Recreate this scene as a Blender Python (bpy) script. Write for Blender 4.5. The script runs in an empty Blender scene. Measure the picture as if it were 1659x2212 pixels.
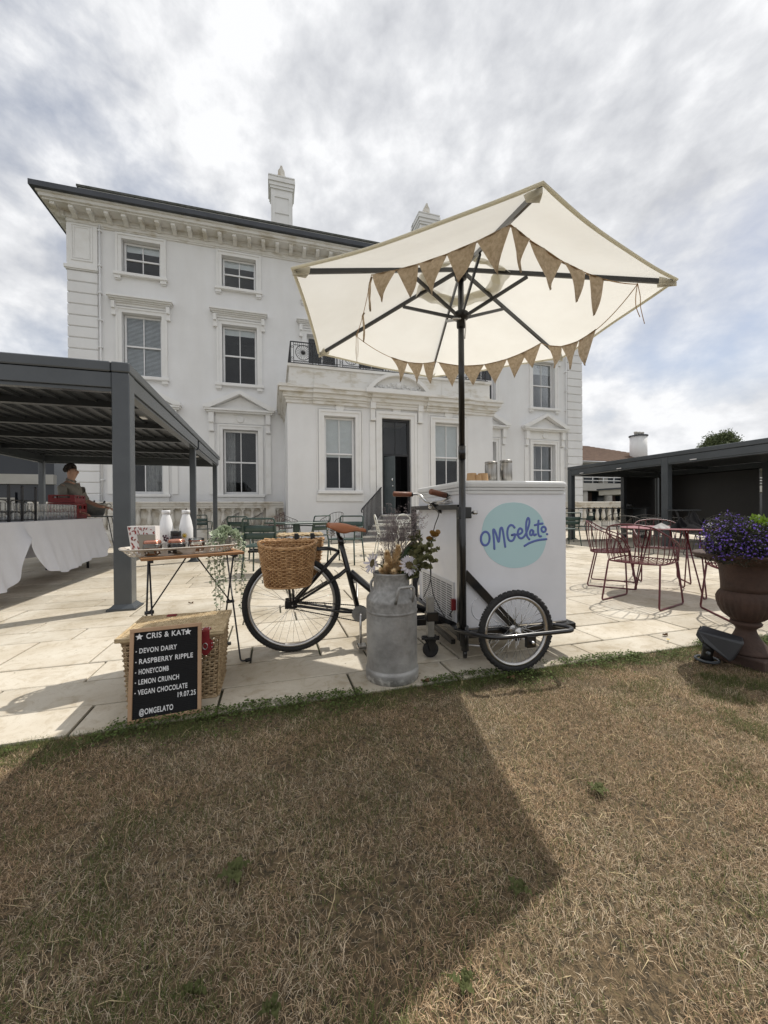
import bpy, bmesh, math, random
import numpy as np
from mathutils import Vector, Matrix
R_ = math.radians
rnd = random.Random(7)
sc = bpy.context.scene
C = sc.collection

# ---------------------------------------------------------------- camera
F, CX, CY, HC = 831.0, 829.5, 1106.0, 0.97
YAW, PITCH, ROLL = R_(16.2), math.atan(-4 / 831.0), 0.008
_cy, _sy, _cp, _sp = math.cos(YAW), math.sin(YAW), math.cos(PITCH), math.sin(PITCH)
FWD = Vector((_sy * _cp, _cy * _cp, _sp))
_r0 = Vector((_cy, -_sy, 0)); _u0 = Vector((-_sy * _sp, -_cy * _sp, _cp))
RGT = math.cos(ROLL) * _r0 - math.sin(ROLL) * _u0
UPV = math.sin(ROLL) * _r0 + math.cos(ROLL) * _u0
cd = bpy.data.cameras.new('camera'); cam = bpy.data.objects.new('camera', cd); C.objects.link(cam)
cd.sensor_fit = 'HORIZONTAL'; cd.sensor_width = 36.0; cd.lens = 36.0 * F / 1659.0
cd.clip_start = 0.05; cd.clip_end = 2000
M = Matrix((RGT, UPV, -FWD)).transposed().to_4x4(); M.translation = (0, 0, HC)
cam.matrix_world = M
sc.camera = cam

# ---------------------------------------------------------------- light
SUN_AZ, SUN_EL = R_(64.5), R_(58)
sun_dir = Vector((math.sin(SUN_AZ) * math.cos(SUN_EL), math.cos(SUN_AZ) * math.cos(SUN_EL), math.sin(SUN_EL)))
sl = bpy.data.lights.new('sun', 'SUN'); so = bpy.data.objects.new('sun', sl); C.objects.link(so)
sl.energy = 3.15; sl.angle = R_(0.6); sl.color = (1.0, 0.95, 0.87)
so.rotation_euler = sun_dir.to_track_quat('Z', 'Y').to_euler()
so.location = (6, 3, 20)

world = bpy.data.worlds.new('World'); sc.world = world; world.use_nodes = True
nt = world.node_tree; nt.nodes.clear()
def wn(t, **k):
    n = nt.nodes.new(t)
    for a, b in k.items():
        if a in n.inputs and not hasattr(n, a): n.inputs[a].default_value = b
        else: setattr(n, a, b)
    return n
L = nt.links.new
def wmath(op, a, b=None, c=None):
    n = nt.nodes.new('ShaderNodeMath'); n.operation = op
    for i, x in enumerate((a, b, c)):
        if x is None: continue
        if isinstance(x, (int, float)): n.inputs[i].default_value = x
        else: L(x, n.inputs[i])
    return n.outputs[0]
sky = wn('ShaderNodeTexSky', sky_type='NISHITA', sun_disc=False, sun_elevation=SUN_EL, sun_rotation=SUN_AZ, altitude=50.0, air_density=1.0, dust_density=1.5, ozone_density=1.0)
tc = wn('ShaderNodeTexCoord'); sep = wn('ShaderNodeSeparateXYZ'); L(tc.outputs['Generated'], sep.inputs[0])
zz = wmath('ADD', wmath('MAXIMUM', sep.outputs[2], 0.0), 0.55)
cb = wn('ShaderNodeCombineXYZ'); L(sep.outputs[0], cb.inputs[0]); L(sep.outputs[1], cb.inputs[1]); L(wmath('MULTIPLY', zz, 1.6), cb.inputs[2])
def cloud(scale, rot, sx, detail, rough, dist, off):
    mp = wn('ShaderNodeMapping'); mp.inputs['Rotation'].default_value = (0, 0, rot); mp.inputs['Scale'].default_value = (sx, 1, 1); mp.inputs['Location'].default_value = off
    L(cb.outputs[0], mp.inputs[0])
    n = wn('ShaderNodeTexNoise'); n.inputs['Scale'].default_value = scale; n.inputs['Detail'].default_value = detail; n.inputs['Roughness'].default_value = rough; n.inputs['Distortion'].default_value = dist
    L(mp.outputs[0], n.inputs['Vector']); return n.outputs['Fac']
def wramp(x, stops):
    r = wn('ShaderNodeValToRGB'); e = r.color_ramp.elements
    while len(e) < len(stops): e.new(0.5)
    for i, (p, c) in enumerate(stops): e[i].position = p; e[i].color = (*c, 1)
    L(x, r.inputs[0]); return r.outputs[0]
c1 = cloud(2.9, 0.6, 1.0, 8, 0.52, 0.1, (1.2, 3.1, 0)); c2 = cloud(10.0, 0.95, 1.15, 7, 0.56, 0.1, (5.3, 0.4, 0)); c3 = cloud(1.1, 0.2, 1.0, 4, 0.5, 0.1, (9.3, 4.4, 2))
cover = wmath('ADD', wmath('MULTIPLY', c1, 0.45), wmath('MULTIPLY', c2, 0.55))
shade = wramp(cover, [(0.36, (5.0, 5.13, 5.45)), (0.44, (5.9, 6.02, 6.3)), (0.51, (6.8, 6.9, 7.12)), (0.60, (8.3, 8.36, 8.5))])
mask = wramp(wmath('ADD', wmath('MULTIPLY', c3, 0.65), wmath('MULTIPLY', cover, 0.35)), [(0.33, (0.45, 0.45, 0.45)), (0.45, (1, 1, 1))])
mix = wn('ShaderNodeMix', data_type='RGBA'); L(mask, mix.inputs[0]); L(sky.outputs[0], mix.inputs[6]); L(shade, mix.inputs[7])
bg = wn('ShaderNodeBackground'); L(mix.outputs[2], bg.inputs[0]); bg.inputs[1].default_value = 0.096
wo = wn('ShaderNodeOutputWorld'); L(bg.outputs[0], wo.inputs[0])

sc.view_settings.view_transform = 'Standard'; sc.view_settings.look = 'None'
sc.view_settings.exposure = 0.31; sc.view_settings.gamma = 1.0; sc.view_settings.use_curve_mapping = False
sc.render.engine = 'CYCLES'
sc.cycles.max_bounces = 8; sc.cycles.diffuse_bounces = 4; sc.cycles.transparent_max_bounces = 40

# ---------------------------------------------------------------- pixel helpers (photo at 1659 x 2212)
def ray(u, v): return FWD + RGT * ((u - CX) / F) + UPV * ((CY - v) / F)
def G(u, v, z=0.0):
    d = ray(u, v); t = (z - HC) / d.z; return Vector((d.x * t, d.y * t, z))
def PD(u, v, D):
    d = ray(u, v); return Vector((d.x * D, d.y * D, HC + d.z * D))
def PY(u, v, Y):
    d = ray(u, v); t = Y / d.y; return Vector((d.x * t, Y, HC + d.z * t))

# ---------------------------------------------------------------- mesh builder
class MB:
    def __init__(s): s.v = []; s.f = []; s.sm = []
    def add(s, vs, fs, sm=False):
        o = len(s.v); s.v += [tuple(p) for p in vs]; s.f += [tuple(i + o for i in f) for f in fs]; s.sm += [sm] * len(fs); return s
    def box(s, x0, y0, z0, x1, y1, z1, c=0.0):
        if c <= 0:
            return s.add([(x0,y0,z0),(x1,y0,z0),(x1,y1,z0),(x0,y1,z0),(x0,y0,z1),(x1,y0,z1),(x1,y1,z1),(x0,y1,z1)],
                  [(0,3,2,1),(4,5,6,7),(0,1,5,4),(1,2,6,5),(2,3,7,6),(3,0,4,7)])
        vs = []
        for (X, Y, Z) in ((x0,y0,z0),(x1,y0,z0),(x1,y1,z0),(x0,y1,z0),(x0,y0,z1),(x1,y0,z1),(x1,y1,z1),(x0,y1,z1)):
            dx = c if X == x0 else -c; dy = c if Y == y0 else -c; dz = c if Z == z0 else -c
            vs += [(X, Y + dy, Z + dz), (X + dx, Y, Z + dz), (X + dx, Y + dy, Z)]
        q = lambda i, a: i * 3 + a
        fs = [(q(0,2),q(3,2),q(2,2),q(1,2)), (q(4,2),q(5,2),q(6,2),q(7,2)), (q(0,1),q(1,1),q(5,1),q(4,1)), (q(2,1),q(3,1),q(7,1),q(6,1)), (q(1,0),q(2,0),q(6,0),q(5,0)), (q(3,0),q(0,0),q(4,0),q(7,0))]
        for a, b in ((0,1),(2,3)): fs.append((q(a,2), q(b,2), q(b,1), q(a,1)))
        for a, b in ((4,5),(6,7)): fs.append((q(a,1), q(b,1), q(b,2), q(a,2)))
        for a, b in ((1,2),(3,0)): fs.append((q(a,2), q(b,2), q(b,0), q(a,0)))
        for a, b in ((5,6),(7,4)): fs.append((q(a,0), q(b,0), q(b,2), q(a,2)))
        for a, b in ((0,4),(2,6)): fs.append((q(a,0), q(a,1), q(b,1), q(b,0)))
        for a, b in ((1,5),(3,7)): fs.append((q(a,1), q(a,0), q(b,0), q(b,1)))
        for i in range(8): fs.append((q(i,0), q(i,1), q(i,2)) if i in (0,2,5,7) else (q(i,0), q(i,2), q(i,1)))
        return s.add(vs, fs)
    def tube(s, pts, r, n=6, closed=False, sm=True, flat=None, up=None, cap=True):
        P = [Vector(p) for p in pts]; m = len(P)
        if m < 2: return s
        rs = r if isinstance(r, (list, tuple)) else [r] * m
        T = []
        for i in range(m):
            if closed: t = P[(i + 1) % m] - P[i - 1]
            else: t = P[min(i + 1, m - 1)] - P[max(i - 1, 0)]
            if t.length < 1e-9: t = Vector((0, 0, 1))
            T.append(t.normalized())
        u = Vector(up) if up else (Vector((0, 0, 1)) if abs(T[0].z) < 0.9 else Vector((1, 0, 0)))
        a = (u - T[0] * u.dot(T[0])).normalized(); vs = []
        for i in range(m):
            a = (Vector(up) if up else a); a = a - T[i] * a.dot(T[i])
            if a.length < 1e-6: a = T[i].orthogonal()
            a.normalize(); b = T[i].cross(a); fa = 1.0 if flat is None else flat
            for k in range(n):
                th = 2 * math.pi * (k + 0.5) / n
                vs.append(P[i] + (a * math.cos(th) * fa + b * math.sin(th)) * rs[i])
        fs = []
        for i in range(m if closed else m - 1):
            j = (i + 1) % m
            for k in range(n): fs.append((i*n+k, i*n+(k+1)%n, j*n+(k+1)%n, j*n+k))
        if cap and not closed: fs += [tuple(range(n - 1, -1, -1)), tuple((m - 1) * n + k for k in range(n))]
        return s.add(vs, fs, sm)
    def bar(s, a, b, w, h=None, up=(0, 0, 1)):
        a = Vector(a); b = Vector(b); h = h or w; t = (b - a).normalized(); u = Vector(up)
        if abs(t.dot(u)) > 0.95: u = Vector((0, 1, 0))
        n = t.cross(u).normalized() * w / 2; u2 = n.cross(t).normalized() * h / 2
        vs = [a-n-u2, a+n-u2, a+n+u2, a-n+u2, b-n-u2, b+n-u2, b+n+u2, b-n+u2]
        return s.add(vs, [(0,1,2,3),(4,7,6,5),(0,4,5,1),(1,5,6,2),(2,6,7,3),(3,7,4,0)])
    def lathe(s, prof, n=32, c=(0, 0, 0), axis='z', sm=True, ph=0.0, rad=None):
        vs = []; m = len(prof)
        for (r, z) in prof:
            for k in range(n):
                th = 2 * math.pi * k / n + ph; rr = r * (rad(k, z) if rad else 1)
                x, y = rr * math.cos(th), rr * math.sin(th)
                p = (x, y, z) if axis == 'z' else ((z, x, y) if axis == 'x' else (y, z, x))
                vs.append((p[0] + c[0], p[1] + c[1], p[2] + c[2]))
        fs = [(i*n+k, i*n+(k+1)%n, (i+1)*n+(k+1)%n, (i+1)*n+k) for i in range(m - 1) for k in range(n)]
        if prof[0][0] > 1e-4: fs.append(tuple(range(n - 1, -1, -1)))
        if prof[-1][0] > 1e-4: fs.append(tuple((m - 1) * n + k for k in range(n)))
        return s.add(vs, fs, sm)
    def torus(s, c, R, r, axis='y', n=48, m=8, sx=1.0):
        vs = []
        for i in range(n):
            th = 2 * math.pi * i / n
            for k in range(m):
                ph = 2 * math.pi * k / m; q = R + r * math.cos(ph); h = r * math.sin(ph) * sx
                x, z = q * math.cos(th), q * math.sin(th)
                p = (x, h, z) if axis == 'y' else ((h, x, z) if axis == 'x' else (x, z, h))
                vs.append((p[0]+c[0], p[1]+c[1], p[2]+c[2]))
        return s.add(vs, [(i*m+k, ((i+1)%n)*m+k, ((i+1)%n)*m+(k+1)%m, i*m+(k+1)%m) for i in range(n) for k in range(m)], True)
    def ring(s, c, prof, axis='y', n=48):      # closed profile (r, h) swept round an axis
        vs = []; m = len(prof)
        for i in range(n):
            th = 2 * math.pi * i / n
            for (q, h) in prof:
                x, z = q * math.cos(th), q * math.sin(th)
                p = (x, h, z) if axis == 'y' else ((h, x, z) if axis == 'x' else (x, z, h))
                vs.append((p[0]+c[0], p[1]+c[1], p[2]+c[2]))
        return s.add(vs, [(i*m+k, ((i+1)%n)*m+k, ((i+1)%n)*m+(k+1)%m, i*m+(k+1)%m) for i in range(n) for k in range(m)], True)
    def prism(s, poly, d0, d1, fn):            # poly of 2-D points, extruded from d0 to d1, fn(a, b, d) -> point
        n = len(poly); vs = [fn(a, b, d0) for a, b in poly] + [fn(a, b, d1) for a, b in poly]
        return s.add(vs, [tuple(range(n)), tuple(range(2*n - 1, n - 1, -1))] + [(k, k + n, (k+1) % n + n, (k+1) % n) for k in range(n)])
    def grid(s, nx, ny, fn, sm=True):
        vs = [fn(i / nx, j / ny) for j in range(ny + 1) for i in range(nx + 1)]
        return s.add(vs, [(j*(nx+1)+i, j*(nx+1)+i+1, (j+1)*(nx+1)+i+1, (j+1)*(nx+1)+i) for j in range(ny) for i in range(nx)], sm)
    def sphere(s, c, r, n=10, m=6, sq=(1, 1, 1)):
        vs = []; 
        for j in range(m + 1):
            a = math.pi * j / m
            for k in range(n):
                t = 2 * math.pi * k / n; vs.append((c[0] + r*sq[0]*math.sin(a)*math.cos(t), c[1] + r*sq[1]*math.sin(a)*math.sin(t), c[2] + r*sq[2]*math.cos(a)))
        return s.add(vs, [(j*n+k, (j+1)*n+k, (j+1)*n+(k+1)%n, j*n+(k+1)%n) for j in range(m) for k in range(n)], True)
    def xf(s, mtx): s.v = [tuple(mtx @ Vector(p)) for p in s.v]; return s

def mesh(name, mb, mat):
    me = bpy.data.meshes.new(name); me.from_pydata(mb.v, [], mb.f)
    me.polygons.foreach_set('use_smooth', mb.sm); me.materials.append(mat)
    bm = bmesh.new(); bm.from_mesh(me); bmesh.ops.recalc_face_normals(bm, faces=bm.faces); bm.to_mesh(me); bm.free()
    me.update(); return me
def obj(name, mb, mat, parent=None, w=False, loc=None, kind=None, bevel=0.0):
    if w and parent:
        q = parent
        while q.parent: q = q.parent
        mi = q.matrix_basis.inverted(); mb.xf(mi)
    o = bpy.data.objects.new(name, mb if isinstance(mb, bpy.types.Mesh) else mesh(name, mb, mat)); C.objects.link(o)
    if parent: o.parent = parent
    if loc is not None: o.location = loc
    if kind: o['kind'] = kind
    if bevel:
        m = o.modifiers.new('bevel', 'BEVEL'); m.width = bevel; m.segments = 2; m.limit_method = 'ANGLE'; m.angle_limit = R_(40); m.harden_normals = False
    return o
def tag(o, label=None, cat=None, group=None, kind=None):
    if label: o['label'] = label
    if cat: o['category'] = cat
    if group: o['group'] = group
    if kind: o['kind'] = kind
    return o
def thing(name, label, cat, loc=(0, 0, 0), rz=0.0, group=None, s=1.0):
    o = bpy.data.objects.new(name, None); o.empty_display_size = 0.1; C.objects.link(o)
    o.location = loc; o.rotation_euler = (0, 0, rz); o.scale = (s, s, s)
    o.matrix_basis = Matrix.Translation(loc) @ Matrix.Rotation(rz, 4, 'Z') @ Matrix.Scale(s, 4)
    return tag(o, label, cat, group)
def dup(o, loc=None, rz=None, label=None):
    def cp(q, par):
        n = q.copy(); C.objects.link(n)
        if par: n.parent = par
        for ch in q.children: cp(ch, n)
        return n
    r = cp(o, None)
    if loc is not None: r.location = loc
    if rz is not None: r.rotation_euler = (0, 0, rz)
    if label: r['label'] = label
    return r
def arc(c, r, a0, a1, n, f): return [f(c[0] + r * math.cos(a0 + (a1 - a0) * i / n), c[1] + r * math.sin(a0 + (a1 - a0) * i / n)) for i in range(n + 1)]
def spline(pts, k=8):
    P = [Vector(p) for p in pts]; out = []
    for i in range(len(P) - 1):
        p0 = P[max(i-1, 0)]; p1 = P[i]; p2 = P[i+1]; p3 = P[min(i+2, len(P)-1)]
        for j in range(k):
            t = j / k; out.append(0.5 * ((2*p1) + (p2-p0)*t + (2*p0-5*p1+4*p2-p3)*t*t + (3*p1-p0-3*p2+p3)*t**3))
    return out + [P[-1]]
def fillet(pts, r, k=4, closed=False):
    P = [Vector(p) for p in pts]; out = []; m = len(P)
    for i in range(m):
        if not closed and i in (0, m - 1): out.append(P[i]); continue
        a = P[i-1] - P[i]; b = P[(i+1) % m] - P[i]; d = min(r, a.length * 0.45, b.length * 0.45)
        A = P[i] + a.normalized() * d; B = P[i] + b.normalized() * d
        for j in range(k + 1):
            t = j / k; out.append(A*(1-t)**2 + P[i]*2*t*(1-t) + B*t*t)
    return out

# ---------------------------------------------------------------- materials
def mat(name, c1, c2=None, scale=8.0, rough=0.6, bump=0.0, bscale=60.0, metal=0.0, spec=0.5, detail=4.0, lo=0.35, hi=0.65, r2=None, rand=0.0, coat=0.0, stretch=(1, 1, 1), transl=0.0, coord='Object'):
    m = bpy.data.materials.new(name); m.use_nodes = True; n = m.node_tree; b = n.nodes['Principled BSDF']; lk = n.links.new
    b.inputs['Roughness'].default_value = rough; b.inputs['Metallic'].default_value = metal; b.inputs['Specular IOR Level'].default_value = spec
    if coat: b.inputs['Coat Weight'].default_value = coat; b.inputs['Coat Roughness'].default_value = 0.08
    t = n.nodes.new('ShaderNodeTexCoord'); mp = n.nodes.new('ShaderNodeMapping'); mp.inputs['Scale'].default_value = stretch; lk(t.outputs[coord], mp.inputs[0])
    c2 = c2 or tuple(x * 0.88 for x in c1)
    nz = n.nodes.new('ShaderNodeTexNoise'); nz.inputs['Scale'].default_value = scale; nz.inputs['Detail'].default_value = detail; nz.inputs['Roughness'].default_value = 0.6; lk(mp.outputs[0], nz.inputs['Vector'])
    rp = n.nodes.new('ShaderNodeValToRGB'); rp.color_ramp.elements[0].position = lo; rp.color_ramp.elements[1].position = hi
    rp.color_ramp.elements[0].color = (*c2, 1); rp.color_ramp.elements[1].color = (*c1, 1); lk(nz.outputs['Fac'], rp.inputs[0])
    col = rp.outputs[0]
    if rand:
        oi = n.nodes.new('ShaderNodeObjectInfo'); hs = n.nodes.new('ShaderNodeHueSaturation'); mr = n.nodes.new('ShaderNodeMapRange'); mr.inputs[3].default_value = 1 - rand; mr.inputs[4].default_value = 1 + rand
        lk(oi.outputs['Random'], mr.inputs[0]); lk(mr.outputs[0], hs.inputs['Value']); lk(col, hs.inputs['Color']); col = hs.outputs[0]
    lk(col, b.inputs['Base Color'])
    if r2 is not None:
        mr = n.nodes.new('ShaderNodeMapRange'); mr.inputs[3].default_value = rough; mr.inputs[4].default_value = r2; lk(nz.outputs['Fac'], mr.inputs[0]); lk(mr.outputs[0], b.inputs['Roughness'])
    if bump:
        n2 = n.nodes.new('ShaderNodeTexNoise'); n2.inputs['Scale'].default_value = bscale; n2.inputs['Detail'].default_value = 3; lk(mp.outputs[0], n2.inputs['Vector'])
        bp = n.nodes.new('ShaderNodeBump'); bp.inputs['Strength'].default_value = bump; bp.inputs['Distance'].default_value = 0.01; lk(n2.outputs['Fac'], bp.inputs['Height']); lk(bp.outputs[0], b.inputs['Normal'])
    if transl:
        tr = n.nodes.new('ShaderNodeBsdfTranslucent'); lk(col, tr.inputs[0]); mx = n.nodes.new('ShaderNodeMixShader'); mx.inputs[0].default_value = transl
        lk(b.outputs[0], mx.inputs[1]); lk(tr.outputs[0], mx.inputs[2]); lk(mx.outputs[0], n.nodes['Material Output'].inputs[0])
    return m
M_ = {}
def glassmat(name, tint, refl=1.0, rough=0.0, glint_mix=0.0):
    m = bpy.data.materials.new(name); m.use_nodes = True; n = m.node_tree; n.nodes.clear(); lk = n.links.new
    tr = n.nodes.new('ShaderNodeBsdfTransparent'); tr.inputs[0].default_value = (*tint, 1)
    gl = n.nodes.new('ShaderNodeBsdfGlossy'); gl.inputs['Roughness'].default_value = rough
    fr = n.nodes.new('ShaderNodeFresnel'); fr.inputs[0].default_value = 1.5
    mu = n.nodes.new('ShaderNodeMath'); mu.operation = 'MULTIPLY'; mu.use_clamp = True; mu.inputs[1].default_value = refl; lk(fr.outputs[0], mu.inputs[0])
    mx = n.nodes.new('ShaderNodeMixShader'); lk(mu.outputs[0], mx.inputs[0]); lk(tr.outputs[0], mx.inputs[1]); lk(gl.outputs[0], mx.inputs[2])
    o = n.nodes.new('ShaderNodeOutputMaterial'); out = mx.outputs[0]
    if glint_mix:  # white diffuse share imitates highlights on the glass
        df = n.nodes.new('ShaderNodeBsdfDiffuse'); df.inputs[0].default_value = (.85, .86, .86, 1); m2 = n.nodes.new('ShaderNodeMixShader'); m2.inputs[0].default_value = glint_mix; lk(out, m2.inputs[1]); lk(df.outputs[0], m2.inputs[2]); out = m2.outputs[0]
    lk(out, o.inputs[0]); return m
M_['stucco'] = mat('painted_stucco', (0.775, 0.775, 0.775), (0.73, 0.73, 0.73), 0.9, 0.75, 0.25, 55, detail=8, lo=0.3, hi=0.6)
def streaks(m):
    n = m.node_tree; b = n.nodes['Principled BSDF']; lk = n.links.new; src = b.inputs['Base Color'].links[0].from_socket
    t = n.nodes.new('ShaderNodeTexCoord'); mp = n.nodes.new('ShaderNodeMapping'); mp.inputs['Scale'].default_value = (1.3, 1.3, .3); lk(t.outputs['Object'], mp.inputs[0])
    k = n.nodes.new('ShaderNodeTexNoise'); k.inputs['Scale'].default_value = 1.6; k.inputs['Detail'].default_value = 8; lk(mp.outputs[0], k.inputs['Vector'])
    r = n.nodes.new('ShaderNodeValToRGB'); r.color_ramp.elements[0].position = .34; r.color_ramp.elements[0].color = (.90, .89, .875, 1); r.color_ramp.elements[1].position = .7; r.color_ramp.elements[1].color = (1, 1, 1, 1); lk(k.outputs['Fac'], r.inputs[0])
    x = n.nodes.new('ShaderNodeMix'); x.data_type = 'RGBA'; x.blend_type = 'MULTIPLY'; x.inputs[0].default_value = .55; lk(src, x.inputs[6]); lk(r.outputs[0], x.inputs[7]); lk(x.outputs[2], b.inputs['Base Color'])
streaks(M_['stucco'])
M_['trim'] = mat('painted_stone_trim', (0.77, 0.765, 0.75), (0.72, 0.71, 0.685), 2.2, 0.7, 0.15, 40, detail=9, lo=0.32, hi=0.5)
M_['trimdirty'] = mat('weathered_stone_trim', (0.72, 0.705, 0.67), (0.55, 0.51, 0.43), 1.8, 0.8, 0.25, 35, detail=10, lo=0.34, hi=0.5, stretch=(1, 1, 2.5))
M_['balstone'] = mat('weathered_painted_stone', (0.66, 0.635, 0.58), (0.47, 0.42, 0.34), 3.0, 0.85, 0.3, 45, detail=9, lo=0.36, hi=0.52)
M_['lead'] = mat('dark_gutter_metal', (0.055, 0.062, 0.075), (0.04, 0.045, 0.055), 3, 0.55)
M_['lichen'] = mat('lichen_slate', (0.13, 0.13, 0.12), (0.06, 0.065, 0.05), 6, 0.9, 0.4, 30)
M_['whitewood'] = mat('white_sash_paint', (0.78, 0.78, 0.78), (0.72, 0.72, 0.72), 3, 0.4)
M_['blind'] = mat('white_blind_slat', (0.92, 0.92, 0.92), None, 3, 0.6)
M_['linen'] = mat('pale_roman_blind', (0.82, 0.82, 0.80), (0.78, 0.78, 0.76), 5, 0.9)
M_['curtain'] = mat('grey_curtain', (0.42, 0.41, 0.40), (0.33, 0.32, 0.31), 6, 0.9)
M_['pane'] = glassmat('window_glass', (0.93, 0.95, 0.96), 0.75)
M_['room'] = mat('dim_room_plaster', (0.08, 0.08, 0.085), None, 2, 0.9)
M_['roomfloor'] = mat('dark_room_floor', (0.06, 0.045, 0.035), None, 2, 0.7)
M_['doorpaint'] = mat('dark_green_grey_door', (0.075, 0.09, 0.095), (0.06, 0.075, 0.08), 4, 0.45)
M_['iron'] = mat('black_iron', (0.014, 0.014, 0.016), (0.02, 0.02, 0.022), 12, 0.42)
M_['bikeblack'] = mat('black_frame_enamel', (0.006, 0.006, 0.007), (0.009, 0.009, 0.01), 6, 0.3, coat=0.3)
M_['rubber'] = mat('black_tyre_rubber', (0.013, 0.013, 0.014), (0.024, 0.023, 0.022), 25, 0.75, 0.2, 150)
M_['chrome'] = mat('polished_steel', (0.72, 0.72, 0.72), (0.62, 0.62, 0.62), 10, 0.18, metal=1.0)
M_['alloy'] = mat('dull_alloy', (0.62, 0.61, 0.60), (0.5, 0.49, 0.48), 12, 0.33, metal=1.0)
M_['brushed'] = mat('brushed_steel', (0.40, 0.385, 0.36), (0.24, 0.23, 0.215), 6, 0.38, metal=1.0, stretch=(14, 14, 0.6))
M_['leather'] = mat('tan_saddle_leather', (0.36, 0.125, 0.045), (0.28, 0.09, 0.03), 9, 0.4, 0.1, 90)
M_['grip'] = mat('brown_leather_grip', (0.20, 0.07, 0.035), (0.14, 0.05, 0.025), 20, 0.5, 0.2, 160)
M_['freezer'] = mat('white_enamel_cabinet', (0.79, 0.80, 0.84), (0.72, 0.73, 0.765), 2.6, 0.28, coat=0.2)
M_['lidplastic'] = mat('pale_grey_lid_plastic', (0.70, 0.71, 0.71), (0.64, 0.65, 0.65), 2, 0.4)
M_['grille'] = mat('white_grille_plastic', (0.66, 0.66, 0.66), None, 2, 0.5)
M_['slot'] = mat('grey_slot_shadow', (0.20, 0.20, 0.205), None, 2, 0.9)
M_['void'] = mat('dark_cavity', (0.02, 0.02, 0.02), None, 2, 0.9)
M_['aqua'] = mat('pale_aqua_vinyl', (0.47, 0.67, 0.70), (0.455, 0.655, 0.685), 2, 0.45)
M_['indigo'] = mat('indigo_vinyl', (0.115, 0.16, 0.44), (0.11, 0.155, 0.43), 2, 0.45)
M_['canvas'] = mat('cream_canvas', (0.82, 0.805, 0.75), (0.77, 0.75, 0.69), 2.5, 0.9, 0.5, 9, transl=0.5)
M_['hem'] = mat('cream_canvas_hem', (0.78, 0.75, 0.65), (0.74, 0.71, 0.60), 3, 0.9, 0.2, 400, transl=0.55)
M_['graphite'] = mat('graphite_powdercoat', (0.068, 0.076, 0.084), (0.056, 0.064, 0.071), 2.5, 0.24, 0.05, 300)
M_['graphdark'] = mat('dark_graphite_slat', (0.045, 0.05, 0.056), (0.034, 0.038, 0.043), 3, 0.3)
M_['mesh'] = mat('dark_screen_fabric', (0.03, 0.028, 0.027), (0.02, 0.019, 0.019), 0.8, 0.35)
M_['greenmetal'] = mat('dark_green_powdercoat', (0.042, 0.072, 0.062), (0.033, 0.06, 0.051), 4, 0.38)
M_['redmetal'] = mat('burgundy_wire', (0.10, 0.010, 0.016), (0.08, 0.008, 0.013), 6, 0.35)
M_['redtop'] = mat('burgundy_table_top', (0.30, 0.10, 0.11), (0.25, 0.08, 0.09), 5, 0.4)
M_['greywire'] = mat('taupe_grey_wire', (0.07, 0.063, 0.056), (0.055, 0.05, 0.044), 6, 0.4)
M_['greytop'] = mat('taupe_grey_top', (0.30, 0.29, 0.27), (0.24, 0.23, 0.21), 6, 0.4)
M_['whitemetal'] = mat('cream_white_metal', (0.68, 0.68, 0.62), (0.62, 0.62, 0.56), 6, 0.4)
M_['galv'] = mat('galvanised_tin', (0.42, 0.42, 0.41), (0.30, 0.30, 0.29), 20, 0.42, metal=0.75)
M_['wicker'] = mat('honey_wicker', (0.56, 0.34, 0.16), (0.32, 0.165, 0.065), 26, 0.5, 0.3, 180, detail=5)
M_['wicker2'] = mat('straw_wicker', (0.50, 0.37, 0.22), (0.28, 0.19, 0.10), 26, 0.55, 0.3, 180, detail=5)
M_['wickerlid'] = mat('sunlit_straw_wicker', (0.64, 0.51, 0.32), (0.42, 0.31, 0.17), 26, 0.55, 0.3, 180, detail=5)  # straw colour lightened to carry the sunlight on the hamper lid
M_['redleather'] = mat('red_leather_strap', (0.27, 0.022, 0.028), (0.20, 0.015, 0.02), 15, 0.45)
M_['oak'] = mat('pale_oak', (0.52, 0.34, 0.21), (0.38, 0.235, 0.135), 7, 0.55, 0.1, 90, stretch=(1, 1, 0.12), detail=7)
M_['felt'] = mat('black_felt', (0.008, 0.008, 0.009), None, 30, 0.9)
M_['letter'] = mat('white_letter_plastic', (0.80, 0.80, 0.80), (0.76, 0.76, 0.76), 3, 0.4)
M_['acacia'] = mat('oiled_table_wood', (0.38, 0.20, 0.085), (0.25, 0.12, 0.05), 8, 0.45, 0.1, 80, stretch=(0.15, 1, 1), detail=7)
M_['traywhite'] = mat('antique_white_tray', (0.62, 0.58, 0.52), (0.44, 0.39, 0.33), 14, 0.5)
M_['plaswhite'] = mat('white_bottle_plastic', (0.80, 0.80, 0.80), (0.76, 0.76, 0.77), 4, 0.35)
M_['darkjar'] = mat('dark_sauce_glass', (0.016, 0.008, 0.009), None, 5, 0.08)
M_['blackcap'] = mat('black_cap_plastic', (0.012, 0.012, 0.012), None, 5, 0.4)
M_['jarglass'] = glassmat('jar_glass', (0.93, 0.95, 0.94), 1.3)
M_['copperlid'] = mat('copper_tinted_lid', (0.60, 0.30, 0.22), (0.45, 0.2, 0.14), 20, 0.2, metal=0.7)
M_['nuts'] = mat('chopped_nut_topping', (0.40, 0.19, 0.10), (0.22, 0.09, 0.04), 60, 0.7, 0.4, 120)
M_['choc'] = mat('dark_chocolate_topping', (0.03, 0.02, 0.018), (0.06, 0.045, 0.04), 80, 0.6, 0.5, 160)
M_['paperbrown'] = mat('brown_paper_cup', (0.50, 0.32, 0.17), (0.46, 0.29, 0.15), 6, 0.8)
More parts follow.
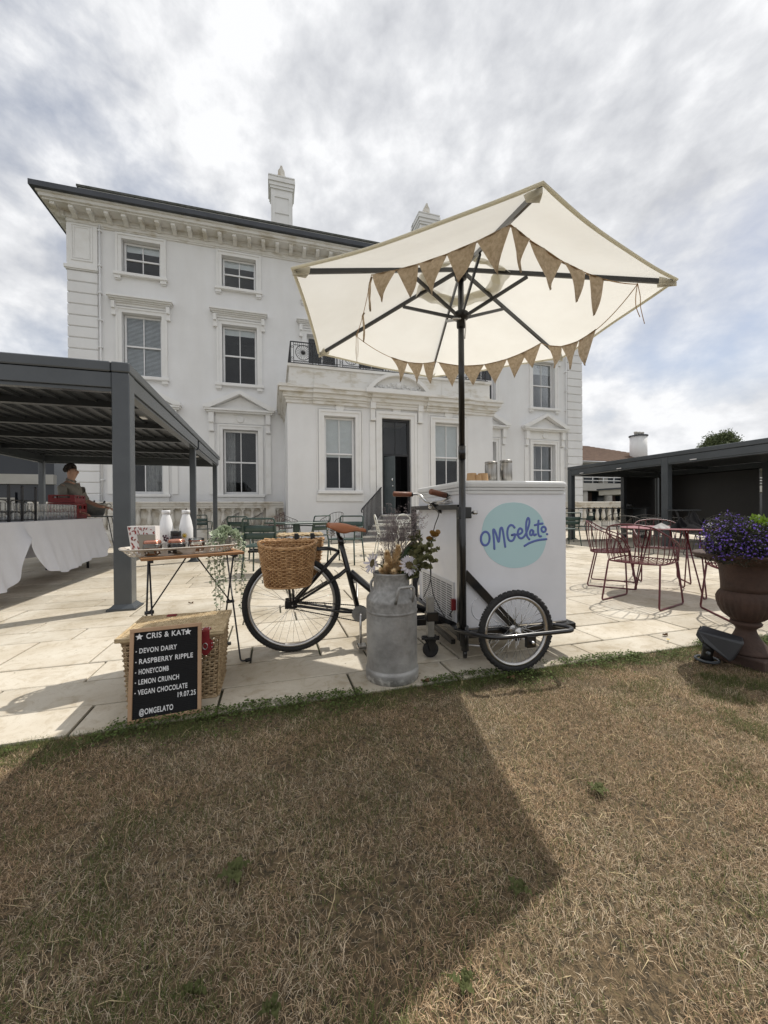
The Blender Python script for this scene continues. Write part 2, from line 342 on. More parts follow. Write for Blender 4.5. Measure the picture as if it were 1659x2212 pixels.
M_['cardgrey'] = mat('grey_card', (0.30, 0.27, 0.22), (0.27, 0.24, 0.20), 6, 0.8)
M_['terracotta'] = mat('weathered_urn_iron', (0.072, 0.040, 0.029), (0.04, 0.023, 0.017), 8, 0.8, 0.35, 60, detail=8)
M_['purple'] = mat('violet_lobelia_petal', (0.15, 0.085, 0.50), (0.22, 0.12, 0.56), 40, 0.6, transl=0.25)
M_['darkleaf'] = mat('dark_bronze_foliage', (0.045, 0.05, 0.03), (0.03, 0.028, 0.022), 30, 0.6, transl=0.2)
M_['limeleaf'] = mat('lime_green_foliage', (0.19, 0.29, 0.03), (0.12, 0.2, 0.02), 30, 0.5, transl=0.3)
M_['sage'] = mat('pale_sage_leaf', (0.47, 0.53, 0.40), (0.33, 0.40, 0.26), 40, 0.55, transl=0.25)
M_['euca'] = mat('olive_eucalyptus_leaf', (0.15, 0.18, 0.085), (0.20, 0.18, 0.08), 14, 0.5, transl=0.3)
M_['eucatip'] = mat('amber_eucalyptus_leaf', (0.30, 0.17, 0.04), (0.22, 0.12, 0.03), 14, 0.5, transl=0.3)
M_['leafgreen'] = mat('deep_green_leaf', (0.05, 0.09, 0.03), (0.035, 0.065, 0.02), 14, 0.5, transl=0.25)
M_['petalwhite'] = mat('white_silk_petal', (0.72, 0.69, 0.72), (0.62, 0.58, 0.63), 20, 0.7, transl=0.3)
M_['seedbrown'] = mat('olive_brown_disc', (0.13, 0.10, 0.045), (0.07, 0.05, 0.02), 160, 0.9, 0.6, 300)
M_['tan'] = mat('tan_dried_grass_head', (0.82, 0.66, 0.42), (0.68, 0.50, 0.28), 50, 0.9, transl=0.2)
M_['twig'] = mat('grey_mauve_dried_twig', (0.24, 0.20, 0.195), (0.16, 0.13, 0.125), 40, 0.9)
M_['skin'] = mat('skin', (0.52, 0.32, 0.24), (0.47, 0.28, 0.20), 8, 0.55)
M_['hair'] = mat('dark_hair', (0.018, 0.013, 0.010), (0.03, 0.02, 0.015), 60, 0.6, 0.5, 200)
M_['shirt'] = mat('grey_beige_shirt', (0.27, 0.255, 0.22), (0.21, 0.195, 0.17), 7, 0.85, 0.3, 25)
M_['darkcloth'] = mat('black_cloth', (0.006, 0.006, 0.007), (0.010, 0.010, 0.011), 6, 0.95, 0.2, 40, spec=0.1)
M_['redplastic'] = mat('red_crate_plastic', (0.20, 0.006, 0.009), (0.17, 0.005, 0.008), 4, 0.45)
M_['tablelinen'] = mat('white_table_linen', (0.74, 0.75, 0.80), (0.70, 0.71, 0.76), 4, 0.85, 0.15, 40, transl=0.1)
M_['tumbler'] = glassmat('clear_tumbler_glass', (0.99, 0.995, 0.995), 2.2, 0.08, 0.10)
M_['bgband'] = mat('pale_concrete_band', (0.52, 0.50, 0.46), (0.44, 0.42, 0.38), 0.8, 0.8)
M_['bgglass'] = mat('dark_blue_glazing', (0.012, 0.016, 0.024), (0.02, 0.024, 0.03), 0.5, 0.12)
M_['bgwood'] = mat('red_brown_panel', (0.07, 0.03, 0.02), (0.05, 0.02, 0.015), 2, 0.5)
M_['rooftile'] = mat('brown_roof_tile', (0.19, 0.115, 0.075), (0.12, 0.07, 0.045), 3, 0.9, 0.4, 12, rand=0.15)
M_['treeleaf'] = mat('tree_leaf', (0.10, 0.125, 0.05), (0.06, 0.08, 0.03), 2, 0.7, transl=0.2)
M_['bark'] = mat('bark', (0.10, 0.075, 0.05), (0.06, 0.045, 0.03), 12, 0.9, 0.6, 30)
M_['tread'] = mat('step_tread_stone', (0.62, 0.60, 0.55), (0.5, 0.48, 0.43), 5, 0.8, 0.2, 60)
M_['riser'] = mat('grey_step_riser', (0.24, 0.235, 0.225), (0.17, 0.165, 0.16), 5, 0.85, 0.2, 60)
M_['led'] = mat('white_lamp_lens', (0.7, 0.7, 0.7), None, 4, 0.3)

# ================================================================ SETTING: ground, terrace, lawn
def attr_mat(name, rough=0.8, transl=0.2):
    m = bpy.data.materials.new(name); m.use_nodes = True; n = m.node_tree; b = n.nodes['Principled BSDF']; lk = n.links.new
    a = n.nodes.new('ShaderNodeAttribute'); a.attribute_name = 'col'; lk(a.outputs['Color'], b.inputs['Base Color']); b.inputs['Roughness'].default_value = rough; b.inputs['Specular IOR Level'].default_value = 0.25
    tr = n.nodes.new('ShaderNodeBsdfTranslucent'); lk(a.outputs['Color'], tr.inputs[0]); mx = n.nodes.new('ShaderNodeMixShader'); mx.inputs[0].default_value = transl
    lk(b.outputs[0], mx.inputs[1]); lk(tr.outputs[0], mx.inputs[2]); lk(mx.outputs[0], n.nodes['Material Output'].inputs[0]); return m
def soil_mat():
    m = mat('dry_lawn_thatch', (0.15, 0.105, 0.055), (0.035, 0.027, 0.015), 70, 0.95, 0.8, 220, detail=8, lo=0.35, hi=0.6, coord='Object')
    return m
M_['soil'] = soil_mat(); M_['grass'] = attr_mat('grass_blade')
M_['farground'] = mat('distant_ground', (0.12, 0.11, 0.06), (0.07, 0.08, 0.03), 0.6, 0.95)
def paving_mat():
    m = bpy.data.materials.new('cream_sandstone_paving'); m.use_nodes = True; n = m.node_tree; b = n.nodes['Principled BSDF']; lk = n.links.new
    t = n.nodes.new('ShaderNodeTexCoord')
    def nz(s, d, r=0.6, dist=0.0):
        k = n.nodes.new('ShaderNodeTexNoise'); k.inputs['Scale'].default_value = s; k.inputs['Detail'].default_value = d; k.inputs['Roughness'].default_value = r; k.inputs['Distortion'].default_value = dist; lk(t.outputs['Object'], k.inputs['Vector']); return k.outputs['Fac']
    def ramp(x, st):
        r = n.nodes.new('ShaderNodeValToRGB'); e = r.color_ramp.elements
        while len(e) < len(st): e.new(0.5)
        for i, (p, c) in enumerate(st): e[i].position = p; e[i].color = (*c, 1)
        lk(x, r.inputs[0]); return r.outputs[0]
    def mul(a, c, f=1.0):
        k = n.nodes.new('ShaderNodeMix'); k.data_type = 'RGBA'; k.blend_type = 'MULTIPLY'; k.inputs[0].default_value = f; lk(a, k.inputs[6]); lk(c, k.inputs[7]); return k.outputs[2]
    base = ramp(nz(2.3, 8), [(0.3, (0.45, 0.395, 0.305)), (0.5, (0.53, 0.48, 0.395)), (0.7, (0.58, 0.54, 0.46))])
    ripple = ramp(nz(9, 6, 0.65, 1.6), [(0.36, (0.80, 0.76, 0.70)), (0.50, (1, 1, 1))])
    pits = ramp(nz(120, 3), [(0.30, (0.55, 0.5, 0.45)), (0.38, (1, 1, 1))])
    stain = ramp(nz(1.1, 5), [(0.36, (0.78, 0.76, 0.72)), (0.52, (1, 1, 1))])
    spots = ramp(nz(26, 2), [(0.255, (0.35, 0.32, 0.28)), (0.285, (1, 1, 1))])
    c = mul(mul(mul(mul(base, ripple, 0.75), pits, 0.6), stain), spots, 0.8)
    oi = n.nodes.new('ShaderNodeObjectInfo'); hs = n.nodes.new('ShaderNodeHueSaturation'); mr = n.nodes.new('ShaderNodeMapRange'); mr.inputs[3].default_value = 0.88; mr.inputs[4].default_value = 1.08
    lk(oi.outputs['Random'], mr.inputs[0]); lk(mr.outputs[0], hs.inputs['Value']); lk(c, hs.inputs['Color']); lk(hs.outputs[0], b.inputs['Base Color'])
    b.inputs['Roughness'].default_value = 0.8; b.inputs['Specular IOR Level'].default_value = 0.3
    bp = n.nodes.new('ShaderNodeBump'); bp.inputs['Strength'].default_value = 0.35; bp.inputs['Distance'].default_value = 0.006; lk(nz(14, 8, 0.65, 1.2), bp.inputs['Height']); lk(bp.outputs[0], b.inputs['Normal'])
    return m
M_['paving'] = paving_mat()
M_['mortar'] = mat('dark_mossy_joint', (0.075, 0.068, 0.05), (0.035, 0.042, 0.018), 5, 0.95, 0.5, 90, detail=7)

EDGE = 2.0
tag(obj('ground', MB().add([(-300, -60, -0.06), (300, -60, -0.06), (300, 400, -0.06), (-300, 400, -0.06)], [(0, 1, 2, 3)]), M_['farground']), kind='structure')
lawn = tag(obj('lawn', MB().grid(40, 20, lambda a, b: (-14 + 32 * a, -12 + 14.0 * b, -0.012 + 0.004 * math.sin(9 * a * 5) * math.cos(b * 14)), True), M_['soil']), kind='structure')
terrace = obj('terrace', MB().box(-16, 1.97, -0.05, 26, 17.5, -0.014), M_['mortar']); terrace['kind'] = 'structure'
ys = [1.99, 2.27, 2.60, 2.91, 3.49, 3.79, 4.10, 4.66, 4.97, 5.42, 5.72, 6.30, 6.62, 7.05, 7.62, 7.93, 8.5, 8.95, 9.26, 9.8, 10.3, 10.7, 11.3, 11.8, 12.2, 12.8, 13.4, 14, 14.6, 15.2]
fixed = {0: [-2.6, -1.75, -0.87, -0.27, 0.42, 1.02, 2.04, 2.75, 3.7, 4.5], 1: [-2.2, -1.42, -0.5, 0.6, 1.17, 2.34, 3.2, 4.1], 3: [-2.5, -1.68, -1.15, -0.33, 0.55, 1.5, 2.2, 3.05, 4.0]}
cells = []
pr = random.Random(11)
for i in range(len(ys) - 1):
    xs = list(fixed.get(i, []))
    lo, hi = (xs[0], xs[-1]) if xs else (pr.uniform(-0.8, 0.2),) * 2
    xs = xs or [lo]
    while xs[0] > -9: xs.insert(0, xs[0] - pr.choice((0.45, 0.62, 0.75, 0.9, 1.05)))
    while xs[-1] < 15: xs.append(xs[-1] + pr.choice((0.45, 0.62, 0.75, 0.9, 1.05)))
    for a, b in zip(xs, xs[1:]): cells.append((a, b, ys[i], ys[i + 1]))
def seen(c):
    mx, my = (c[0] + c[1]) / 2, (c[2] + c[3]) / 2
    p = Vector((mx, my, -HC)); d = p.dot(FWD)
    return d > 0.5 and abs(p.dot(RGT) / d) < 1.05, d
cells.sort(key=lambda c: (not seen(c)[0], seen(c)[1]))
rest = MB()
for k, (x0, x1, y0, y1) in enumerate(cells):
    j = 0.005 + pr.uniform(0, 0.0025); dz = pr.uniform(-0.002, 0.0015)
    if k < 300:
        b = MB(); b.box(x0 + j, y0 + j + pr.uniform(0, .002), -0.04, x1 - j, y1 - j, dz, 0.0045)
        obj('paving_slab', b, M_['paving'], terrace)
    else: rest.box(x0 + j, y0 + j, -0.04, x1 - j, y1 - j, dz)
obj('distant_paving', rest, M_['paving'], terrace, kind='stuff')

# grass blades, numpy arrays
rs = np.random.RandomState(5)
def vnoise(x, y, s, seed):
    r = np.random.RandomState(seed); g = r.rand(256, 256); X = x * s + 50; Y = y * s + 50
    i = np.floor(X).astype(int); j = np.floor(Y).astype(int); fx = X - i; fy = Y - j; fx = fx * fx * (3 - 2 * fx); fy = fy * fy * (3 - 2 * fy)
    q = lambda a, b: g[a % 256, b % 256]
    return (q(i, j) * (1 - fx) + q(i + 1, j) * fx) * (1 - fy) + (q(i, j + 1) * (1 - fx) + q(i + 1, j + 1) * fx) * fy
def fbm(x, y, s, seed): return 0.5 * vnoise(x, y, s, seed) + 0.3 * vnoise(x, y, s * 2.1, seed + 1) + 0.2 * vnoise(x, y, s * 4.3, seed + 2)
def edge_y(x): return EDGE + 0.02 + 0.05 * (fbm(x, x * 0, 2.2, 77) - 0.5) + 0.03 * (vnoise(x, x * 0, 9, 31) - 0.5) - 0.14 * np.clip((x - 3.0) / 1.0, 0, 1)
def blades(n, xr, yr, cond):
    x = rs.uniform(*xr, n); y = rs.uniform(*yr, n); k = cond(x, y); return x[k], y[k]
def vis(x, y):
    px = x * RGT.x + y * RGT.y; d = x * FWD.x + y * FWD.y
    return (d > 0.55) & (np.abs(px / np.maximum(d, .01)) < 1.06)
inl = lambda x, y: y < edge_y(x)
def build_grass(name, x, y, L, w, lean, col, curl):
    n = len(x); az = rs.uniform(0, 2 * np.pi, n); ca, sa = np.cos(az), np.sin(az)
    h = L * np.cos(lean); hor = L * np.sin(lean); z0 = np.full(n, -0.012)
    px, py = -sa * w / 2, ca * w / 2
    V = np.zeros((n, 5, 3), np.float32)
    V[:, 0] = np.stack([x - px, y - py, z0], 1); V[:, 1] = np.stack([x + px, y + py, z0], 1)
    mx, my, mz = x + ca * hor * 0.45, y + sa * hor * 0.45, z0 + h * (0.55 + curl * 0.3)
    V[:, 2] = np.stack([mx + px * .8, my + py * .8, mz], 1); V[:, 3] = np.stack([mx - px * .8, my - py * .8, mz], 1)
    bend = rs.uniform(-0.4, 0.4, n)
    V[:, 4] = np.stack([x + ca * hor - sa * hor * bend, y + sa * hor + ca * hor * bend, z0 + h * (1 - curl * 0.35)], 1)
    base = np.arange(n) * 5
    quads = np.stack([base, base + 1, base + 2, base + 3], 1); tris = np.stack([base + 3, base + 2, base + 4], 1)
    li = np.concatenate([quads, tris], 1).ravel().astype(np.int32)
    me = bpy.data.meshes.new(name); me.vertices.add(n * 5); me.vertices.foreach_set('co', V.ravel())
    me.loops.add(n * 7); me.loops.foreach_set('vertex_index', li)
    me.polygons.add(n * 2); ls = np.stack([np.arange(n) * 7, np.arange(n) * 7 + 4], 1).ravel().astype(np.int32); me.polygons.foreach_set('loop_start', ls)
    try: me.polygons.foreach_set('loop_total', np.tile([4, 3], n).astype(np.int32))
    except Exception: pass
    at = me.attributes.new('col', 'FLOAT_COLOR', 'POINT'); cc = np.ones((n, 5, 4), np.float32); cc[:, :, :3] = col[:, None, :]; cc[:, 4, :3] *= 1.12
    at.data.foreach_set('color', cc.ravel()); me.update(calc_edges=True); me.materials.append(M_['grass'])
    return me
def lawn_colour(x, y, n):
    dist = edge_y(x) - y
    g = fbm(x, y, 1.7, 3); g2 = fbm(x, y, 5.0, 9)
    green = np.clip((0.24 + 0.30 * (g2 - .5) - dist) / 0.16, 0, 1) * np.clip((g2 + 0.1) / 0.6, 0.5, .9)
    patch = np.clip((g - 0.50) / 0.12, 0, 1) * np.clip((g2 - 0.42) / 0.15, 0, 1) * 0.30
    right = np.clip((x - 0.9) / 1.5, 0, 1) * np.clip((g2 - 0.43) / 0.12, 0, 1) * np.clip((fbm(x, y, 2.3, 55) - .40) / .12, 0, 1) * 0.62 * (dist > .35)
    green = np.clip(np.maximum(np.maximum(green, patch), right) + 0.10, 0, 1)
    isg = rs.rand(n) < green
    straw = np.array([[0.50, 0.385, 0.255], [0.37, 0.265, 0.165], [0.64, 0.54, 0.40], [0.19, 0.14, 0.09], [0.43, 0.345, 0.225]])[rs.randint(0, 5, n)]
    grn = np.array([[0.12, 0.145, 0.045], [0.09, 0.115, 0.035], [0.16, 0.17, 0.06], [0.10, 0.125, 0.04]])[rs.randint(0, 4, n)]
    c = np.where(isg[:, None], grn, straw) * rs.uniform(0.62, 1.25, (n, 1)) * (0.50 + 0.55 * fbm(x, y, 1.6, 41) + 0.45 * fbm(x, y, 5.5, 43))[:, None]
    red = np.clip((fbm(x, y, 2.6, 15) - .45) / .2, 0, 1)[:, None]
    c = np.where(isg[:, None], c, c * (1 - red * np.array([[0.02, 0.1, 0.16]])))
    return c, isg
x, y = blades(780000, (-2.7, 4.6), (0.2, 2.12), lambda a, b: inl(a, b) & vis(a, b) & ((fbm(a, b, 9, 63) > .36) | (rs.rand(len(a)) < .3)))
n = len(x); c, isg = lawn_colour(x, y, n)
Ln = np.where(isg, rs.uniform(0.018, 0.04, n), rs.gamma(4.0, 0.0039, n) + 0.007); near = np.clip((edge_y(x) - y) / 1.2, 0, 1); Ln *= 0.75 + 0.35 * near
g1 = tag(obj('grass', build_grass('grass', x, y, Ln, rs.uniform(0.0008, 0.0015, n), np.where(isg, rs.uniform(0.3, 1.2, n), rs.uniform(0.75, 1.5, n)), c, rs.uniform(0, 1, n)), None), 'short parched straw coloured lawn grass with green patches in front of the terrace', 'grass', kind='stuff')
# long pale straws lying on top
k = rs.rand(n) < 0.0022; x2, y2 = x[k], y[k]; n2 = len(x2)
c2_ = np.array([[0.58, 0.47, 0.28]]) * rs.uniform(0.8, 1.15, (n2, 1))
tag(obj('straw', build_grass('straw', x2, y2, rs.uniform(0.04, 0.10, n2), rs.uniform(0.0014, 0.0026, n2), rs.uniform(1.25, 1.5, n2), c2_, rs.uniform(0.3, 1, n2)), None), 'long pale dry straws lying loose on the parched lawn', 'straw', kind='stuff')
# side lawn outside the picture, thinner
x, y = blades(110000, (-6, 9), (-2.5, 2.1), lambda a, b: inl(a, b) & ~vis(a, b)); n = len(x); c, isg = lawn_colour(x, y, n)
tag(obj('grass', build_grass('grass_side', x, y, rs.uniform(0.02, 0.05, n), rs.uniform(0.002, 0.005, n), rs.uniform(0.6, 1.4, n), c, rs.uniform(0, 1, n)), None), 'thin parched lawn grass away to the sides of the cart', 'grass', kind='stuff')
# clover along the paving edge: small round leaflets
x = rs.uniform(-2.6, 4.6, 15000); y = edge_y(x) + 0.03 - rs.gamma(1.6, 0.05, 15000); k = (edge_y(x) - y < 0.30) & (fbm(x, y, 5, 21) > 0.44 + .05 * np.sin(x * 2)); x, y = x[k], y[k]; n = len(x)
sz = rs.uniform(0.003, 0.0065, n); az = rs.uniform(0, 6.28, n); tl = rs.uniform(-0.5, 0.5, (n, 2)); z = rs.uniform(0.004, 0.022, n)
V = np.zeros((n, 5, 3), np.float32)
for q in range(5):
    a = az + q * 2 * np.pi / 5; dx, dy = np.cos(a) * sz, np.sin(a) * sz; V[:, q] = np.stack([x + dx, y + dy, z + dx * tl[:, 0] + dy * tl[:, 1]], 1)
me = bpy.data.meshes.new('clover'); me.vertices.add(n * 5); me.vertices.foreach_set('co', V.ravel()); me.loops.add(n * 5); me.loops.foreach_set('vertex_index', np.arange(n * 5, dtype=np.int32)); me.polygons.add(n); me.polygons.foreach_set('loop_start', (np.arange(n) * 5).astype(np.int32))
at = me.attributes.new('col', 'FLOAT_COLOR', 'POINT'); cc = np.ones((n, 5, 4), np.float32); cc[:, :, :3] = (np.array([[0.075, 0.105, 0.028]]) * rs.uniform(0.55, 1.5, (n, 1)))[:, None, :]; at.data.foreach_set('color', cc.ravel()); me.update(calc_edges=True); me.materials.append(M_['grass'])
tag(obj('clover', me, None), 'dense green clover growing along the edge of the paving', 'ground cover', kind='stuff')

# ================================================================ HOUSE (built in local units, scaled by K)
K = 0.9151
OX, OY, PF = 4.58, 17.5, 14.2
house = thing('house', 'large white stucco villa with bracketed cornice, quoins and a central single storey entrance bay', 'house', (OX * K, OY * K, 0), 0, None, K)
def hp(name, mb, m, parent=None, **k):
    mb.v = [(p[0] - OX, p[1] - OY, p[2]) for p in mb.v]
    return obj(name, mb, M_[m], parent or house, **k)
def wall_open(mb, x0, x1, z0, z1, Y, ops, depth):
    xs = sorted({x0, x1, *[v for o in ops for v in o[:2]]}); zs = sorted({z0, z1, *[v for o in ops for v in o[2:]]})
    for a, b in zip(xs, xs[1:]):
        for c, d in zip(zs, zs[1:]):
            mx, mz = (a + b) / 2, (c + d) / 2
            if any(o[0] < mx < o[1] and o[2] < mz < o[3] for o in ops): continue
            mb.add([(a, Y, c), (b, Y, c), (b, Y, d), (a, Y, d)], [(0, 1, 2, 3)])
    for (a, b, c, d) in ops:
        D = Y + depth
        mb.add([(a,Y,c),(a,D,c),(a,D,d),(a,Y,d),(b,Y,c),(b,D,c),(b,D,d),(b,Y,d)], [(0,1,2,3),(4,7,6,5),(0,4,5,1),(3,2,6,7)])
def frame(mb, x0, x1, z0, z1, wd, Y, pr, dep=0.0, bottom=True):   # a moulded surround, pr proud of Y
    for (a, b, c, d) in ((x0 - wd, x0, z0, z1 + wd), (x1, x1 + wd, z0, z1 + wd), (x0, x1, z1, z1 + wd)) + (((x0 - wd, x1 + wd, z0 - wd, z0),) if bottom else ()):
        mb.box(a, Y - pr, c, b, Y + dep, d)
BX = [-4.93, -1.27, 2.25, 4.58, 6.91, 10.43, 14.09]
GBX = [-4.93, -1.27, 10.43, 14.09]
W2, W1, W0 = 0.685, 0.70, 0.705
ops = [(x - W2, x + W2, 10.5, 11.86) for x in BX] + [(x - W1, x + W1, 6.47, 8.96) for x in BX] + [(x - W0, x + W0, 1.78, 4.54) for x in GBX]
ops.sort()
wall = MB(); wall_open(wall, -7.36, 16.52, 0, 12.3, OY, ops, 0.24)
XL, XR, YB = -7.36, 16.52, 31.0
wall.add([(XL,OY,0),(XL,YB,0),(XL,YB,12.3),(XL,OY,12.3)], [(0,1,2,3)]); wall.add([(XR,OY,0),(XR,YB,0),(XR,YB,12.3),(XR,OY,12.3)], [(0,3,2,1)]); wall.add([(XL,YB,0),(XR,YB,0),(XR,YB,12.3),(XL,YB,12.3)], [(0,1,2,3)])
hp('wall', wall, 'stucco')
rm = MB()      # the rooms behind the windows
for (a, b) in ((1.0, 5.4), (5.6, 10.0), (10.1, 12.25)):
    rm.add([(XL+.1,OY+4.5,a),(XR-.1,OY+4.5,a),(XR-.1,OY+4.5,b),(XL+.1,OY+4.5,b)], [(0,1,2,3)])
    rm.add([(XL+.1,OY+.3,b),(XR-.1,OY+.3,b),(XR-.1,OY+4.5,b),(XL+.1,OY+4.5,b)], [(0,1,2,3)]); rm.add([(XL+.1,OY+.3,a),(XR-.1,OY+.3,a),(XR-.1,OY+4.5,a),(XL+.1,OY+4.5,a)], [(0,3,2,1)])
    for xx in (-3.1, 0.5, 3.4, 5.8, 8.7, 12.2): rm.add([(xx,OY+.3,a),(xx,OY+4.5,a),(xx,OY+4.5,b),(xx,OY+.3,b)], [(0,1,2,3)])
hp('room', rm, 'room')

def sash(win, x0, x1, z0, z1, Y, split=0.5, bars=1, style='dark', hbars=()):
    """sash frames, glazing bars, panes and what hangs behind them, children of win"""
    fw = 0.075; zm = z0 + (z1 - z0) * split
    f = MB()
    for (a, b, c, d, dy) in ((x0, x0+fw, z0, z1, 0), (x1-fw, x1, z0, z1, 0), (x0+fw, x1-fw, z1-fw, z1, 0), (x0+fw, x1-fw, z0, z0+fw*1.3, 0)): f.box(a, Y, c, b, Y + .09, d)
    f.box(x0+fw, Y-.02, zm-.03, x1-fw, Y+.06, zm+.03)
    hp('sash_frame', f, 'whitewood', win)
    g = MB()
    for i in range(1, bars + 1):
        xb = x0 + (x1 - x0) * i / (bars + 1); g.box(xb-.017, Y+.012, z0+fw*1.3, xb+.017, Y+.052, zm-.03); g.box(xb-.017, Y+.012, zm+.03, xb+.017, Y+.052, z1-fw)
    for q in hbars:
        zb = z0 + (z1 - z0) * q; g.box(x0+fw, Y+.014, zb-.015, x1-fw, Y+.05, zb+.015)
    hp('glazing_bar', g, 'whitewood', win)
    for (c, d) in ((z0 + fw*1.3, zm - .03), (zm + .03, z1 - fw)):
        for i in range(bars + 1):
            a = x0 + (x1-x0)*i/(bars+1); b = x0 + (x1-x0)*(i+1)/(bars+1)
            hp('pane', MB().box(max(a, x0+fw), Y+.028, c, min(b, x1-fw), Y+.036, d), 'pane', win)
    s = MB()
    if style == 'slats':
        zc = z1 - .06
        while zc > z0 + .08: s.add([(x0+.06,Y+.105,zc),(x1-.06,Y+.105,zc),(x1-.06,Y+.065,zc-.05),(x0+.06,Y+.065,zc-.05)], [(0,1,2,3)]); zc -= .052
        s.box(x0+.06, Y+.06, z1-.08, x1-.06, Y+.11, z1-.02); hp('venetian_blind', s, 'blind', win)
    elif style == 'roman':
        zb = zm + (z1 - zm) * 0.0 - .12
        s.grid(8, 14, lambda a, b: (x0+.05+(x1-x0-.1)*a, Y+.065+.012*math.sin(b*26), zb+(z1-.03-zb)*b)); hp('roman_blind', s, 'linen', win)
    elif style in ('half', 'top'):
        zb = z1 - (z1 - z0) * (0.24 if style == 'half' else 0.13)
        s.grid(8, 4, lambda a, b: (x0+.05+(x1-x0-.1)*a, Y+.07+.01*math.sin(a*9), zb+(z1-.03-zb)*b)); hp('roller_blind', s, 'linen', win)
    elif style in ('curtl', 'curtr'):
        cw = (x1 - x0) * 0.30; xa = x0 + .04 if style == 'curtl' else x1 - .04 - cw * 1.6
        s.grid(28, 4, lambda a, b: (xa + cw * (1.6 if style == 'curtr' else 1) * a, Y+.2+.045*math.sin(a*26), z0+.02+(z1-z0-.04)*b)); hp('curtain', s, 'curtain', win)
def window(x0, x1, z0, z1, Y, style, kind, bars=1, split=0.5):
    m = MB(); frame(m, x0, x1, z0, z1, 0.13, Y, 0.045, bottom=False); frame(m, x0 - .13, x1 + .13, z0, z1 + .13, 0.075, Y, 0.075, bottom=False)
    if kind in ('second', 'first', 'ground'): pass
    win = hp('window', m, 'trim')
    sash(win, x0 + .02, x1 - .02, z0 + .015, z1 - .015, Y + .2, split, bars, style)
    s = MB(); pad = 0.27 if kind != 'bay' else 0.26
    s.box(x0-pad, Y-.16, z0-.12, x1+pad, Y+.2, z0, 0.012)
    if kind in ('second', 'first'):
        for xb in (x0 - pad + .03, x1 + pad - .27): s.box(xb, Y-.11, z0-.24, xb+.22, Y-.002, z0-.122); s.box(xb+.02, Y-.06, z0-.29, xb+.2, Y-.002, z0-.242)
    if kind == 'ground': s.box(x0-pad+.05, Y-.1, z0-.45, x1+pad-.05, Y-.002, z0-.122)
    hp('sill', s, 'trim', win)
    xc = (x0 + x1) / 2
    if kind == 'first':
        h = MB(); zt = z1 + .24
        h.box(xc-.98, Y-.06, zt, xc+.98, Y-.002, zt+.1)
        for i, (hw, o) in enumerate(((1.0, .12), (1.05, .18), (1.1, .26), (1.15, .32), (1.13, .27))): h.box(xc-hw, Y-o, zt+.1+i*.05, xc+hw, Y-.003, zt+.1+i*.05+.048)
        for sx in (-1, 1):
            a = xc + sx * .955; h.box(a-.075, Y-.12, zt-.4, a+.075, Y-.002, zt+.1); h.box(a-.06, Y-.2, zt-.16, a+.06, Y-.12, zt+.1)
        hp('hood', h, 'trim', win)
    if kind == 'ground':
        h = MB(); zb = 5.2
        for sx in (-1, 1):
            a = xc + sx * 1.13
            h.box(a-.11, Y-.05, z0, a+.11, Y-.003, 4.36); h.box(a-.1, Y-.2, 4.78, a+.1, Y-.003, zb); h.box(a-.085, Y-.13, 4.5, a+.085, Y-.003, 4.778); h.box(a-.1, Y-.16, 4.42, a+.1, Y-.003, 4.498)
        h.box(xc-.98, Y-.04, 4.78, xc+.98, Y-.003, zb)
        h.box(xc-1.32, Y-.24, zb+.002, xc+1.32, Y-.003, zb+.07); h.box(xc-1.38, Y-.31, zb+.072, xc+1.38, Y-.003, zb+.15)
        fn = lambda a, b, d: (xc + a, Y + d, zb + .152 + b)
        h.prism([(-1.2, 0), (1.2, 0), (0, .56)], -.06, -.003, fn)
        for sx in (-1, 1): h.prism([(sx*1.42, 0), (sx*1.42, .10), (0, .78), (0, .62), (sx*1.16, .0)], -.34, -.004, fn)
        hp('pediment', h, 'trim', win)
        r = MB(); r.lathe([(.0, -.03), (.05, -.045), (.09, -.03), (.13, -.05), (.15, -.04), (.16, .0)], 20, (0, 0, 0), 'y'); r.xf(Matrix.Translation((xc, Y - .042, 4.98))); r.box(xc-.28, Y-.052, 4.84, xc+.28, Y-.041, 5.12); hp('rosette', r, 'trim', win)
    return win
st2 = ['half', 'half', 'dark', 'top', 'dark', 'dark', 'top']; st1 = ['slats', 'top', 'dark', 'dark', 'dark', 'curtl', 'half']; st0 = ['curtr', 'curtl', 'curtl', 'curtl']
for x, s in zip(BX, st2): window(x - W2, x + W2, 10.5, 11.86, OY, s, 'second')
for x, s in zip(BX, st1): window(x - W1, x + W1, 6.47, 8.96, OY, s, 'first')
for x, s in zip(GBX, st0): window(x - W0, x + W0, 1.78, 4.54, OY, s, 'ground')
# quoins, corner panels, bands, pipes
for sx, xa, xb in ((-1, XL - .06, -6.42), (1, 15.58, XR + .06)):
    zq = 10.335; i = 0
    while zq > 0.3:
        z0 = zq - .428; m = MB(); m.box(xa, OY - .075, z0 + .02, xb, OY + .6, zq - .012, 0.022); hp('quoin', m, 'stucco'); zq = z0
    m = MB(); m.box(xa + .07, OY - .03, 0, xb - .02, OY + .55, 10.34); hp('quoin_backing', m, 'trim')
    m = MB(); m.box(xa - .07, OY - .15, 10.38, xb + .03, OY + .65, 10.5); m.box(xa - .03, OY - .11, 10.34, xb + .01, OY + .62, 10.378); m.box(xa, OY - .075, 10.502, xb, OY + .6, 12.096)
    frame(m, xa + .19, xb - .19, 10.75, 12.05, .04, OY - .075, .03); frame(m, xa + .27, xb - .27, 10.83, 11.97, .03, OY - .075, .02); hp('corner_pilaster', m, 'trim')
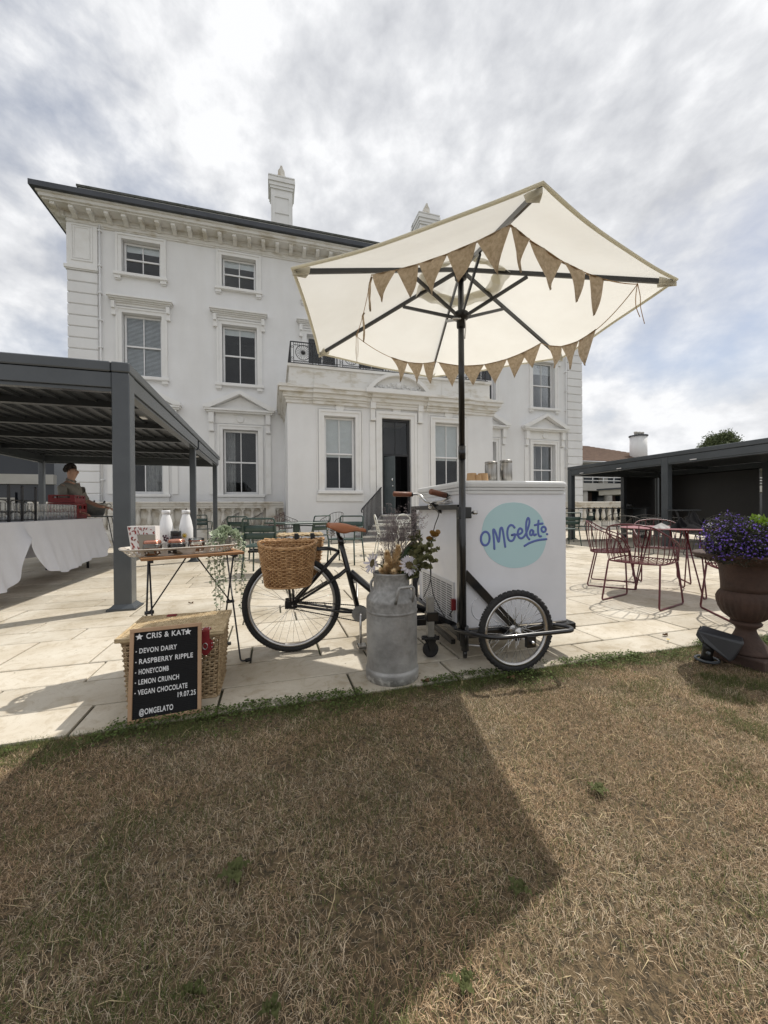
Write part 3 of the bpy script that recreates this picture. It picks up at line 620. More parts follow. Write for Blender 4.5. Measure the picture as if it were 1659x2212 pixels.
for xp in (-6.33, 15.48):
    m = MB().tube([(xp, OY - .09, 12.2), (xp, OY - .09, 0.3)], .03, 8)
    for z in (11.95, 10.6, 9.55, 8.5, 7.45, 6.4, 5.3, 4.3, 3.3, 2.3): m.box(xp-.055, OY-.13, z, xp+.055, OY-.002, z+.05)
    hp('downpipe', m, 'stucco')
# cornice, brackets, gutter, roof
m = MB(); P0 = XL - .0; P1 = XR + .0
for (z0, z1, pr_) in ((12.1, 12.16, .05), (12.16, 12.3, .075), (12.3, 12.36, .12)): m.box(P0 - pr_, OY - pr_, z0, P1 + pr_, YB, z1 - .002)
hp('frieze', m, 'trimdirty')
m = MB()
for (z0, z1, pr_) in ((12.36, 12.5, .10), (12.5, 12.56, .58), (12.56, 12.68, .66), (12.68, 12.74, .72)): m.box(P0 - pr_, OY - pr_, z0, P1 + pr_, YB + .3, z1 - .002)
hp('cornice', m, 'trimdirty')
nb = 44
for i in range(nb):
    xb = P0 - .30 + (P1 - P0 + .6) * i / (nb - 1); m = MB()
    m.prism([(-.53, .0), (-.53, -.10), (-.45, -.15), (-.30, -.17), (-.101, -.24), (-.101, 0)], -.075, .075, lambda a, b, d: (xb + d, OY + a, 12.498 + b)); hp('bracket', m, 'trimdirty')
for i in range(10):
    yb = OY - .1 + .57 * i; m = MB(); m.prism([(-.53, .0), (-.53, -.10), (-.45, -.15), (-.30, -.17), (-.101, -.24), (-.101, 0)], -.075, .075, lambda a, b, d: (P0 + a, yb + d, 12.496 + b)); hp('bracket', m, 'trimdirty')
m = MB()
for (a, b) in ((P0 - .86, -3.2), (-3.195, 1.4), (1.405, 6.2), (6.205, 11.0), (11.005, P1 + .86)): m.box(a, OY - .86, 12.742 + .012 * (int(a) % 2), b, OY - .60, 12.93)
m.box(P0 - .86, OY - .595, 12.742, P0 - .6, YB, 12.93); hp('gutter', m, 'lead')
m = MB(); m.box(P0 - .6, OY - .59, 12.742, P1 + .6, YB, 12.86); hp('roof_lead', m, 'lead')
m = MB(); m.box(P0 + .2, OY + .3, 12.862, P1 - .2, OY + .75, 13.78); m.box(P0 + .2, OY + .75, 12.862, P0 + .6, YB, 13.78); hp('parapet', m, 'trim')
m = MB(); m.box(P0 + .14, OY + .24, 13.782, P1 - .14, OY + .82, 13.86); m.box(P0 + .14, OY + .82, 13.782, P0 + .66, YB, 13.86); hp('parapet_coping', m, 'lichen')
m = MB(); m.add([(P0+.7,OY+.9,13.0),(P1-.7,OY+.9,13.0),(P1-3,24,14.0),(P0+3,24,14.0),(P0+.7,YB,13.0),(P1-.7,YB,13.0)], [(0,1,2,3),(3,2,5,4),(0,3,4),(1,5,2)]); hp('roof', m, 'lichen')
for (cx, cyy, zt) in ((0.6, 20.5, 17.75), (8.55, 20.5, 17.55)):
    m = MB(); m.box(cx-.52, cyy-.5, 13, cx+.52, cyy+.5, zt-.6)
    frame(m, cx-.34, cx+.34, 13.4, zt-1.0, .1, cyy-.5, .04)
    m.box(cx-.34, cyy-.54, 15.95, cx+.34, cyy-.5, 16.05)
    for i, (o, z0, z1) in enumerate(((.56, zt-.6, zt-.48), (.6, zt-.478, zt-.3), (.65, zt-.298, zt-.14), (.61, zt-.138, zt-.05), (.64, zt-.048, zt))): m.box(cx-o, cyy-o, z0, cx+o, cyy+o, z1)
    ch = hp('chimney', m, 'trim')
    f = MB(); f.box(cx-.3, cyy-.3, zt+.002, cx+.3, cyy+.3, zt+.12); f.prism([(-.26, 0), (.26, 0), (.24, .1), (.17, .14), (.16, .26), (.08, .33), (.04, .42), (-.04, .42), (-.08, .33), (-.16, .26), (-.17, .14), (-.24, .1)], -.26, .26, lambda a, b, d: (cx + a, cyy + d, zt + .122 + b * 1.7)); hp('chimney_finial', f, 'balstone', ch)
hp('lightning_rod', MB().tube([(7.6, 20, 13.3), (7.6, 20, 16.9)], .015, 5), 'iron')
# ---- entrance bay
bx0, bx1 = 0.55, 8.89
dz0 = 0.90
bops = [(1.86, 3.03, 1.80, 4.56), (4.06, 5.24, dz0, 4.60), (6.27, 7.44, 1.80, 4.56)]
m = MB(); wall_open(m, bx0, bx1, 0, 5.56, PF, bops, 0.26)
m.add([(bx0,PF,0),(bx0,OY,0),(bx0,OY,5.56),(bx0,PF,5.56)], [(0,1,2,3)]); m.add([(bx1,PF,0),(bx1,OY,0),(bx1,OY,5.56),(bx1,PF,5.56)], [(0,3,2,1)]); m.box(bx0 + .35, PF + .35, 5.57, bx1 - .35, OY - .01, 5.9)
hp('entrance_bay', m, 'stucco')
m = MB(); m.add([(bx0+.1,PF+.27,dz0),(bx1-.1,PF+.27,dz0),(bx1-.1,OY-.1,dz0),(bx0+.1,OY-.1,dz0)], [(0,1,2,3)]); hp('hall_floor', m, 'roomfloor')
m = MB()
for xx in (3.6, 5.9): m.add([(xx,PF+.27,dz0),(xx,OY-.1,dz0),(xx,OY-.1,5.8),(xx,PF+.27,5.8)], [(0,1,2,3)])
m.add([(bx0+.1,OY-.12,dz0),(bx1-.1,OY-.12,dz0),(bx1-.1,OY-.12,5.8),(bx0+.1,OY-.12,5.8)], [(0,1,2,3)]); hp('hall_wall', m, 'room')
m = MB()
prof = ((4.95, 5.06, .05), (5.06, 5.14, .09), (5.14, 5.30, .16), (5.30, 5.44, .27), (5.44, 5.50, .33), (5.50, 5.55, .30))
for (z0, z1, o) in prof: m.box(bx0 - o, PF - o, z0, bx1 + o, OY - .01, z1 - .002)
for (a, b) in ((1.45, 3.45), (3.62, 5.70), (5.87, 7.87)):
    for (z0, z1, o) in prof: m.box(a, PF - o - .07, z0 + .001, b, PF - o, z1 - .003)
hp('bay_cornice', m, 'trimdirty')
m = MB(); m.box(bx0 + .03, PF + .03, 5.55, bx1 - .03, PF + .33, 5.68); m.box(bx0 + .08, PF + .08, 5.68, bx1 - .08, PF + .3, 6.28); m.box(bx0 + .02, PF + .02, 6.282, bx1 - .02, PF + .4, 6.38)
for xx in (1.5, 2.9, 6.6, 7.9): m.box(xx, PF + .06, 5.682, xx + .03, PF + .08, 6.28)
m.box(bx0+.08, PF+.3, 5.56, bx0+.3, OY-.02, 6.28); m.box(bx0+.02, PF+.402, 6.282, bx0+.36, OY-.02, 6.38); hp('bay_parapet', m, 'trimdirty')
for (x0, x1) in ((1.86, 3.03), (6.27, 7.44)):
    w_ = window(x0, x1, 1.80, 4.56, PF, 'roman', 'bay'); xc = (x0 + x1) / 2
    r = MB(); r.lathe([(.0, -.03), (.05, -.05), (.1, -.035), (.14, -.055), (.17, -.04), (.18, .0)], 22, (0, 0, 0), 'y'); r.xf(Matrix.Translation((xc, PF - .012, 5.07 - .2))); hp('rosette', r, 'trim', w_)
    r = MB(); frame(r, x0 - .24, x1 + .24, 1.80, 4.82, .04, PF, .035, bottom=False); r.box(x0 - .3, PF - .05, 1.4, x1 + .3, PF - .002, 1.66); hp('surround', r, 'trim', w_)
# door
m = MB(); frame(m, 4.06, 5.24, dz0, 4.60, .14, PF, .05, bottom=False); frame(m, 3.92, 5.38, dz0, 4.74, .1, PF, .09, bottom=False)
m.box(3.58, PF - .06, dz0, 3.80, PF - .002, 4.42); m.box(5.50, PF - .06, dz0, 5.72, PF - .002, 4.42)
for xx in (3.69, 5.61): m.box(xx-.1, PF-.2, 4.9, xx+.1, PF-.003, 5.2); m.box(xx-.085, PF-.14, 4.56, xx+.085, PF-.003, 4.898); m.box(xx-.1, PF-.18, 4.46, xx+.1, PF-.003, 4.558)
door = hp('doorway', m, 'trim')
m = MB(); frame(m, 4.16, 5.14, dz0 + .02, 4.50, .10, PF + .14, .02, .1, bottom=False); m.box(4.16, PF + .12, 3.16, 5.14, PF + .24, 3.24); hp('door_frame', m, 'iron', door)
hp('transom_pane', MB().box(4.16, PF + .17, 3.24, 5.14, PF + .18, 4.50), 'pane', door)
hp('transom_bar', MB().box(4.64, PF + .155, 3.24, 4.66, PF + .2, 4.50), 'iron', door)
ang = R_(-48)
def leaf(a, b, d): return (4.17 + a * math.cos(ang) - d * math.sin(ang), PF + .15 + a * math.sin(ang) + d * math.cos(ang), dz0 + .03 + b)
m = MB(); m.prism([(0, 0), (.49, 0), (.49, 2.2), (0, 2.2)], 0, .05, leaf)
for (z0, z1) in ((.12, .75), (.86, 1.25), (1.36, 2.08)): 
    for (p, q, r, s) in ((.07, .1, z0, z1), (.39, .42, z0, z1), (.1, .39, z0, z0 + .03), (.1, .39, z1 - .03, z1)): m.prism([(p, r), (q, r), (q, s), (p, s)], -.014, 0, leaf)
lf = hp('door_leaf', m, 'doorpaint', door)
m = MB(); c_ = leaf(.43, 1.05, -.05); m.sphere(c_, .03); c_ = leaf(.40, 1.3, -.02); m.sphere(c_, .035, sq=(1, .6, 1.6)); hp('door_knob', m, 'chrome', door)
# segmental pediment over the door
m = MB(); xc, hw, hb, rise = 4.65, 1.24, 5.52, .62
Rr = (hw * hw + rise * rise) / (2 * rise); a0 = math.asin(hw / Rr)
outer = [(Rr * math.sin(-a0 + 2*a0*i/20), Rr * math.cos(-a0 + 2*a0*i/20) - (Rr - rise)) for i in range(21)]
inner = [(p * .84, q * .84) for p, q in outer]
fn = lambda a, b, d: (xc + a, PF + d, hb + .06 + b)
m.prism(inner, -.3, -.1, fn)
for i in range(20): m.prism([outer[i], outer[i+1], inner[i+1], inner[i]], -.5, -.1, fn)
m.box(xc - hw - .04, PF - .5, hb - .1, xc + hw + .04, PF - .34, hb + .058); hp('segmental_pediment', m, 'trim', door)
r = MB(); r.lathe([(.0, -.03), (.05, -.05), (.1, -.035), (.14, -.055), (.17, -.04), (.18, .0)], 22, (0, 0, 0), 'y'); r.xf(Matrix.Translation((xc, PF - .012, 4.92)))
for sx in (-1, 1):
    pts = spline([(xc + sx*.1, PF-.32, hb+.18), (xc + sx*.3, PF-.32, hb+.26), (xc + sx*.5, PF-.32, hb+.14), (xc + sx*.75, PF-.32, hb+.2), (xc + sx*.9, PF-.32, hb+.13)], 5); r.tube(pts, .02, 5)
    for i, p in enumerate(pts[2::2]): r.sphere((p.x, p.y, p.z + (.05 if i % 2 else -.04)), .045, 6, 4, (1.2, .4, .8))
r.sphere((xc, PF - .33, hb + .24), .12, 10, 6, (1, .4, 1)); hp('carved_swag', r, 'trim', door)
# balcony railing over the bay: sunburst panels
zr0, zr1 = 6.42, 7.22; yr = PF + .14
xs = [bx0 + .14 + i * (bx1 - bx0 - .28) / 9 for i in range(10)]
m = MB(); m.box(xs[0], yr - .02, zr1 - .03, xs[-1], yr + .02, zr1); m.box(xs[0], yr - .015, zr0, xs[-1], yr + .015, zr0 + .03); m.box(xs[0], yr - .01, zr0 + .1, xs[-1], yr + .01, zr0 + .115)
for p in [(xs[0], OY - .1)]: m.bar((xs[0], yr, zr1 - .015), (xs[0], OY - .1, zr1 - .015), .04, .03); m.bar((xs[0], yr, zr0 + .015), (xs[0], OY - .1, zr0 + .015), .03, .03)
for i in range(12): m.bar((xs[0], yr + .25 * (i + 1), zr0), (xs[0], yr + .25 * (i + 1), zr1 - .03), .018)
rail = hp('balcony_rail', m, 'iron')
for i in range(9):
    a, b = xs[i], xs[i + 1]; c_ = (a + b) / 2; zc = (zr0 + zr1) / 2 + .02; m = MB()
    for xx in (a + .01, a + .11, b - .11): m.box(xx - .01, yr - .01, zr0 + .03, xx + .01, yr + .01, zr1 - .03)
    for zt in (zr0 + .2, zr1 - .2): m.torus((a + .06, yr, zt), .035, .008, n=12, m=4)
    m.torus((c_, yr, zc), .27, .012, n=28, m=5); m.torus((c_, yr, zc), .07, .012, n=14, m=5); m.sphere((c_, yr, zc), .06)
    for k in range(20):
        t = 2 * math.pi * k / 20; m.bar((c_ + .07*math.cos(t), yr, zc + .07*math.sin(t)), (c_ + .27*math.cos(t), yr, zc + .27*math.sin(t)), .01)
    m.box(a + .11, yr - .01, zr1 - .13, b - .11, yr + .01, zr1 - .115)
    for k in range(9): m.box(a + .17 + k * .075 - .005, yr - .008, zr1 - .18, a + .17 + k * .075 + .005, yr + .008, zr1 - .03)
    for k in range(9): m.torus((a + .15 + k * .08, yr, zr0 + .065), .03, .006, n=10, m=4)
    hp('balcony_panel', m, 'iron', rail)
# steps and stair rail
st = MB(); nst = 5; ris = MB()
for i in range(nst):
    zt = dz0 - .02 - i * .175; yf = PF - .45 - i * .27; f = i / 4; x0, x1 = 3.95 - 1.0 * f, 5.45 + .6 * f
    st.box(x0 - .02, yf - .02, zt - .05, x1 + .02, PF - .12 if i == 0 else yf + .30, zt)
    ris.box(x0, yf, 0.0, x1, PF - .11 - i * .002, zt - .052)
steps = thing('entrance_steps', 'five pale stone steps rising to the open front door', 'steps', (4.7 * K, (PF - 1) * K, 0), 0, None, K)
def sp(name, mb, m): mb.v = [(p[0] - 4.7, p[1] - (PF - 1), p[2]) for p in mb.v]; return obj(name, mb, M_[m], steps)
sp('riser', ris, 'riser'); sp('tread', st, 'tread')
rl = thing('stair_rail', 'black iron handrail with upright bars beside the entrance steps', 'handrail', (3.5 * K, (PF - 1) * K, 0), 0, None, K)
def rp(name, mb, m): mb.v = [(p[0] - 3.5, p[1] - (PF - 1), p[2]) for p in mb.v]; return obj(name, mb, M_[m], rl)
A_, B_ = Vector((3.98, PF - .15, 1.92)), Vector((2.92, PF - 1.55, 1.12))
m = MB().tube([A_, B_, B_ + Vector((-.05, -.06, -.08)), B_ + Vector((-.02, -.02, -.13))], .025, 8); rp('top_rail', m, 'iron')
for i in range(15):
    p = A_.lerp(B_, (i + .3) / 15); g = A_.lerp(B_, (i + .3) / 15); rp('railing_bar', MB().bar((p.x, p.y, max(0.0, p.z - 1.02)), (p.x, p.y, p.z - .01), .030), 'iron')

# ================================================================ ICE CREAM TRICYCLE
TA = R_(-3.5); TO = Vector((1.16, 2.2, 0))
_ca, _sa = math.cos(TA), math.sin(TA)
def toL(p): d = Vector(p) - TO; return Vector((_ca * d.x + _sa * d.y, -_sa * d.x + _ca * d.y, d.z))
def _pl(u, v, n, k):
    d = ray(u, v); p = TO + n * k; o = Vector((0, 0, HC)); t = (p - o).dot(n) / d.dot(n); return toL(o + d * t)
def LY(u, v, y): return _pl(u, v, Vector((-_sa, _ca, 0)), y)
def LX(u, v, x): return _pl(u, v, Vector((_ca, _sa, 0)), x)
FW, FD, BY = 0.755, 0.92, 0.455
trike = thing('cargo_tricycle', 'black cargo tricycle carrying a white ice cream freezer with a round pale blue sign', 'tricycle', TO, TA)
def tp(name, mb, m, par=None, **k): return obj(name, mb, M_[m], par or trike, **k)
# freezer cabinet
fz = tp('freezer_cabinet', MB().box(0, 0, .205, FW, FD, 1.085, .012), 'freezer')
m = MB(); 
prof = [(.0, 1.07), (-.008, 1.07), (-.008, 1.088), (-.003, 1.092), (-.012, 1.094), (-.012, 1.108), (-.006, 1.111), (-.018, 1.114), (-.020, 1.135), (-.016, 1.147), (-.004, 1.153), (.05, 1.156)]
def lidring(o, z): 
    c = .05; pts = []
    for (cx, cy, a0) in ((FW - c, c, -90), (FW - c, FD - c, 0), (c, FD - c, 90), (c, c, 180)):
        for k in range(6):
            a = R_(a0 + 18 * k); pts.append((cx + (c - o) * math.cos(a), cy + (c - o) * math.sin(a), z))
    return pts
rings = [lidring(min(o, .045), z) for o, z in prof]; n_ = len(rings[0]); vs = [p for r in rings for p in r]
m.add(vs, [(i*n_+k, i*n_+(k+1)%n_, (i+1)*n_+(k+1)%n_, (i+1)*n_+k) for i in range(len(rings)-1) for k in range(n_)] + [tuple((len(rings)-1)*n_ + k for k in range(n_))])
lid = tp('freezer_lid', m, 'lidplastic', fz)
m = MB(); m.box(.10, .1, 1.157, FW - .02, FD - .1, 1.163); tp('sliding_hatch', m, 'lidplastic', fz)
m = MB(); m.torus((.13, -.0005, .335), .075, .004, n=36, m=6); tp('round_plug', m, 'freezer', fz)
# round decal and hand lettered name
def lc(cx, cy, y=-.0012): u, v = (1300 + cx / 2.765) * .6636, (1450 + cy / 2.765) * .6636; return LY(u, v, y)
disc = [(1030, 512), (1120, 525), (1210, 570), (1275, 640), (1312, 740), (1322, 840), (1300, 940), (1250, 1020), (1170, 1075), (1080, 1100), (990, 1100), (900, 1070), (815, 1010), (765, 930), (740, 840), (745, 745), (775, 650), (840, 575), (930, 525)]
dp = spline([lc(*p, 0) for p in disc + disc[:1]], 4)[:-1]
tp('round_decal', MB().prism([(p.x, p.z) for p in dp], -.0015, .001, lambda a, b, d: (a, d, b)), 'aqua')
let = MB(); SR = .0076
def stroke(pts, closed=False, k=6):
    P = [lc(*p, -.0022) for p in pts]; P = spline(P, k); let.tube(P, SR, 10, closed=False, up=(0, -1, 0), flat=.16)
    for q in (P[0], P[-1]): let.lathe([(0, -.0012), (SR * .97, -.001), (SR, .0)], 14, (q.x, q.y, q.z), 'y')
ell = lambda cx, cy, rx, ry, t=0, n=14, a0=0: [(cx + rx*math.cos(a0+2*math.pi*i/n)*math.cos(t) - ry*math.sin(a0+2*math.pi*i/n)*math.sin(t), cy + rx*math.cos(a0+2*math.pi*i/n)*math.sin(t) + ry*math.sin(a0+2*math.pi*i/n)*math.cos(t)) for i in range(n+1)]
stroke(ell(774, 838, 39, 61, .05))
stroke([(856, 930), (851, 850), (845, 768), (854, 760), (872, 800), (893, 868), (902, 820), (908, 758), (918, 741), (929, 754), (940, 820), (953, 911)])
stroke([(1036, 738), (1020, 720), (998, 719), (978, 745), (972, 795), (982, 843), (1003, 860), (1026, 850), (1040, 818), (1040, 800), (1014, 806)])
stroke([(1014, 806), (1050, 803), (1085, 796), (1106, 778), (1102, 755), (1086, 747), (1070, 765), (1066, 800), (1080, 830), (1104, 834), (1126, 815), (1150, 768), (1170, 700), (1168, 662), (1156, 655), (1144, 690), (1141, 750), (1150, 815), (1170, 843)])
stroke([(1203, 768), (1190, 760), (1178, 774), (1176, 797), (1187, 808), (1200, 795), (1206, 766), (1207, 792), (1216, 808), (1230, 800)])
stroke([(1253, 677), (1249, 730), (1250, 785), (1260, 815), (1275, 817)]); stroke([(1220, 717), (1255, 708), (1288, 703)])
stroke(ell(1299, 755, 20, 23)); stroke([(1329, 797), (1331, 799)]); stroke([(1127, 904), (1175, 876), (1245, 853), (1323, 843)])
tp('lettering', let, 'indigo')
# ventilation grille on the rear end
gy0, gy1, gz0, gz1 = .16, .80, .215, .46
m = MB(); m.box(-.006, gy0 - .015, gz0 - .02, -.0005, gy1 + .015, gz1 + .02, .002); gr = tp('vent_grille', m, 'grille', fz)
for c in range(6):
    for r in range(15):
        a = gy0 + .01 + c * (gy1 - gy0 - .02) / 6; z = gz0 + .003 + r * (gz1 - gz0) / 15; gr_ = None
        if c == 0 and r == 0: slot = MB()
        slot.box(-.0075, a + .008, z, -.0052, a + .096, z + .0085)
tp('vent_slot', slot, 'slot', gr, kind='stuff')
m = MB(); m.box(-.03, .115, .30, -.001, .145, .375, .004); tp('power_switch', m, 'redplastic', fz)
m = MB().tube(spline([(-.02, .13, .30), (-.03, .15, .27), (-.02, .17, .25), (-.005, .18, .245)]), .004, 5); tp('power_cable', m, 'rubber', fz)
# black frame of square tube
m = MB(); s = .04
m.bar((-.03, -.022, .15), (-.03, -.022, .985), .034, .034); m.bar((-.03, FD + .04, .15), (-.03, FD + .04, .985), s, s); m.bar((-.03, -.03, .985), (-.03, FD + .06, .985), s, .032)
m.bar((-.03, -.02, .19), (-.03, FD + .04, .19), s, s); m.bar((-.05, -.022, .185), (FW + .03, -.022, .185), s, .04); m.bar((-.05, FD + .022, .185), (FW + .03, FD + .022, .185), s, .04); m.bar((FW + .02, -.02, .185), (FW + .02, FD + .02, .185), s, s)
a, b = LY(1003, 1238, -.02), LY(1072, 1312, -.02); dv = b - a
m.bar(a, a + dv * 1.85, .052, .012, up=(0, 1, 0)); m.bar((.26, -.2, .20), (.26, FD + .2, .20), .035, .035)
m.bar((-.03, .10, .10), (-.03, .62, .10), .03); m.bar((-.40, .30, .185), (.02, .30, .185), .03, .04); m.bar((-.40, .62, .185), (.02, .62, .185), .03, .04)
m.tube([(-.02, -.06, .25), (-.02, -.06, .10)], .024, 12); m.tube([(-.02, -.06, .10), (-.02, -.06, .055)], .014, 8)
fr = tp('cargo_frame', m, 'bikeblack')
for z in (.955,):
    m = MB(); m.box(-.06, -.075, z - .04, .025, -.03, z + .03, .004); m.tube([(.02, -.05, z - .005), (.045, -.05, z - .005)], .007, 8); tp('pole_clamp', m, 'bikeblack', fr)
    tp('clamp_bolt', MB().tube([(.045, -.05, z - .005), (.07, -.05, z - .005)], .013, 8), 'alloy', fr)
# wheel guard bar
for sy, yy in ((-1, 0), (1, FD)):
    o = -.345 if sy < 0 else .345
    pts = fillet([(-.06, yy, .21), (-.03, yy + o * .62, .245), (.04, yy + o, .262), (.52, yy + o, .268), (.56, yy + o * .8, .262), (.57, yy, .21)], .06, 5)
    tp('wheel_guard', MB().tube(pts, .0125, 10), 'bikeblack', fr)
    m = MB(); m.box(.215, yy + o - .014, .195, .275, yy + o + .012, .262, .004); m.tube([(.245, yy + o - .03, .225), (.245, yy + o, .225)], .011, 8); tp('axle_bracket', m, 'bikeblack', fr)
    tp('axle_nut', MB().tube([(.245, yy + o - .035 * (1 if sy < 0 else -1), .228), (.245, yy + o * .97, .228)], .009, 6), 'chrome', fr)
def wheel(name, x, y, R, tyre_r, rimw, knob, nsp, spr=.0011):
    w = tp(name, MB().ring((x, y, R), [(R - tyre_r*1.9, -tyre_r*.55), (R - tyre_r*1.3, -tyre_r*.95), (R - tyre_r*.5, -tyre_r*.85), (R - .004, -tyre_r*.4), (R, 0), (R - .004, tyre_r*.4), (R - tyre_r*.5, tyre_r*.85), (R - tyre_r*1.3, tyre_r*.95), (R - tyre_r*1.9, tyre_r*.55)], n=72), 'rubber')
    if knob:
        k = MB()
        for i in range(46):
            for side in (-1, 0, 1):
                th = 2 * math.pi * (i + (.5 if side == 0 else 0)) / 46; b = MB(); b.box(-.006, -.005, -.002, .006, .005, .004)
                rr = R - (.002 if side == 0 else .008)
                b.xf(Matrix.Translation((x, y + side * tyre_r * .72, R)) @ Matrix.Rotation(-th, 4, 'Y') @ Matrix.Translation((0, 0, rr)) @ Matrix.Rotation(side * -.9, 4, 'X')); k.add(b.v, b.f)
        tp('tyre_knob', k, 'rubber', w, kind='stuff')
    else:
        k = MB()
        for i in range(90):
            th = 2 * math.pi * i / 90; b = MB(); b.box(-.006, -tyre_r * .3, -.001, .003, tyre_r * .3, .0004); b.xf(Matrix.Translation((x, y, R)) @ Matrix.Rotation(-th, 4, 'Y') @ Matrix.Translation((0, 0, R - .0015))); k.add(b.v, b.f)
        tp('tyre_tread', k, 'rubber', w, kind='stuff')
    ri = R - tyre_r * 1.75
    tp('rim', MB().ring((x, y, R), [(ri, -rimw), (ri - .012, -rimw), (ri - .02, -rimw*.4), (ri - .02, rimw*.4), (ri - .012, rimw), (ri, rimw)], n=64), 'alloy', w)
    h = MB(); h.tube([(x, y - .045, R), (x, y + .045, R)], .012, 10); 
    for sy in (-1, 1): h.tube([(x, y + sy*.028, R), (x, y + sy*.032, R)], .026, 14)
    h.tube([(x, y - .075, R), (x, y + .075, R)], .005, 8); tp('hub', h, 'alloy', w)
    sp = MB()
    for i in range(nsp):
        t = 2 * math.pi * i / nsp; sy = 1 if i % 2 else -1; off = (.35 if (i // 2) % 2 else -.35) * 2.0
        sp.tube([(x + .025*math.cos(t + off), y + sy*.03, R + .025*math.sin(t + off)), (x + (ri - .016)*math.cos(t), y, R + (ri - .016)*math.sin(t))], spr, 4)
    tp('spoke', sp, 'chrome', w, kind='stuff'); return w
WX = LY(1123, 1367, -.24).x
wheel('front_wheel', WX, -.20, .243, .019, .013, True, 36, .0015); wheel('front_wheel', WX, FD + .2, .243, .019, .013, True, 36, .0014)
wheel('rear_wheel', LY(632, 1305, BY).x, BY, .333, .021, .014, False, 36, .0013)
HX = LY(632, 1305, BY).x
bb = LY(775, 1322, BY); jd = LY(757, 1236, BY); stt = LY(733, 1160, BY); jm = LY(800, 1272, BY); us = LY(732, 1192, BY)
m = MB(); m.tube([stt, bb], .0185, 12); m.tube([LY(738, 1176, BY), LY(735, 1163, BY)], .022, 12)
dt = (jm - jd).normalized(); m.tube([jd + Vector((0, 0, 0)), jd + dt * .34, Vector((-.22, BY, .27)), Vector((-.04, BY, .2))], .026, 12)
m.tube(spline([bb, bb + Vector((.06, 0, -.01)), Vector((-.35, BY, .17)), Vector((-.04, BY, .17))]), .022, 12)
for dy in (-.055, .055):
    h = Vector((HX, BY + dy, .333)); m.tube([h, Vector((bb.x - .12, BY + dy * .8, bb.z + .02)), Vector((bb.x, BY + dy * .3, bb.z))], .0095, 8); m.tube([h, Vector((us.x - .03, BY + dy * .5, us.z - .03)), Vector((us.x, BY + dy * .15, us.z))], .0095, 8)
    p = LY(752, 1232, BY); m.tube([h, Vector((p.x - .06, BY + dy * .6, p.z - .03)), Vector((p.x - .01, BY + dy * .5, p.z + .01)), Vector((p.x, BY, p.z))], .0085, 8)
    m.tube([h + Vector((-.01, 0, .01)), Vector((HX - .055, BY + dy * 1.3, .70))], .006, 8); m.tube([h + Vector((.01, 0, .01)), Vector((HX - .02, BY + dy * 1.3, .70))], .006, 8)
    m.tube(fillet([(us.x, BY + dy*.2, us.z + .005), (us.x - .06, BY + dy * 1.3, .705), (HX - .28, BY + dy * 1.3, .705)], .04), .008, 8)
    m.box(HX - .05, BY + dy - .006, .31, HX + .03, BY + dy + .006, .36, .003)
for xx in (HX - .26, HX - .1, HX + .1): m.tube([(xx, BY - .08, .705), (xx, BY + .08, .705)], .006, 6)
m.tube([(bb.x, BY - .04, bb.z), (bb.x, BY + .04, bb.z)], .024, 14)
tp('bike_frame', m, 'bikeblack')
m = MB(); p0 = LY(733, 1162, BY); p1 = LY(727, 1141, BY); m.tube([p0, p1], .0135, 10); tp('seat_post', m, 'bikeblack')
m = MB(); m.tube([p1 + Vector((0, -.025, .0)), p1 + Vector((0, .025, 0))], .016, 10); m.box(p1.x - .02, BY - .014, p1.z - .015, p1.x + .02, BY + .014, p1.z + .012, .003); tp('saddle_clamp', m, 'alloy')
# saddle
s0, s1 = LY(706, 1129, BY), LY(790, 1138, BY); sl_ = s1.x - s0.x
def sad(a, b):
    t = a; w = .085 * (1 - t) ** 1.25 + .020; w *= min(1, .55 + 6 * t) if t < .1 else 1; th = (b - .5) * math.pi * 1.05
    zt = s0.z + (s1.z - s0.z) * t + .012 * math.sin(t * math.pi * 1.4) - .003
    drop = .022 + .044 * math.exp(-((t - .38) / .28) ** 2)
    return (s0.x + sl_ * t, BY + w * math.sin(th), zt - drop * (1 - math.cos(th)))
sd = tp('saddle', MB().grid(26, 16, sad), 'leather'); so_ = sd.modifiers.new('thick', 'SOLIDIFY'); so_.thickness = .005; so_.offset = -1
m = MB()
for (t, yy) in ((.05, -.05), (.05, .0), (.05, .05), (.92, 0), (.72, -.012)): q = sad(t, .5 + yy * 3.5); m.sphere((q[0], q[1], q[2] + .001), .0055, 8, 4)
tp('rivet', m, 'copperlid', sd, kind='stuff')
m = MB()
for dy in (-.045, .045):
    c0 = Vector((s0.x + .03, BY + dy, s0.z - .092)); m.tube([c0 + Vector((.021 * math.cos(k * .5), .021 * math.sin(k * .5), k * .0014)) for k in range(48)], .0038, 5)
    m.tube(spline([c0 + Vector((.0, 0, 0)), p1 + Vector((-.04, dy * .5, .0)), p1 + Vector((.02, dy * .35, .0)), Vector((s1.x - .04, BY + dy * .25, s1.z - .035))]), .0032, 6)
    m.tube([(s1.x - .045 + .01 * math.cos(k * .6), BY + .012 * math.sin(k * .6) + dy * .2, s1.z - .04 + k * .001) for k in range(30)], .0022, 5)
tp('saddle_spring', m, 'chrome', sd)
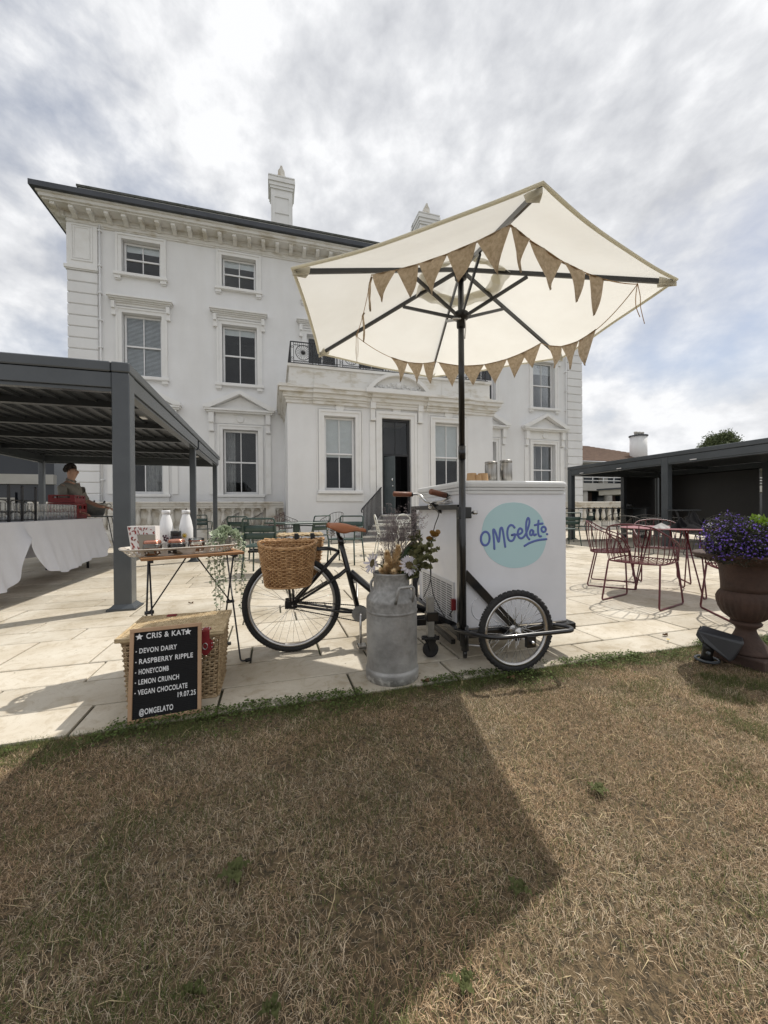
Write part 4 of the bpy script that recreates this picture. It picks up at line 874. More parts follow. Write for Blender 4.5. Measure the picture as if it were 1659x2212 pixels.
# drive train
m = MB(); m.lathe([(.0, -.002), (.054, -.002), (.054, .002), (.0, .002)], 40, (bb.x, BY - .045, bb.z), 'y', sm=False)
for i in range(30):
    t = 2 * math.pi * i / 30; m.prism([(-.004, .053), (.004, .053), (.0015, .059), (-.0015, .059)], -.0015, .0015, lambda a, b, d: (bb.x + a*math.cos(t) + b*math.sin(t), BY - .045 + d, bb.z - a*math.sin(t) + b*math.cos(t)))
tp('chainring', m, 'galv')
hb_ = Vector((HX, BY - .045, .333))
m = MB(); c0 = Vector((bb.x, BY - .045, bb.z)); path = [hb_ + Vector((0, 0, .026)), c0 + Vector((0, 0, .056))] + [c0 + Vector((.056*math.sin(t), 0, .056*math.cos(t))) for t in np.linspace(.2, 2.94, 10)] + [c0 + Vector((0, 0, -.056)), hb_ + Vector((0, 0, -.026))] + [hb_ + Vector((-.026*math.sin(t), 0, -.026*math.cos(t))) for t in np.linspace(.3, 2.8, 6)]
pts = []
for a, b in zip(path, path[1:] + path[:1]):
    k = max(1, int((b - a).length / .0065))
    for i in range(k): pts.append(a.lerp(b, i / k))
for i, p in enumerate(pts): 
    q = pts[(i + 1) % len(pts)]; m.bar(p, q, .003, .0085 if i % 2 else .0055)
tp('chain', m, 'iron')
m = MB(); m.lathe([(.0, -.003), (.03, -.003), (.03, .003), (0, .003)], 20, hb_, 'y', sm=False); tp('rear_sprocket', m, 'galv')
for sgn, zz_ in ((-1, LY(777, 1383, BY).z), (1, 2 * bb.z - LY(777, 1383, BY).z)):
    m = MB(); yy = BY + sgn * .075; m.tube([(bb.x, BY + sgn*.05, bb.z), (bb.x, yy, bb.z), (bb.x, yy, zz_)], [.010, .010, .007], 8); cr = tp('crank', m, 'alloy')
    m = MB(); m.box(bb.x - .03, yy + sgn*.015, zz_ - .012, bb.x + .03, yy + sgn*.09, zz_ - .006); m.box(bb.x - .03, yy + sgn*.015, zz_ + .006, bb.x + .03, yy + sgn*.09, zz_ + .012)
    for xx in (-.03, .024): m.box(bb.x + xx, yy + sgn*.015, zz_ - .012, bb.x + xx + .006, yy + sgn*.09, zz_ + .012)
    tp('pedal', m, 'alloy', cr)
# handlebar
hc = Vector((-.075, .43, 1.045))
g1a, g1b = LY(850, 1067, .66), LY(888, 1068, .66); g2a, g2b = LY(930, 1062, .17), LY(962, 1070, .21)
m = MB(); m.tube(spline([g1b, g1b + (g1b - g1a) * .45, hc + Vector((.03, .15, -.01)), hc + Vector((.03, .04, -.02)), hc + Vector((.03, -.06, -.02)), hc + Vector((.055, -.16, -.01)), g2b + Vector((.03, .02, -.005)), g2b]), .0105, 10)
hbar = tp('handlebar', m, 'chrome')
for a, b in ((g1a, g1b), (g2a, g2b)):
    d = (b - a).normalized(); tp('grip', MB().tube([a - d * .004, a, a + d * .004, a + (b - a) * .5, b], [.013, .0195, .0205, .0195, .0195], 14), 'grip', hbar)
    m = MB().tube([b, b + d * .012], .0185, 12); tp('grip_collar', m, 'blackcap', hbar)
m = MB(); m.tube([hc + Vector((.03, 0, -.02)), hc + Vector((-.0, 0, -.05))], .016, 10); m.tube([hc + Vector((.0, 0, -.05)), hc + Vector((.045, .0, -.065))], .014, 10); tp('stem', m, 'chrome', hbar)
m = MB(); q = hc + Vector((.02, -.04, -.045)); m.prism([(-.03, .02), (.015, .025), (.045, -.015), (.06, -.06), (.04, -.05), (.0, -.015)], -.022, .022, lambda a, b, d: (q.x + a, q.y + d, q.z + b)); tp('brake_clamp', m, 'blackcap', hbar)
m = MB(); m.tube(spline([g2b + Vector((.025, -.0, -.01)), g2b + Vector((.06, -.03, -.025)), g2b + Vector((.02, -.04, -.05)), g2b + Vector((-.03, -.04, -.055))]), .006, 6); m.tube(spline([hc + Vector((.02, -.05, -.03)), hc + Vector((.04, -.14, -.03)), g2b + Vector((.04, 0, -.03))]), .0055, 6); tp('brake_lever', m, 'alloy', hbar)
cab = [LX(u, v, -.045) for u, v in ((948, 1108), (938, 1140), (932, 1180), (930, 1215))] + [LX(u, v, -.06) for u, v in ((930, 1240), (935, 1280), (948, 1310), (962, 1335))]
tp('brake_cable', MB().tube(spline([hc + Vector((.02, -.05, -.05))] + cab), .0035, 6), 'rubber')
tp('brake_cable', MB().tube(spline([LX(930, 1200, -.045), LX(931, 1245, -.055), LX(925, 1268, -.06), LX(915, 1290, -.06)]), .003, 6), 'rubber')
# castor and prop stand
cp = toL(G(930, 1419)); 
m = MB(); m.box(cp.x - .022, cp.y - .022, .135, cp.x + .022, cp.y + .022, .40, .003); tp('jockey_post', m, 'galv')
m = MB(); m.box(cp.x - .03, cp.y - .03, .24, cp.x + .05, cp.y + .03, .30, .004); m.box(cp.x - .05, cp.y - .035, .118, cp.x + .05, cp.y + .035, .134, .003)
for dy in (-.026, .026): m.prism([(-.03, .118), (.03, .118), (.012, .045), (-.012, .045)], dy - .003, dy + .003, lambda a, b, d: (cp.x + a, cp.y + d, b))
for dx, dy in ((-.06, 0), (.06, 0), (.05, .03)): m.tube([(cp.x + dx*.6, cp.y + dy, .126), (cp.x + dx, cp.y + dy, .126)], .01, 6)
m.bar((cp.x + .03, cp.y, .27), (.0, cp.y, .2), .03); tp('castor_fork', m, 'bikeblack')
tp('castor_wheel', MB().lathe([(.0, -.016), (.035, -.016), (.047, -.016), (.052, -.01), (.052, .01), (.047, .016), (.035, .016), (0, .016)], 30, (cp.x, cp.y, .052), 'y'), 'rubber')
m = MB(); m.box(.47, .45, .03, .51, .49, .17, .003); tp('prop_stand', m, 'alloy')
tp('front_pedal_bar', MB().tube(spline([(.02, .0, .11), (.14, -.02, .10), (.2, .02, .12), (.3, .12, .14)]), .008, 6), 'alloy')

# ---- wicker weaving
def weave(mb, path, z0, z1, rows, amp, r, nst, taper):
    """rows of withies in and out of stakes; path(t, z)-> point, t in 0..1, closed path"""
    for i in range(rows):
        f = (i + .5) / rows; z = z0 + (z1 - z0) * f; pts = []; k = nst * 2
        for j in range(k):
            t = j / k; off = amp * (1 if (j // 1 + i) % 2 else -1) if j % 2 == 0 else 0
            off = amp * math.cos(math.pi * j + math.pi * i) if True else 0
            pts.append(path(t, z, off + rnd.uniform(-.2, .2) * amp))
        mb.tube(pts, r * rnd.uniform(.85, 1.1), 5, closed=True)
def dpath(x0, x1, yflat, ybul, z0, z1, tap):
    """D-shaped horizontal section: flat side at yflat, bulge towards ybul"""
    def f(t, z, off):
        g = (z - z0) / (z1 - z0); sc_ = 1 - tap * (1 - g); cx = (x0 + x1) / 2; hw = (x1 - x0) / 2 * sc_; dp_ = (ybul - yflat) * (1 - tap * .6 * (1 - g))
        if t < .38: u = t / .38; return (cx - hw + 2 * hw * u, yflat - off * (1 if ybul < yflat else -1) * -1, z + .008 * g)
        a = (t - .38) / .62 * math.pi; ex = .75
        c_, s_ = math.cos(a), math.sin(a); px = math.copysign(abs(c_) ** ex, c_) * (hw + off); py = abs(s_) ** ex * (abs(dp_) + off)
        return (cx + px, yflat + math.copysign(py, dp_), z + (.008 - .03 * s_ ** 1.5) * g)
    return f
def pannier(label, x0, x1, yf, yb, z0, z1):
    c = Vector(((x0 + x1) / 2, (yf + yb) / 2, z0)); w = TO + Matrix.Rotation(TA, 3, 'Z') @ c
    t = thing('wicker_pannier', label, 'basket', w, TA, 'wicker panniers hung on the bicycle rack')
    P = dpath(x0 - c.x, x1 - c.x, yf - c.y, yb - c.y, 0, z1 - z0, .21); h = z1 - z0
    m = MB(); weave(m, P, .008, h - .012, 20, .0075, .0056, 22, .17); obj('woven_side', m, M_['wicker'], t, kind='stuff')
    m = MB()
    for j in range(44): m.tube([P((j + .5) / 44, z, 0) for z in (0, h * .33, h * .66, h)], .0042, 5)
    obj('stake', m, M_['wicker'], t, kind='stuff')
    m = MB()
    for k in range(2): m.tube([Vector(P(j / 60, h, .003)) + Vector((0, 0, .006 * math.sin(j * 1.5 + k * math.pi) + .002)) + Vector((.003 * math.cos(j * 1.5 + k * math.pi), 0, 0)) for j in range(60)], .0085, 6, closed=True)
    m.tube([P(j / 50, .0, .004) for j in range(50)], .007, 6, closed=True); m.tube([P(j / 50, h * .48, .005) for j in range(50)], .0052, 5, closed=True); obj('rim', m, M_['wicker'], t)
    m = MB(); m.prism([P(j / 40, .008, -.006)[:2] for j in range(40)], .002, .01, lambda a, b, d: (a, b, d)); obj('basket_floor', m, M_['wicker'], t); return t
a_, b_ = LY(556, 1172, .24), LY(684, 1172, .24)
pn = pannier('open wicker pannier on the near side of the rear wheel', a_.x, b_.x, .385, .135, .495, .757)
pf = pannier('wicker pannier on the far side of the rear wheel, its flat lid on top', a_.x + .02, b_.x + .06, .53, .78, .495, .757)
m = MB(); l0 = toL(pf.location); q0 = LY(598, 1158, .60); q1 = LY(697, 1158, .60); lw = q1.x - q0.x; zb_ = .767 - pf.location.z + .03
for k in range(13): m.tube([(q0.x - l0.x + lw * j_ / 20, .52 - l0.y + k * .018, zb_ + .004 * math.sin(j_ * 1.57 + k * math.pi) + .0035 * math.sin(k * 1.3)) for j_ in range(21)], .0058, 5)
for j_ in range(8): m.tube([(q0.x - l0.x + .01 + j_ * (lw - .02) / 7, .51 - l0.y, zb_ - .003), (q0.x - l0.x + .01 + j_ * (lw - .02) / 7, .745 - l0.y, zb_ - .003)], .005, 5)
lidw = obj('woven_lid', m, M_['wickerlid'], pf, kind='stuff')
for f_ in (.38, .72):
    xx = q0.x - l0.x + lw * f_; m = MB(); m.box(xx, .503 - l0.y, zb_ - .035, xx + .03, .511 - l0.y, zb_ + .006); m.box(xx, .511 - l0.y, zb_ + .006, xx + .026, .57 - l0.y, zb_ + .012); obj('strap', m, M_['blackcap'], pf)

# ================================================================ UMBRELLA
UP = TO + Matrix.Rotation(TA, 3, 'Z') @ Vector((-.032, -.062, 0))
umb = thing('umbrella', 'cream six sided canvas umbrella on a black pole clamped to the freezer', 'umbrella', (UP.x, UP.y, 0.13))
ub = Vector((UP.x, UP.y, .13))
def up_(name, mb, m, par=None, **k): mb.v = [tuple(Vector(p) - ub) for p in mb.v]; return obj(name, mb, M_[m], par or umb, **k)
m = MB(); m.tube([UP + Vector((0, 0, .13)), UP + Vector((0, 0, 1.30))], .0205, 16); m.tube([UP + Vector((0, 0, 1.28)), UP + Vector((0, 0, 1.36))], .0225, 16); m.tube([UP + Vector((0, 0, 1.36)), UP + Vector((0, 0, 2.44))], .0185, 16); up_('pole', m, 'bikeblack')
m = MB(); m.lathe([(.02, -.05), (.036, -.045), (.036, -.02), (.046, -.015), (.046, .02), (.03, .03), (.0, .03)], 16, UP + Vector((0, 0, 2.43))); up_('hub', m, 'blackcap')
zr = PY(992, 683, UP.y).z
m = MB(); m.lathe([(.024, -.07), (.027, -.065), (.027, -.02), (.044, -.015), (.044, .02), (.03, .03), (.024, .035)], 16, UP + Vector((0, 0, zr))); up_('runner', m, 'blackcap')
m = MB(); m.tube(spline([UP + Vector((.01, -.03, zr - .03)), UP + Vector((.012, -.034, zr - .08)), UP + Vector((.006, -.034, zr - .15))]), .004, 5); m.tube([UP + Vector((-.07, -.03, zr - .04)), UP + Vector((-.02, -.03, zr - .03))], .008, 6); up_('runner_chain', m, 'alloy')
RA = [R_(-43 + 60 * k) for k in range(6)]; RU = 1.072
def tilt(x, y): return .042 * (x * math.cos(R_(79)) + y * math.sin(R_(79))) 
def cz(r): return 2.455 - .345 * (r / RU) - .0 * r
def ribp(k, s, dz=0.0): a = RA[k % 6]; r = RU * s; x, y = r * math.cos(a), r * math.sin(a); return UP + Vector((x, y, cz(r) + tilt(x, y) + dz))
for k in range(6):
    rb = up_('rib', MB().bar(ribp(k, .035, -.012), ribp(k, .985, -.014), .013, .022), 'bikeblack')
    st_ = up_('strut', MB().bar(UP + Vector((.035*math.cos(RA[k]), .035*math.sin(RA[k]), zr)), ribp(k, .36, -.03), .012, .018), 'bikeblack', rb)
    e = ribp(k, 1.0); i_ = ribp(k, .93); s_ = Vector((-math.sin(RA[k]), math.cos(RA[k]), 0)) * .035
    m = MB(); m.add([e + Vector((0, 0, -.012)), i_ + s_ + Vector((0, 0, -.004)), i_ + s_ * .7 + Vector((0, 0, -.034)), i_ - s_ * .7 + Vector((0, 0, -.034)), i_ - s_ + Vector((0, 0, -.004)), e + Vector((0, 0, -.032))], [(0, 1, 2, 5), (5, 2, 3), (5, 3, 4, 0)]); up_('corner_pocket', m, 'hem', rb)
def panel(k, r0, zoff, r1=1.0):
    def f(a, b):      # a across between ribs, b outwards
        s = r0 + (r1 - r0) * b; p = ribp(k, s).lerp(ribp(k + 1, s), a); w_ = 4 * a * (1 - a)
        c = UP + Vector((0, 0, p.z - UP.z)); d = p - c
        p = c + d * (1 - .016 * w_ * b); p.z += zoff - .018 * w_ * b * (1 - .3 * b) + .004 * math.sin(7 * a + 5 * b + k) * w_; return p
    return f
for k in range(6): up_('canopy_panel', MB().grid(14, 16, panel(k, .20, 0)), 'canvas')
edge = []
for k in range(6): edge += [panel(k, .2, 0)(j / 14, 1.0) for j in range(14)]
up_('canopy_hem', MB().tube(edge, .0085, 6, closed=True, flat=.8), 'hem')
m = MB()
def capf(a, b):
    th = 2 * math.pi * a; r = .30 * b; hexr = math.cos(math.pi / 6) / math.cos((th - RA[0]) % (math.pi / 3) - math.pi / 6); r *= hexr
    x, y = r * math.cos(th), r * math.sin(th); return UP + Vector((x, y, 2.505 - .13 * b * b - .03 * b + tilt(x, y) + .006 * b * math.sin(th * 12)))
up_('vent_cap', MB().grid(72, 6, capf), 'canvas')
def flo(a, b):
    th = 2 * math.pi * a; r = .20 + .055 * b + .02 * math.sin(th * 6 + 1); x, y = r * math.cos(th), r * math.sin(th); return UP + Vector((x, y, cz(.2) - .012 + tilt(x, y) - .012 * b + .01 * math.sin(th * 9) * b))
up_('vent_flounce', MB().grid(72, 3, flo), 'hem')

# ---- bunting below the canopy
M_['burlap'] = mat('tan_burlap', (0.66, 0.545, 0.41), (0.46, 0.36, 0.25), 55, 0.95, 0.6, 700, detail=8, transl=0.42)
bun = thing('bunting', 'string of tan burlap pennants looped under the cream umbrella', 'bunting', ribp(0, .8, -.05))
bo = ribp(0, .8, -.05)
def bp_(name, mb, m): mb.v = [tuple(Vector(p) - bo) for p in mb.v]; return obj(name, mb, M_[m], bun)
# ribs: k=0 right(-41), 1 lower right(19), 2 far(79), 3 lower left(139), 4 left(199), 5 near(-101)
att = {0: .85, 1: .75, 2: .76, 3: .70, 4: .60, 5: .74}
def span(k0, k1, sag, n=30):
    A, B = ribp(k0, att[k0 % 6], -.035), ribp(k1, att[k1 % 6], -.035); return [A.lerp(B, i / n) + Vector((0, 0, -sag * 4 * (i / n) * (1 - i / n))) for i in range(n + 1)]
def at_len(pts, s):
    t = s * (len(pts) - 1); i = min(int(t), len(pts) - 2); return pts[i].lerp(pts[i + 1], t - i)
br = random.Random(4)
def flag(a, b, drop, tw=0.0, lean=0.0):
    u = b - a; dn = Vector((0, 0, -1)); nrm = u.cross(dn).normalized()
    tip = (a + b) / 2 + dn * drop + nrm * tw + u.normalized() * lean
    f = MB(); cur = br.uniform(-.012, .012) * min(1, u.length / .10)
    def fn(i, j): p = a.lerp(b, i); q = p.lerp(tip, j); return q + nrm * (cur * math.sin(math.pi * j) * (1 + i) + .006 * min(1, u.length / .1) * math.sin(9 * i + 4 * j + cur * 300))
    f.grid(5, 8, fn); f.tube([a + nrm * .003, (a + b) / 2 + Vector((0, 0, -.001)), b + nrm * .003], .006, 5, flat=.4); fo = bp_('pennant', f, 'burlap'); return fo
spans = [(4, 5, .03, (.01, .215, .215, .40, .40, .60, .60, .80, .80, 1.0)), (5, 6, .06, (.005, .12, .13, .35, .36, .53, .55, .70)), (6, 7, .13, (.34, .53, .53, .72, .72, .92)), (7, 8, .09, (.0, .17, .12, .30, .30, .51, .51, .74, .74, .97)), (8, 9, .08, (.0, .19, .19, .39, .39, .60)), ]
for k0, k1, sag, fl in spans:
    pts = span(k0, k1, sag); cr_ = MB().tube(pts, .0022, 4); bp_('cord', cr_, 'paperbrown')
    for a, b in zip(fl[::2], fl[1::2]): flag(at_len(pts, a), at_len(pts, b), br.uniform(.150, .178), br.uniform(-.02, .02), br.uniform(-.02, .02))
pts = span(9, 10, .04); bp_('cord', MB().tube(pts, .0022, 4), 'paperbrown')
for a, b, d in ((.0, .03, .19), (.05, .075, .2), (.10, .13, .17), (.46, .56, .17), (.84, .98, .16)): flag(at_len(pts, a), at_len(pts, b), d, .0, .02)
c0 = ribp(0, .85, -.03); 
for sx in (0, .03): bp_('loose_end', MB().tube(spline([c0, c0 + Vector((sx, .01, -.06)), c0 + Vector((-.01 + sx, .0, -.12)), c0 + Vector((.015 + sx, 0, -.17 - sx))]), .002, 4), 'paperbrown')

# ---- tubs and canisters on the lid
def on_lid(x, y): return TO + Matrix.Rotation(TA, 3, 'Z') @ Vector((x, y, 1.164))
for (u, v, h, lab) in ((1061, 1042, .152, 'shorter brushed steel canister beside the paper cups'), (1093, 1041, .165, 'taller brushed steel canister at the right on the freezer lid')):
    pos = on_lid(LY(u, v, .30).x, .30); t = thing('steel_canister', lab, 'canister', pos, 0, 'steel canisters on the freezer lid'); r = .0445
    obj('canister_body', MB().lathe([(r - .003, 0), (r, .003), (r, h - .022), (r - .002, h - .02)], 32), M_['brushed'], t)
    obj('canister_lid', MB().lathe([(r - .004, h - .02), (r - .003, h - .018), (r, h - .017), (r, h - .003), (r - .003, h), (0, h)], 32), M_['brushed'], t)
for (u, s, lab) in ((1019, 1.0, 'brown paper tub at the left of the canisters'), (1029, .62, 'small brown paper cup between two wider tubs'), (1043, 1.05, 'brown paper tub just left of the steel canisters')):
    pos = on_lid(LY(u, 1042, .22).x, .22 - .03 * (s < .9)); t = thing('paper_cup', lab, 'paper cup', pos, 0, 'brown paper cups on the freezer lid'); r, h = .038 * s, .058 if s > .9 else .046
    obj('cup_wall', MB().lathe([(r * .92, h), (r * .75, 0.002), (r * .92, 0), (r, 0.0), (r * .83, h), (r * .80, h)][::-1] if False else [(r, 0), (r * .98, .004), (r * .84, h - .003), (r * .84, h), (0, h)], 28), M_['paperbrown'], t); obj('cup_rim', MB().torus((0, 0, .003), r, .002, 'z', 28, 6), M_['paperbrown'], t)

# ================================================================ PERGOLAS
def pergola(label, x0, x1, ys_, zt, slim, cross):
    c = Vector(((x0 + x1) / 2, ys_[0], 0)); t = thing('pergola', label, 'pergola', c, 0)
    def pp(name, mb, m, par=None, **k): mb.v = [tuple(Vector(p) - c) for p in mb.v]; return obj(name, mb, M_[m], par or t, **k)
    s = .078
    for X in (x0, x1):
        for Y in ys_:
            q_ = s if Y == ys_[0] or slim == 0 else slim; X_ = X
            if q_ != s and X == x1: X_ = X - .035
            m = MB(); m.box(X_ - q_, Y - q_, .0, X_ + q_, Y + q_, zt - .105, .008); po = pp('post', m, 'graphite')
            m = MB(); m.box(X_ - q_ - .05, Y - q_ - .05, .0, X_ + q_ + .05, Y + q_ + .05, .018); m.lathe([(q_*1.414 + .05, .018), (q_*1.414 + .003, .055)], 4, (X_, Y, 0), 'z', False, math.pi / 4); pp('post_foot', m, 'graphite', po)
    o = s + .004
    for X in (x0, x1):
        m = MB(); m.box(X - o, ys_[0] - o, zt - .10, X + o, ys_[-1] + o, zt, .01); pp('upper_beam', m, 'graphite')
        for a, b in zip(ys_, ys_[1:]):
            m = MB(); m.box(X - s + .01, a + s + .002, zt - .255, X + s - .01, b - s - .002, zt - .108, .004); m.box(X - .05, a + s + .002, zt - .285, X + .05, b - s - .002, zt - .257); pp('lower_beam', m, 'graphite')
    for Y in (ys_[0], ys_[-1]):
        m = MB(); m.box(x0 + o + .003, Y - o, zt - .10, x1 - o - .003, Y + o, zt - .001, .01); m.box(x0 + s + .003, Y - s + .01, zt - .255, x1 - s - .003, Y + s - .01, zt - .108, .004); m.box(x0 + s + .003, Y - .04, zt - .29, x1 - s - .003, Y + .03, zt - .257); pp('end_beam', m, 'graphite')
    for Y in cross: m = MB(); m.box(x0 + s, Y - .05, zt - .16, x1 - s, Y + .05, zt - .04); pp('cross_beam', m, 'graphdark')
    ed = [ys_[0]] + list(cross) + [ys_[-1]]; n = int((x1 - x0 - 2 * s) / .19); w = (x1 - x0 - 2 * s) / n
    for a, b in zip(ed, ed[1:]):
        m0 = MB(); m0.box(-.104, a + .045, -.008, .104, b - .045, .008, .003); m0.box(-.104, a + .045, -.046, -.09, b - .045, -.0085); me_ = None
        for i in range(n):
            X = x0 + s + w * (i + .5)
            if me_ is None: me_ = mesh('louvre_slat', MB().add([(p[0], p[1] - (a + b) / 2, p[2]) for p in m0.v], m0.f), M_['graphdark'])
            q = obj('louvre_slat', me_, None, t); q.location = (X - c.x, (a + b) / 2 - c.y, zt - .07); q.rotation_euler = (0, R_(9), 0)
    return t, pp
pgl, ppl = pergola('graphite louvred pergola over the white clothed bar at the left', -5.32, -1.435, (4.47, 8.2, 11.2), 2.46, .052, (5.7, 6.95, 8.2, 9.7))
for Y in (5.6, 9.3): ppl('lamp', MB().box(-1.62, Y, 2.185, -1.56, Y + .12, 2.20), 'led')
pgr, ppr = pergola('graphite pergola with dark screen walls at the right', 9.06, 12.6, (3.9, 6.95, 10.0), 2.28, 0, (5.4, 8.4))
for a, b in ((4.05, 6.85), (7.1, 9.88)): ppr('screen', MB().box(12.55, a, .25, 12.57, b, 2.02), 'mesh'); ppr('screen_rail', MB().box(12.53, a, .18, 12.59, b, .25), 'graphite')
ppr('screen', MB().box(11.2, 9.97, .25, 12.48, 9.99, 2.02), 'mesh'); ppr('screen_post', MB().box(11.08, 9.92, 0, 11.2, 10.04, 2.02), 'graphdark')
for Y in (4.6, 6.2, 8.1, 9.4): ppr('lamp', MB().box(8.951, Y, 2.03, 8.958, Y + .14, 2.05), 'led')

# ================================================================ BALUSTRADES
def balustrade(label, x0, x1, Y, zt, piers, blind):
    c = Vector(((x0 + x1) / 2, Y, 0)); t = thing('balustrade', label, 'balustrade', c)
    def pp(name, mb, m, **k): mb.v = [tuple(Vector(p) - c) for p in mb.v]; return obj(name, mb, M_[m], t, **k)
    m = MB(); m.box(x0, Y - .20, zt - .07, x1, Y + .2, zt, .012); m.box(x0, Y - .16, zt - .15, x1, Y + .16, zt - .072); m.box(x0, Y - .13, zt - .24, x1, Y + .13, zt - .152); pp('rail', m, 'balstone')
    m = MB(); m.box(x0, Y - .19, 0, x1, Y + .19, .26, .01); m.box(x0, Y - .15, .26, x1, Y + .15, .36); pp('plinth', m, 'balstone')
    if blind: m = MB(); m.box(x0, Y + .06, .36, x1, Y + .14, zt - .24); pp('backing_wall', m, 'balstone')
    b = .078; h = zt - .24 - .36
    bm_ = MB(); bm_.box(-b, -b, .36, b, b, .42); bm_.box(-b, -b, zt - .30, b, b, zt - .241)
    pr_ = [(.06, .42), (.07, .44), (.05, .46), (.062, .50), (.085, .60), (.088, .66), (.07, .76), (.045, .88), (.042, zt - .38), (.062, zt - .36), (.05, zt - .34), (.07, zt - .31), (.07, zt - .30)]
    bm_.lathe(pr_, 16); me_ = mesh('baluster', bm_, M_['balstone'])
    xs = [x0] + list(piers) + [x1]
    for p in piers: m = MB(); m.box(p - .17, Y - .17, .36, p + .17, Y + .17, zt - .241); frame(m, p - .08, p + .08, .52, zt - .4, .03, Y - .17, .015); pp('pier', m, 'balstone')
    for a, e in zip(xs, xs[1:]):
        n = max(1, int((e - a - .3) / .33)); 
        for i in range(n): o = obj('baluster', me_, None, t); o.location = (a + .15 + (e - a - .3) * (i + .5) / n - c.x, 0, 0)
    return t
balustrade('weathered blind balustrade along the foot of the house at the left', -7.6, .42, 15.35, 1.33, (-5.2, -2.75, -.05), True)
balustrade('sunlit pale stone balustrade between the house and the right pergola', 12.6, 24.0, 14.2, 1.28, (12.9, 16.4, 20.0), False)

# ================================================================ FAR BUILDINGS AND TREE
def far(t, c):
    def pp(name, mb, m, par=None, **k): mb.v = [tuple(Vector(p) - c) for p in mb.v]; return obj(name, mb, M_[m], par or t, **k)
    return pp
c = Vector((-22, 24, 0)); t = thing('office_block', 'dark glazed low block with a pale band beyond the left pergola', 'building', c); pp = far(t, c)
pp('wall', MB().box(-36, 22.3, 0, -10.1, 30, 4.1), 'bgglass'); pp('spandrel_band', MB().box(-36, 22, 2.33, -10.0, 22.29, 2.79), 'bgband'); pp('plinth_wall', MB().box(-36, 22, 0, -10.0, 22.29, 1.0), 'bgband')
for i in range(9): pp('mullion', MB().box(-34 + i * 2.6, 22.2, 2.8, -33.92 + i * 2.6, 22.29, 4.1), 'lead')
for i in range(8): pp('window', MB().box(-33 + i * 2.8, 22.2, 1.15, -31.2 + i * 2.8, 22.28, 1.95), 'bgglass')
for i in range(6): pp('interior_panel', MB().box(-26 + i * 2.7, 22.18, 1.1, -25.1 + i * 2.7, 22.27, 1.7), 'bgband')
c = Vector((29, 27, 0)); t = thing('annexe_building', 'low annexe with brown tiled roof, pale bands and white railings at the right', 'building', c); pp = far(t, c)
pp('wall', MB().box(19, 24.3, 0, 44, 33, 4.3), 'bgglass'); pp('spandrel_band', MB().box(19, 23.2, 2.3, 44, 24.29, 2.86), 'bgband'); pp('eaves', MB().box(18.5, 23.0, 4.3, 44.5, 33, 4.45), 'bgband')
for i in range(11):
    pp('column', MB().lathe([(.28, 0), (.28, 2.3)], 14, (20.2 + i * 2.3, 23.6, 0)), 'bgband'); pp('column', MB().box(20.0 + i * 2.3, 23.9, 2.86, 20.5 + i * 2.3, 24.28, 4.3), 'bgband')
for i in range(10): pp('door_panel', MB().box(20.7 + i * 2.3, 24.15, 0, 21.5 + i * 2.3, 24.28, 2.2), 'bgwood')
m = MB(); 
for z in (3.06, 3.3, 3.54): m.tube([(19, 23.25, z), (44, 23.25, z)], .035, 5)
for i in range(26): m.tube([(19 + i, 23.25, 2.86), (19 + i, 23.25, 3.54)], .04, 5)
pp('railing', m, 'whitewood')
# tiled roof, stepped courses
m = MB(); 
for i in range(22):
    y0 = 22.8 + i * .26; z0 = 4.45 + i * .10; m.add([(18.4, y0, z0 + .05), (34.0 - i * .3, y0, z0 + .05), (34.0 - i * .3, y0 + .3, z0 + .13), (18.4, y0 + .3, z0 + .13), (18.4, y0, z0), (34.0 - i * .3, y0, z0)], [(0, 1, 2, 3), (0, 4, 5, 1)])
m.add([(18.4, 22.8, 4.45), (18.4, 28.5, 6.7), (18.4, 33, 4.45)], [(0, 1, 2)]); pp('tiled_roof', m, 'rooftile')
m = MB(); CXc = PY(1379, 960, 24.6).x; m.lathe([(.62, 4.3), (.62, 6.85)], 28, (CXc, 24.6, 0)); chm = pp('round_chimney', m, 'stucco'); m = MB(); m.lathe([(.69, 6.85), (.69, 6.94), (0, 6.94)], 28, (CXc, 24.6, 0), sm=False); pp('chimney_cap', m, 'lead', chm)
for dx in (-.35, 0, .35): m = MB(); m.lathe([(.13, 6.94), (.10, 7.08), (.14, 7.10), (.14, 7.22), (0, 7.22)], 12, (CXc - .05 + dx, 24.5, 0)); pp('chimney_pot', m, 'bgband', chm)
c = Vector((23.8, 20.6, 0)); t = thing('garden_kiosk', 'small white columned kiosk with a dark flat roof behind the right balustrade', 'kiosk', c); pp = far(t, c)
pp('roof', MB().box(22.3, 19.6, 2.25, 28, 22.2, 2.36), 'lead'); pp('fascia', MB().box(22.4, 19.7, 1.9, 27.9, 22.1, 2.249), 'bgband')
for xx in (22.8, 23.7, 24.6, 25.5): pp('column', MB().lathe([(.2, 0), (.18, 1.9)], 14, (xx, 19.95, 0)), 'bgband')
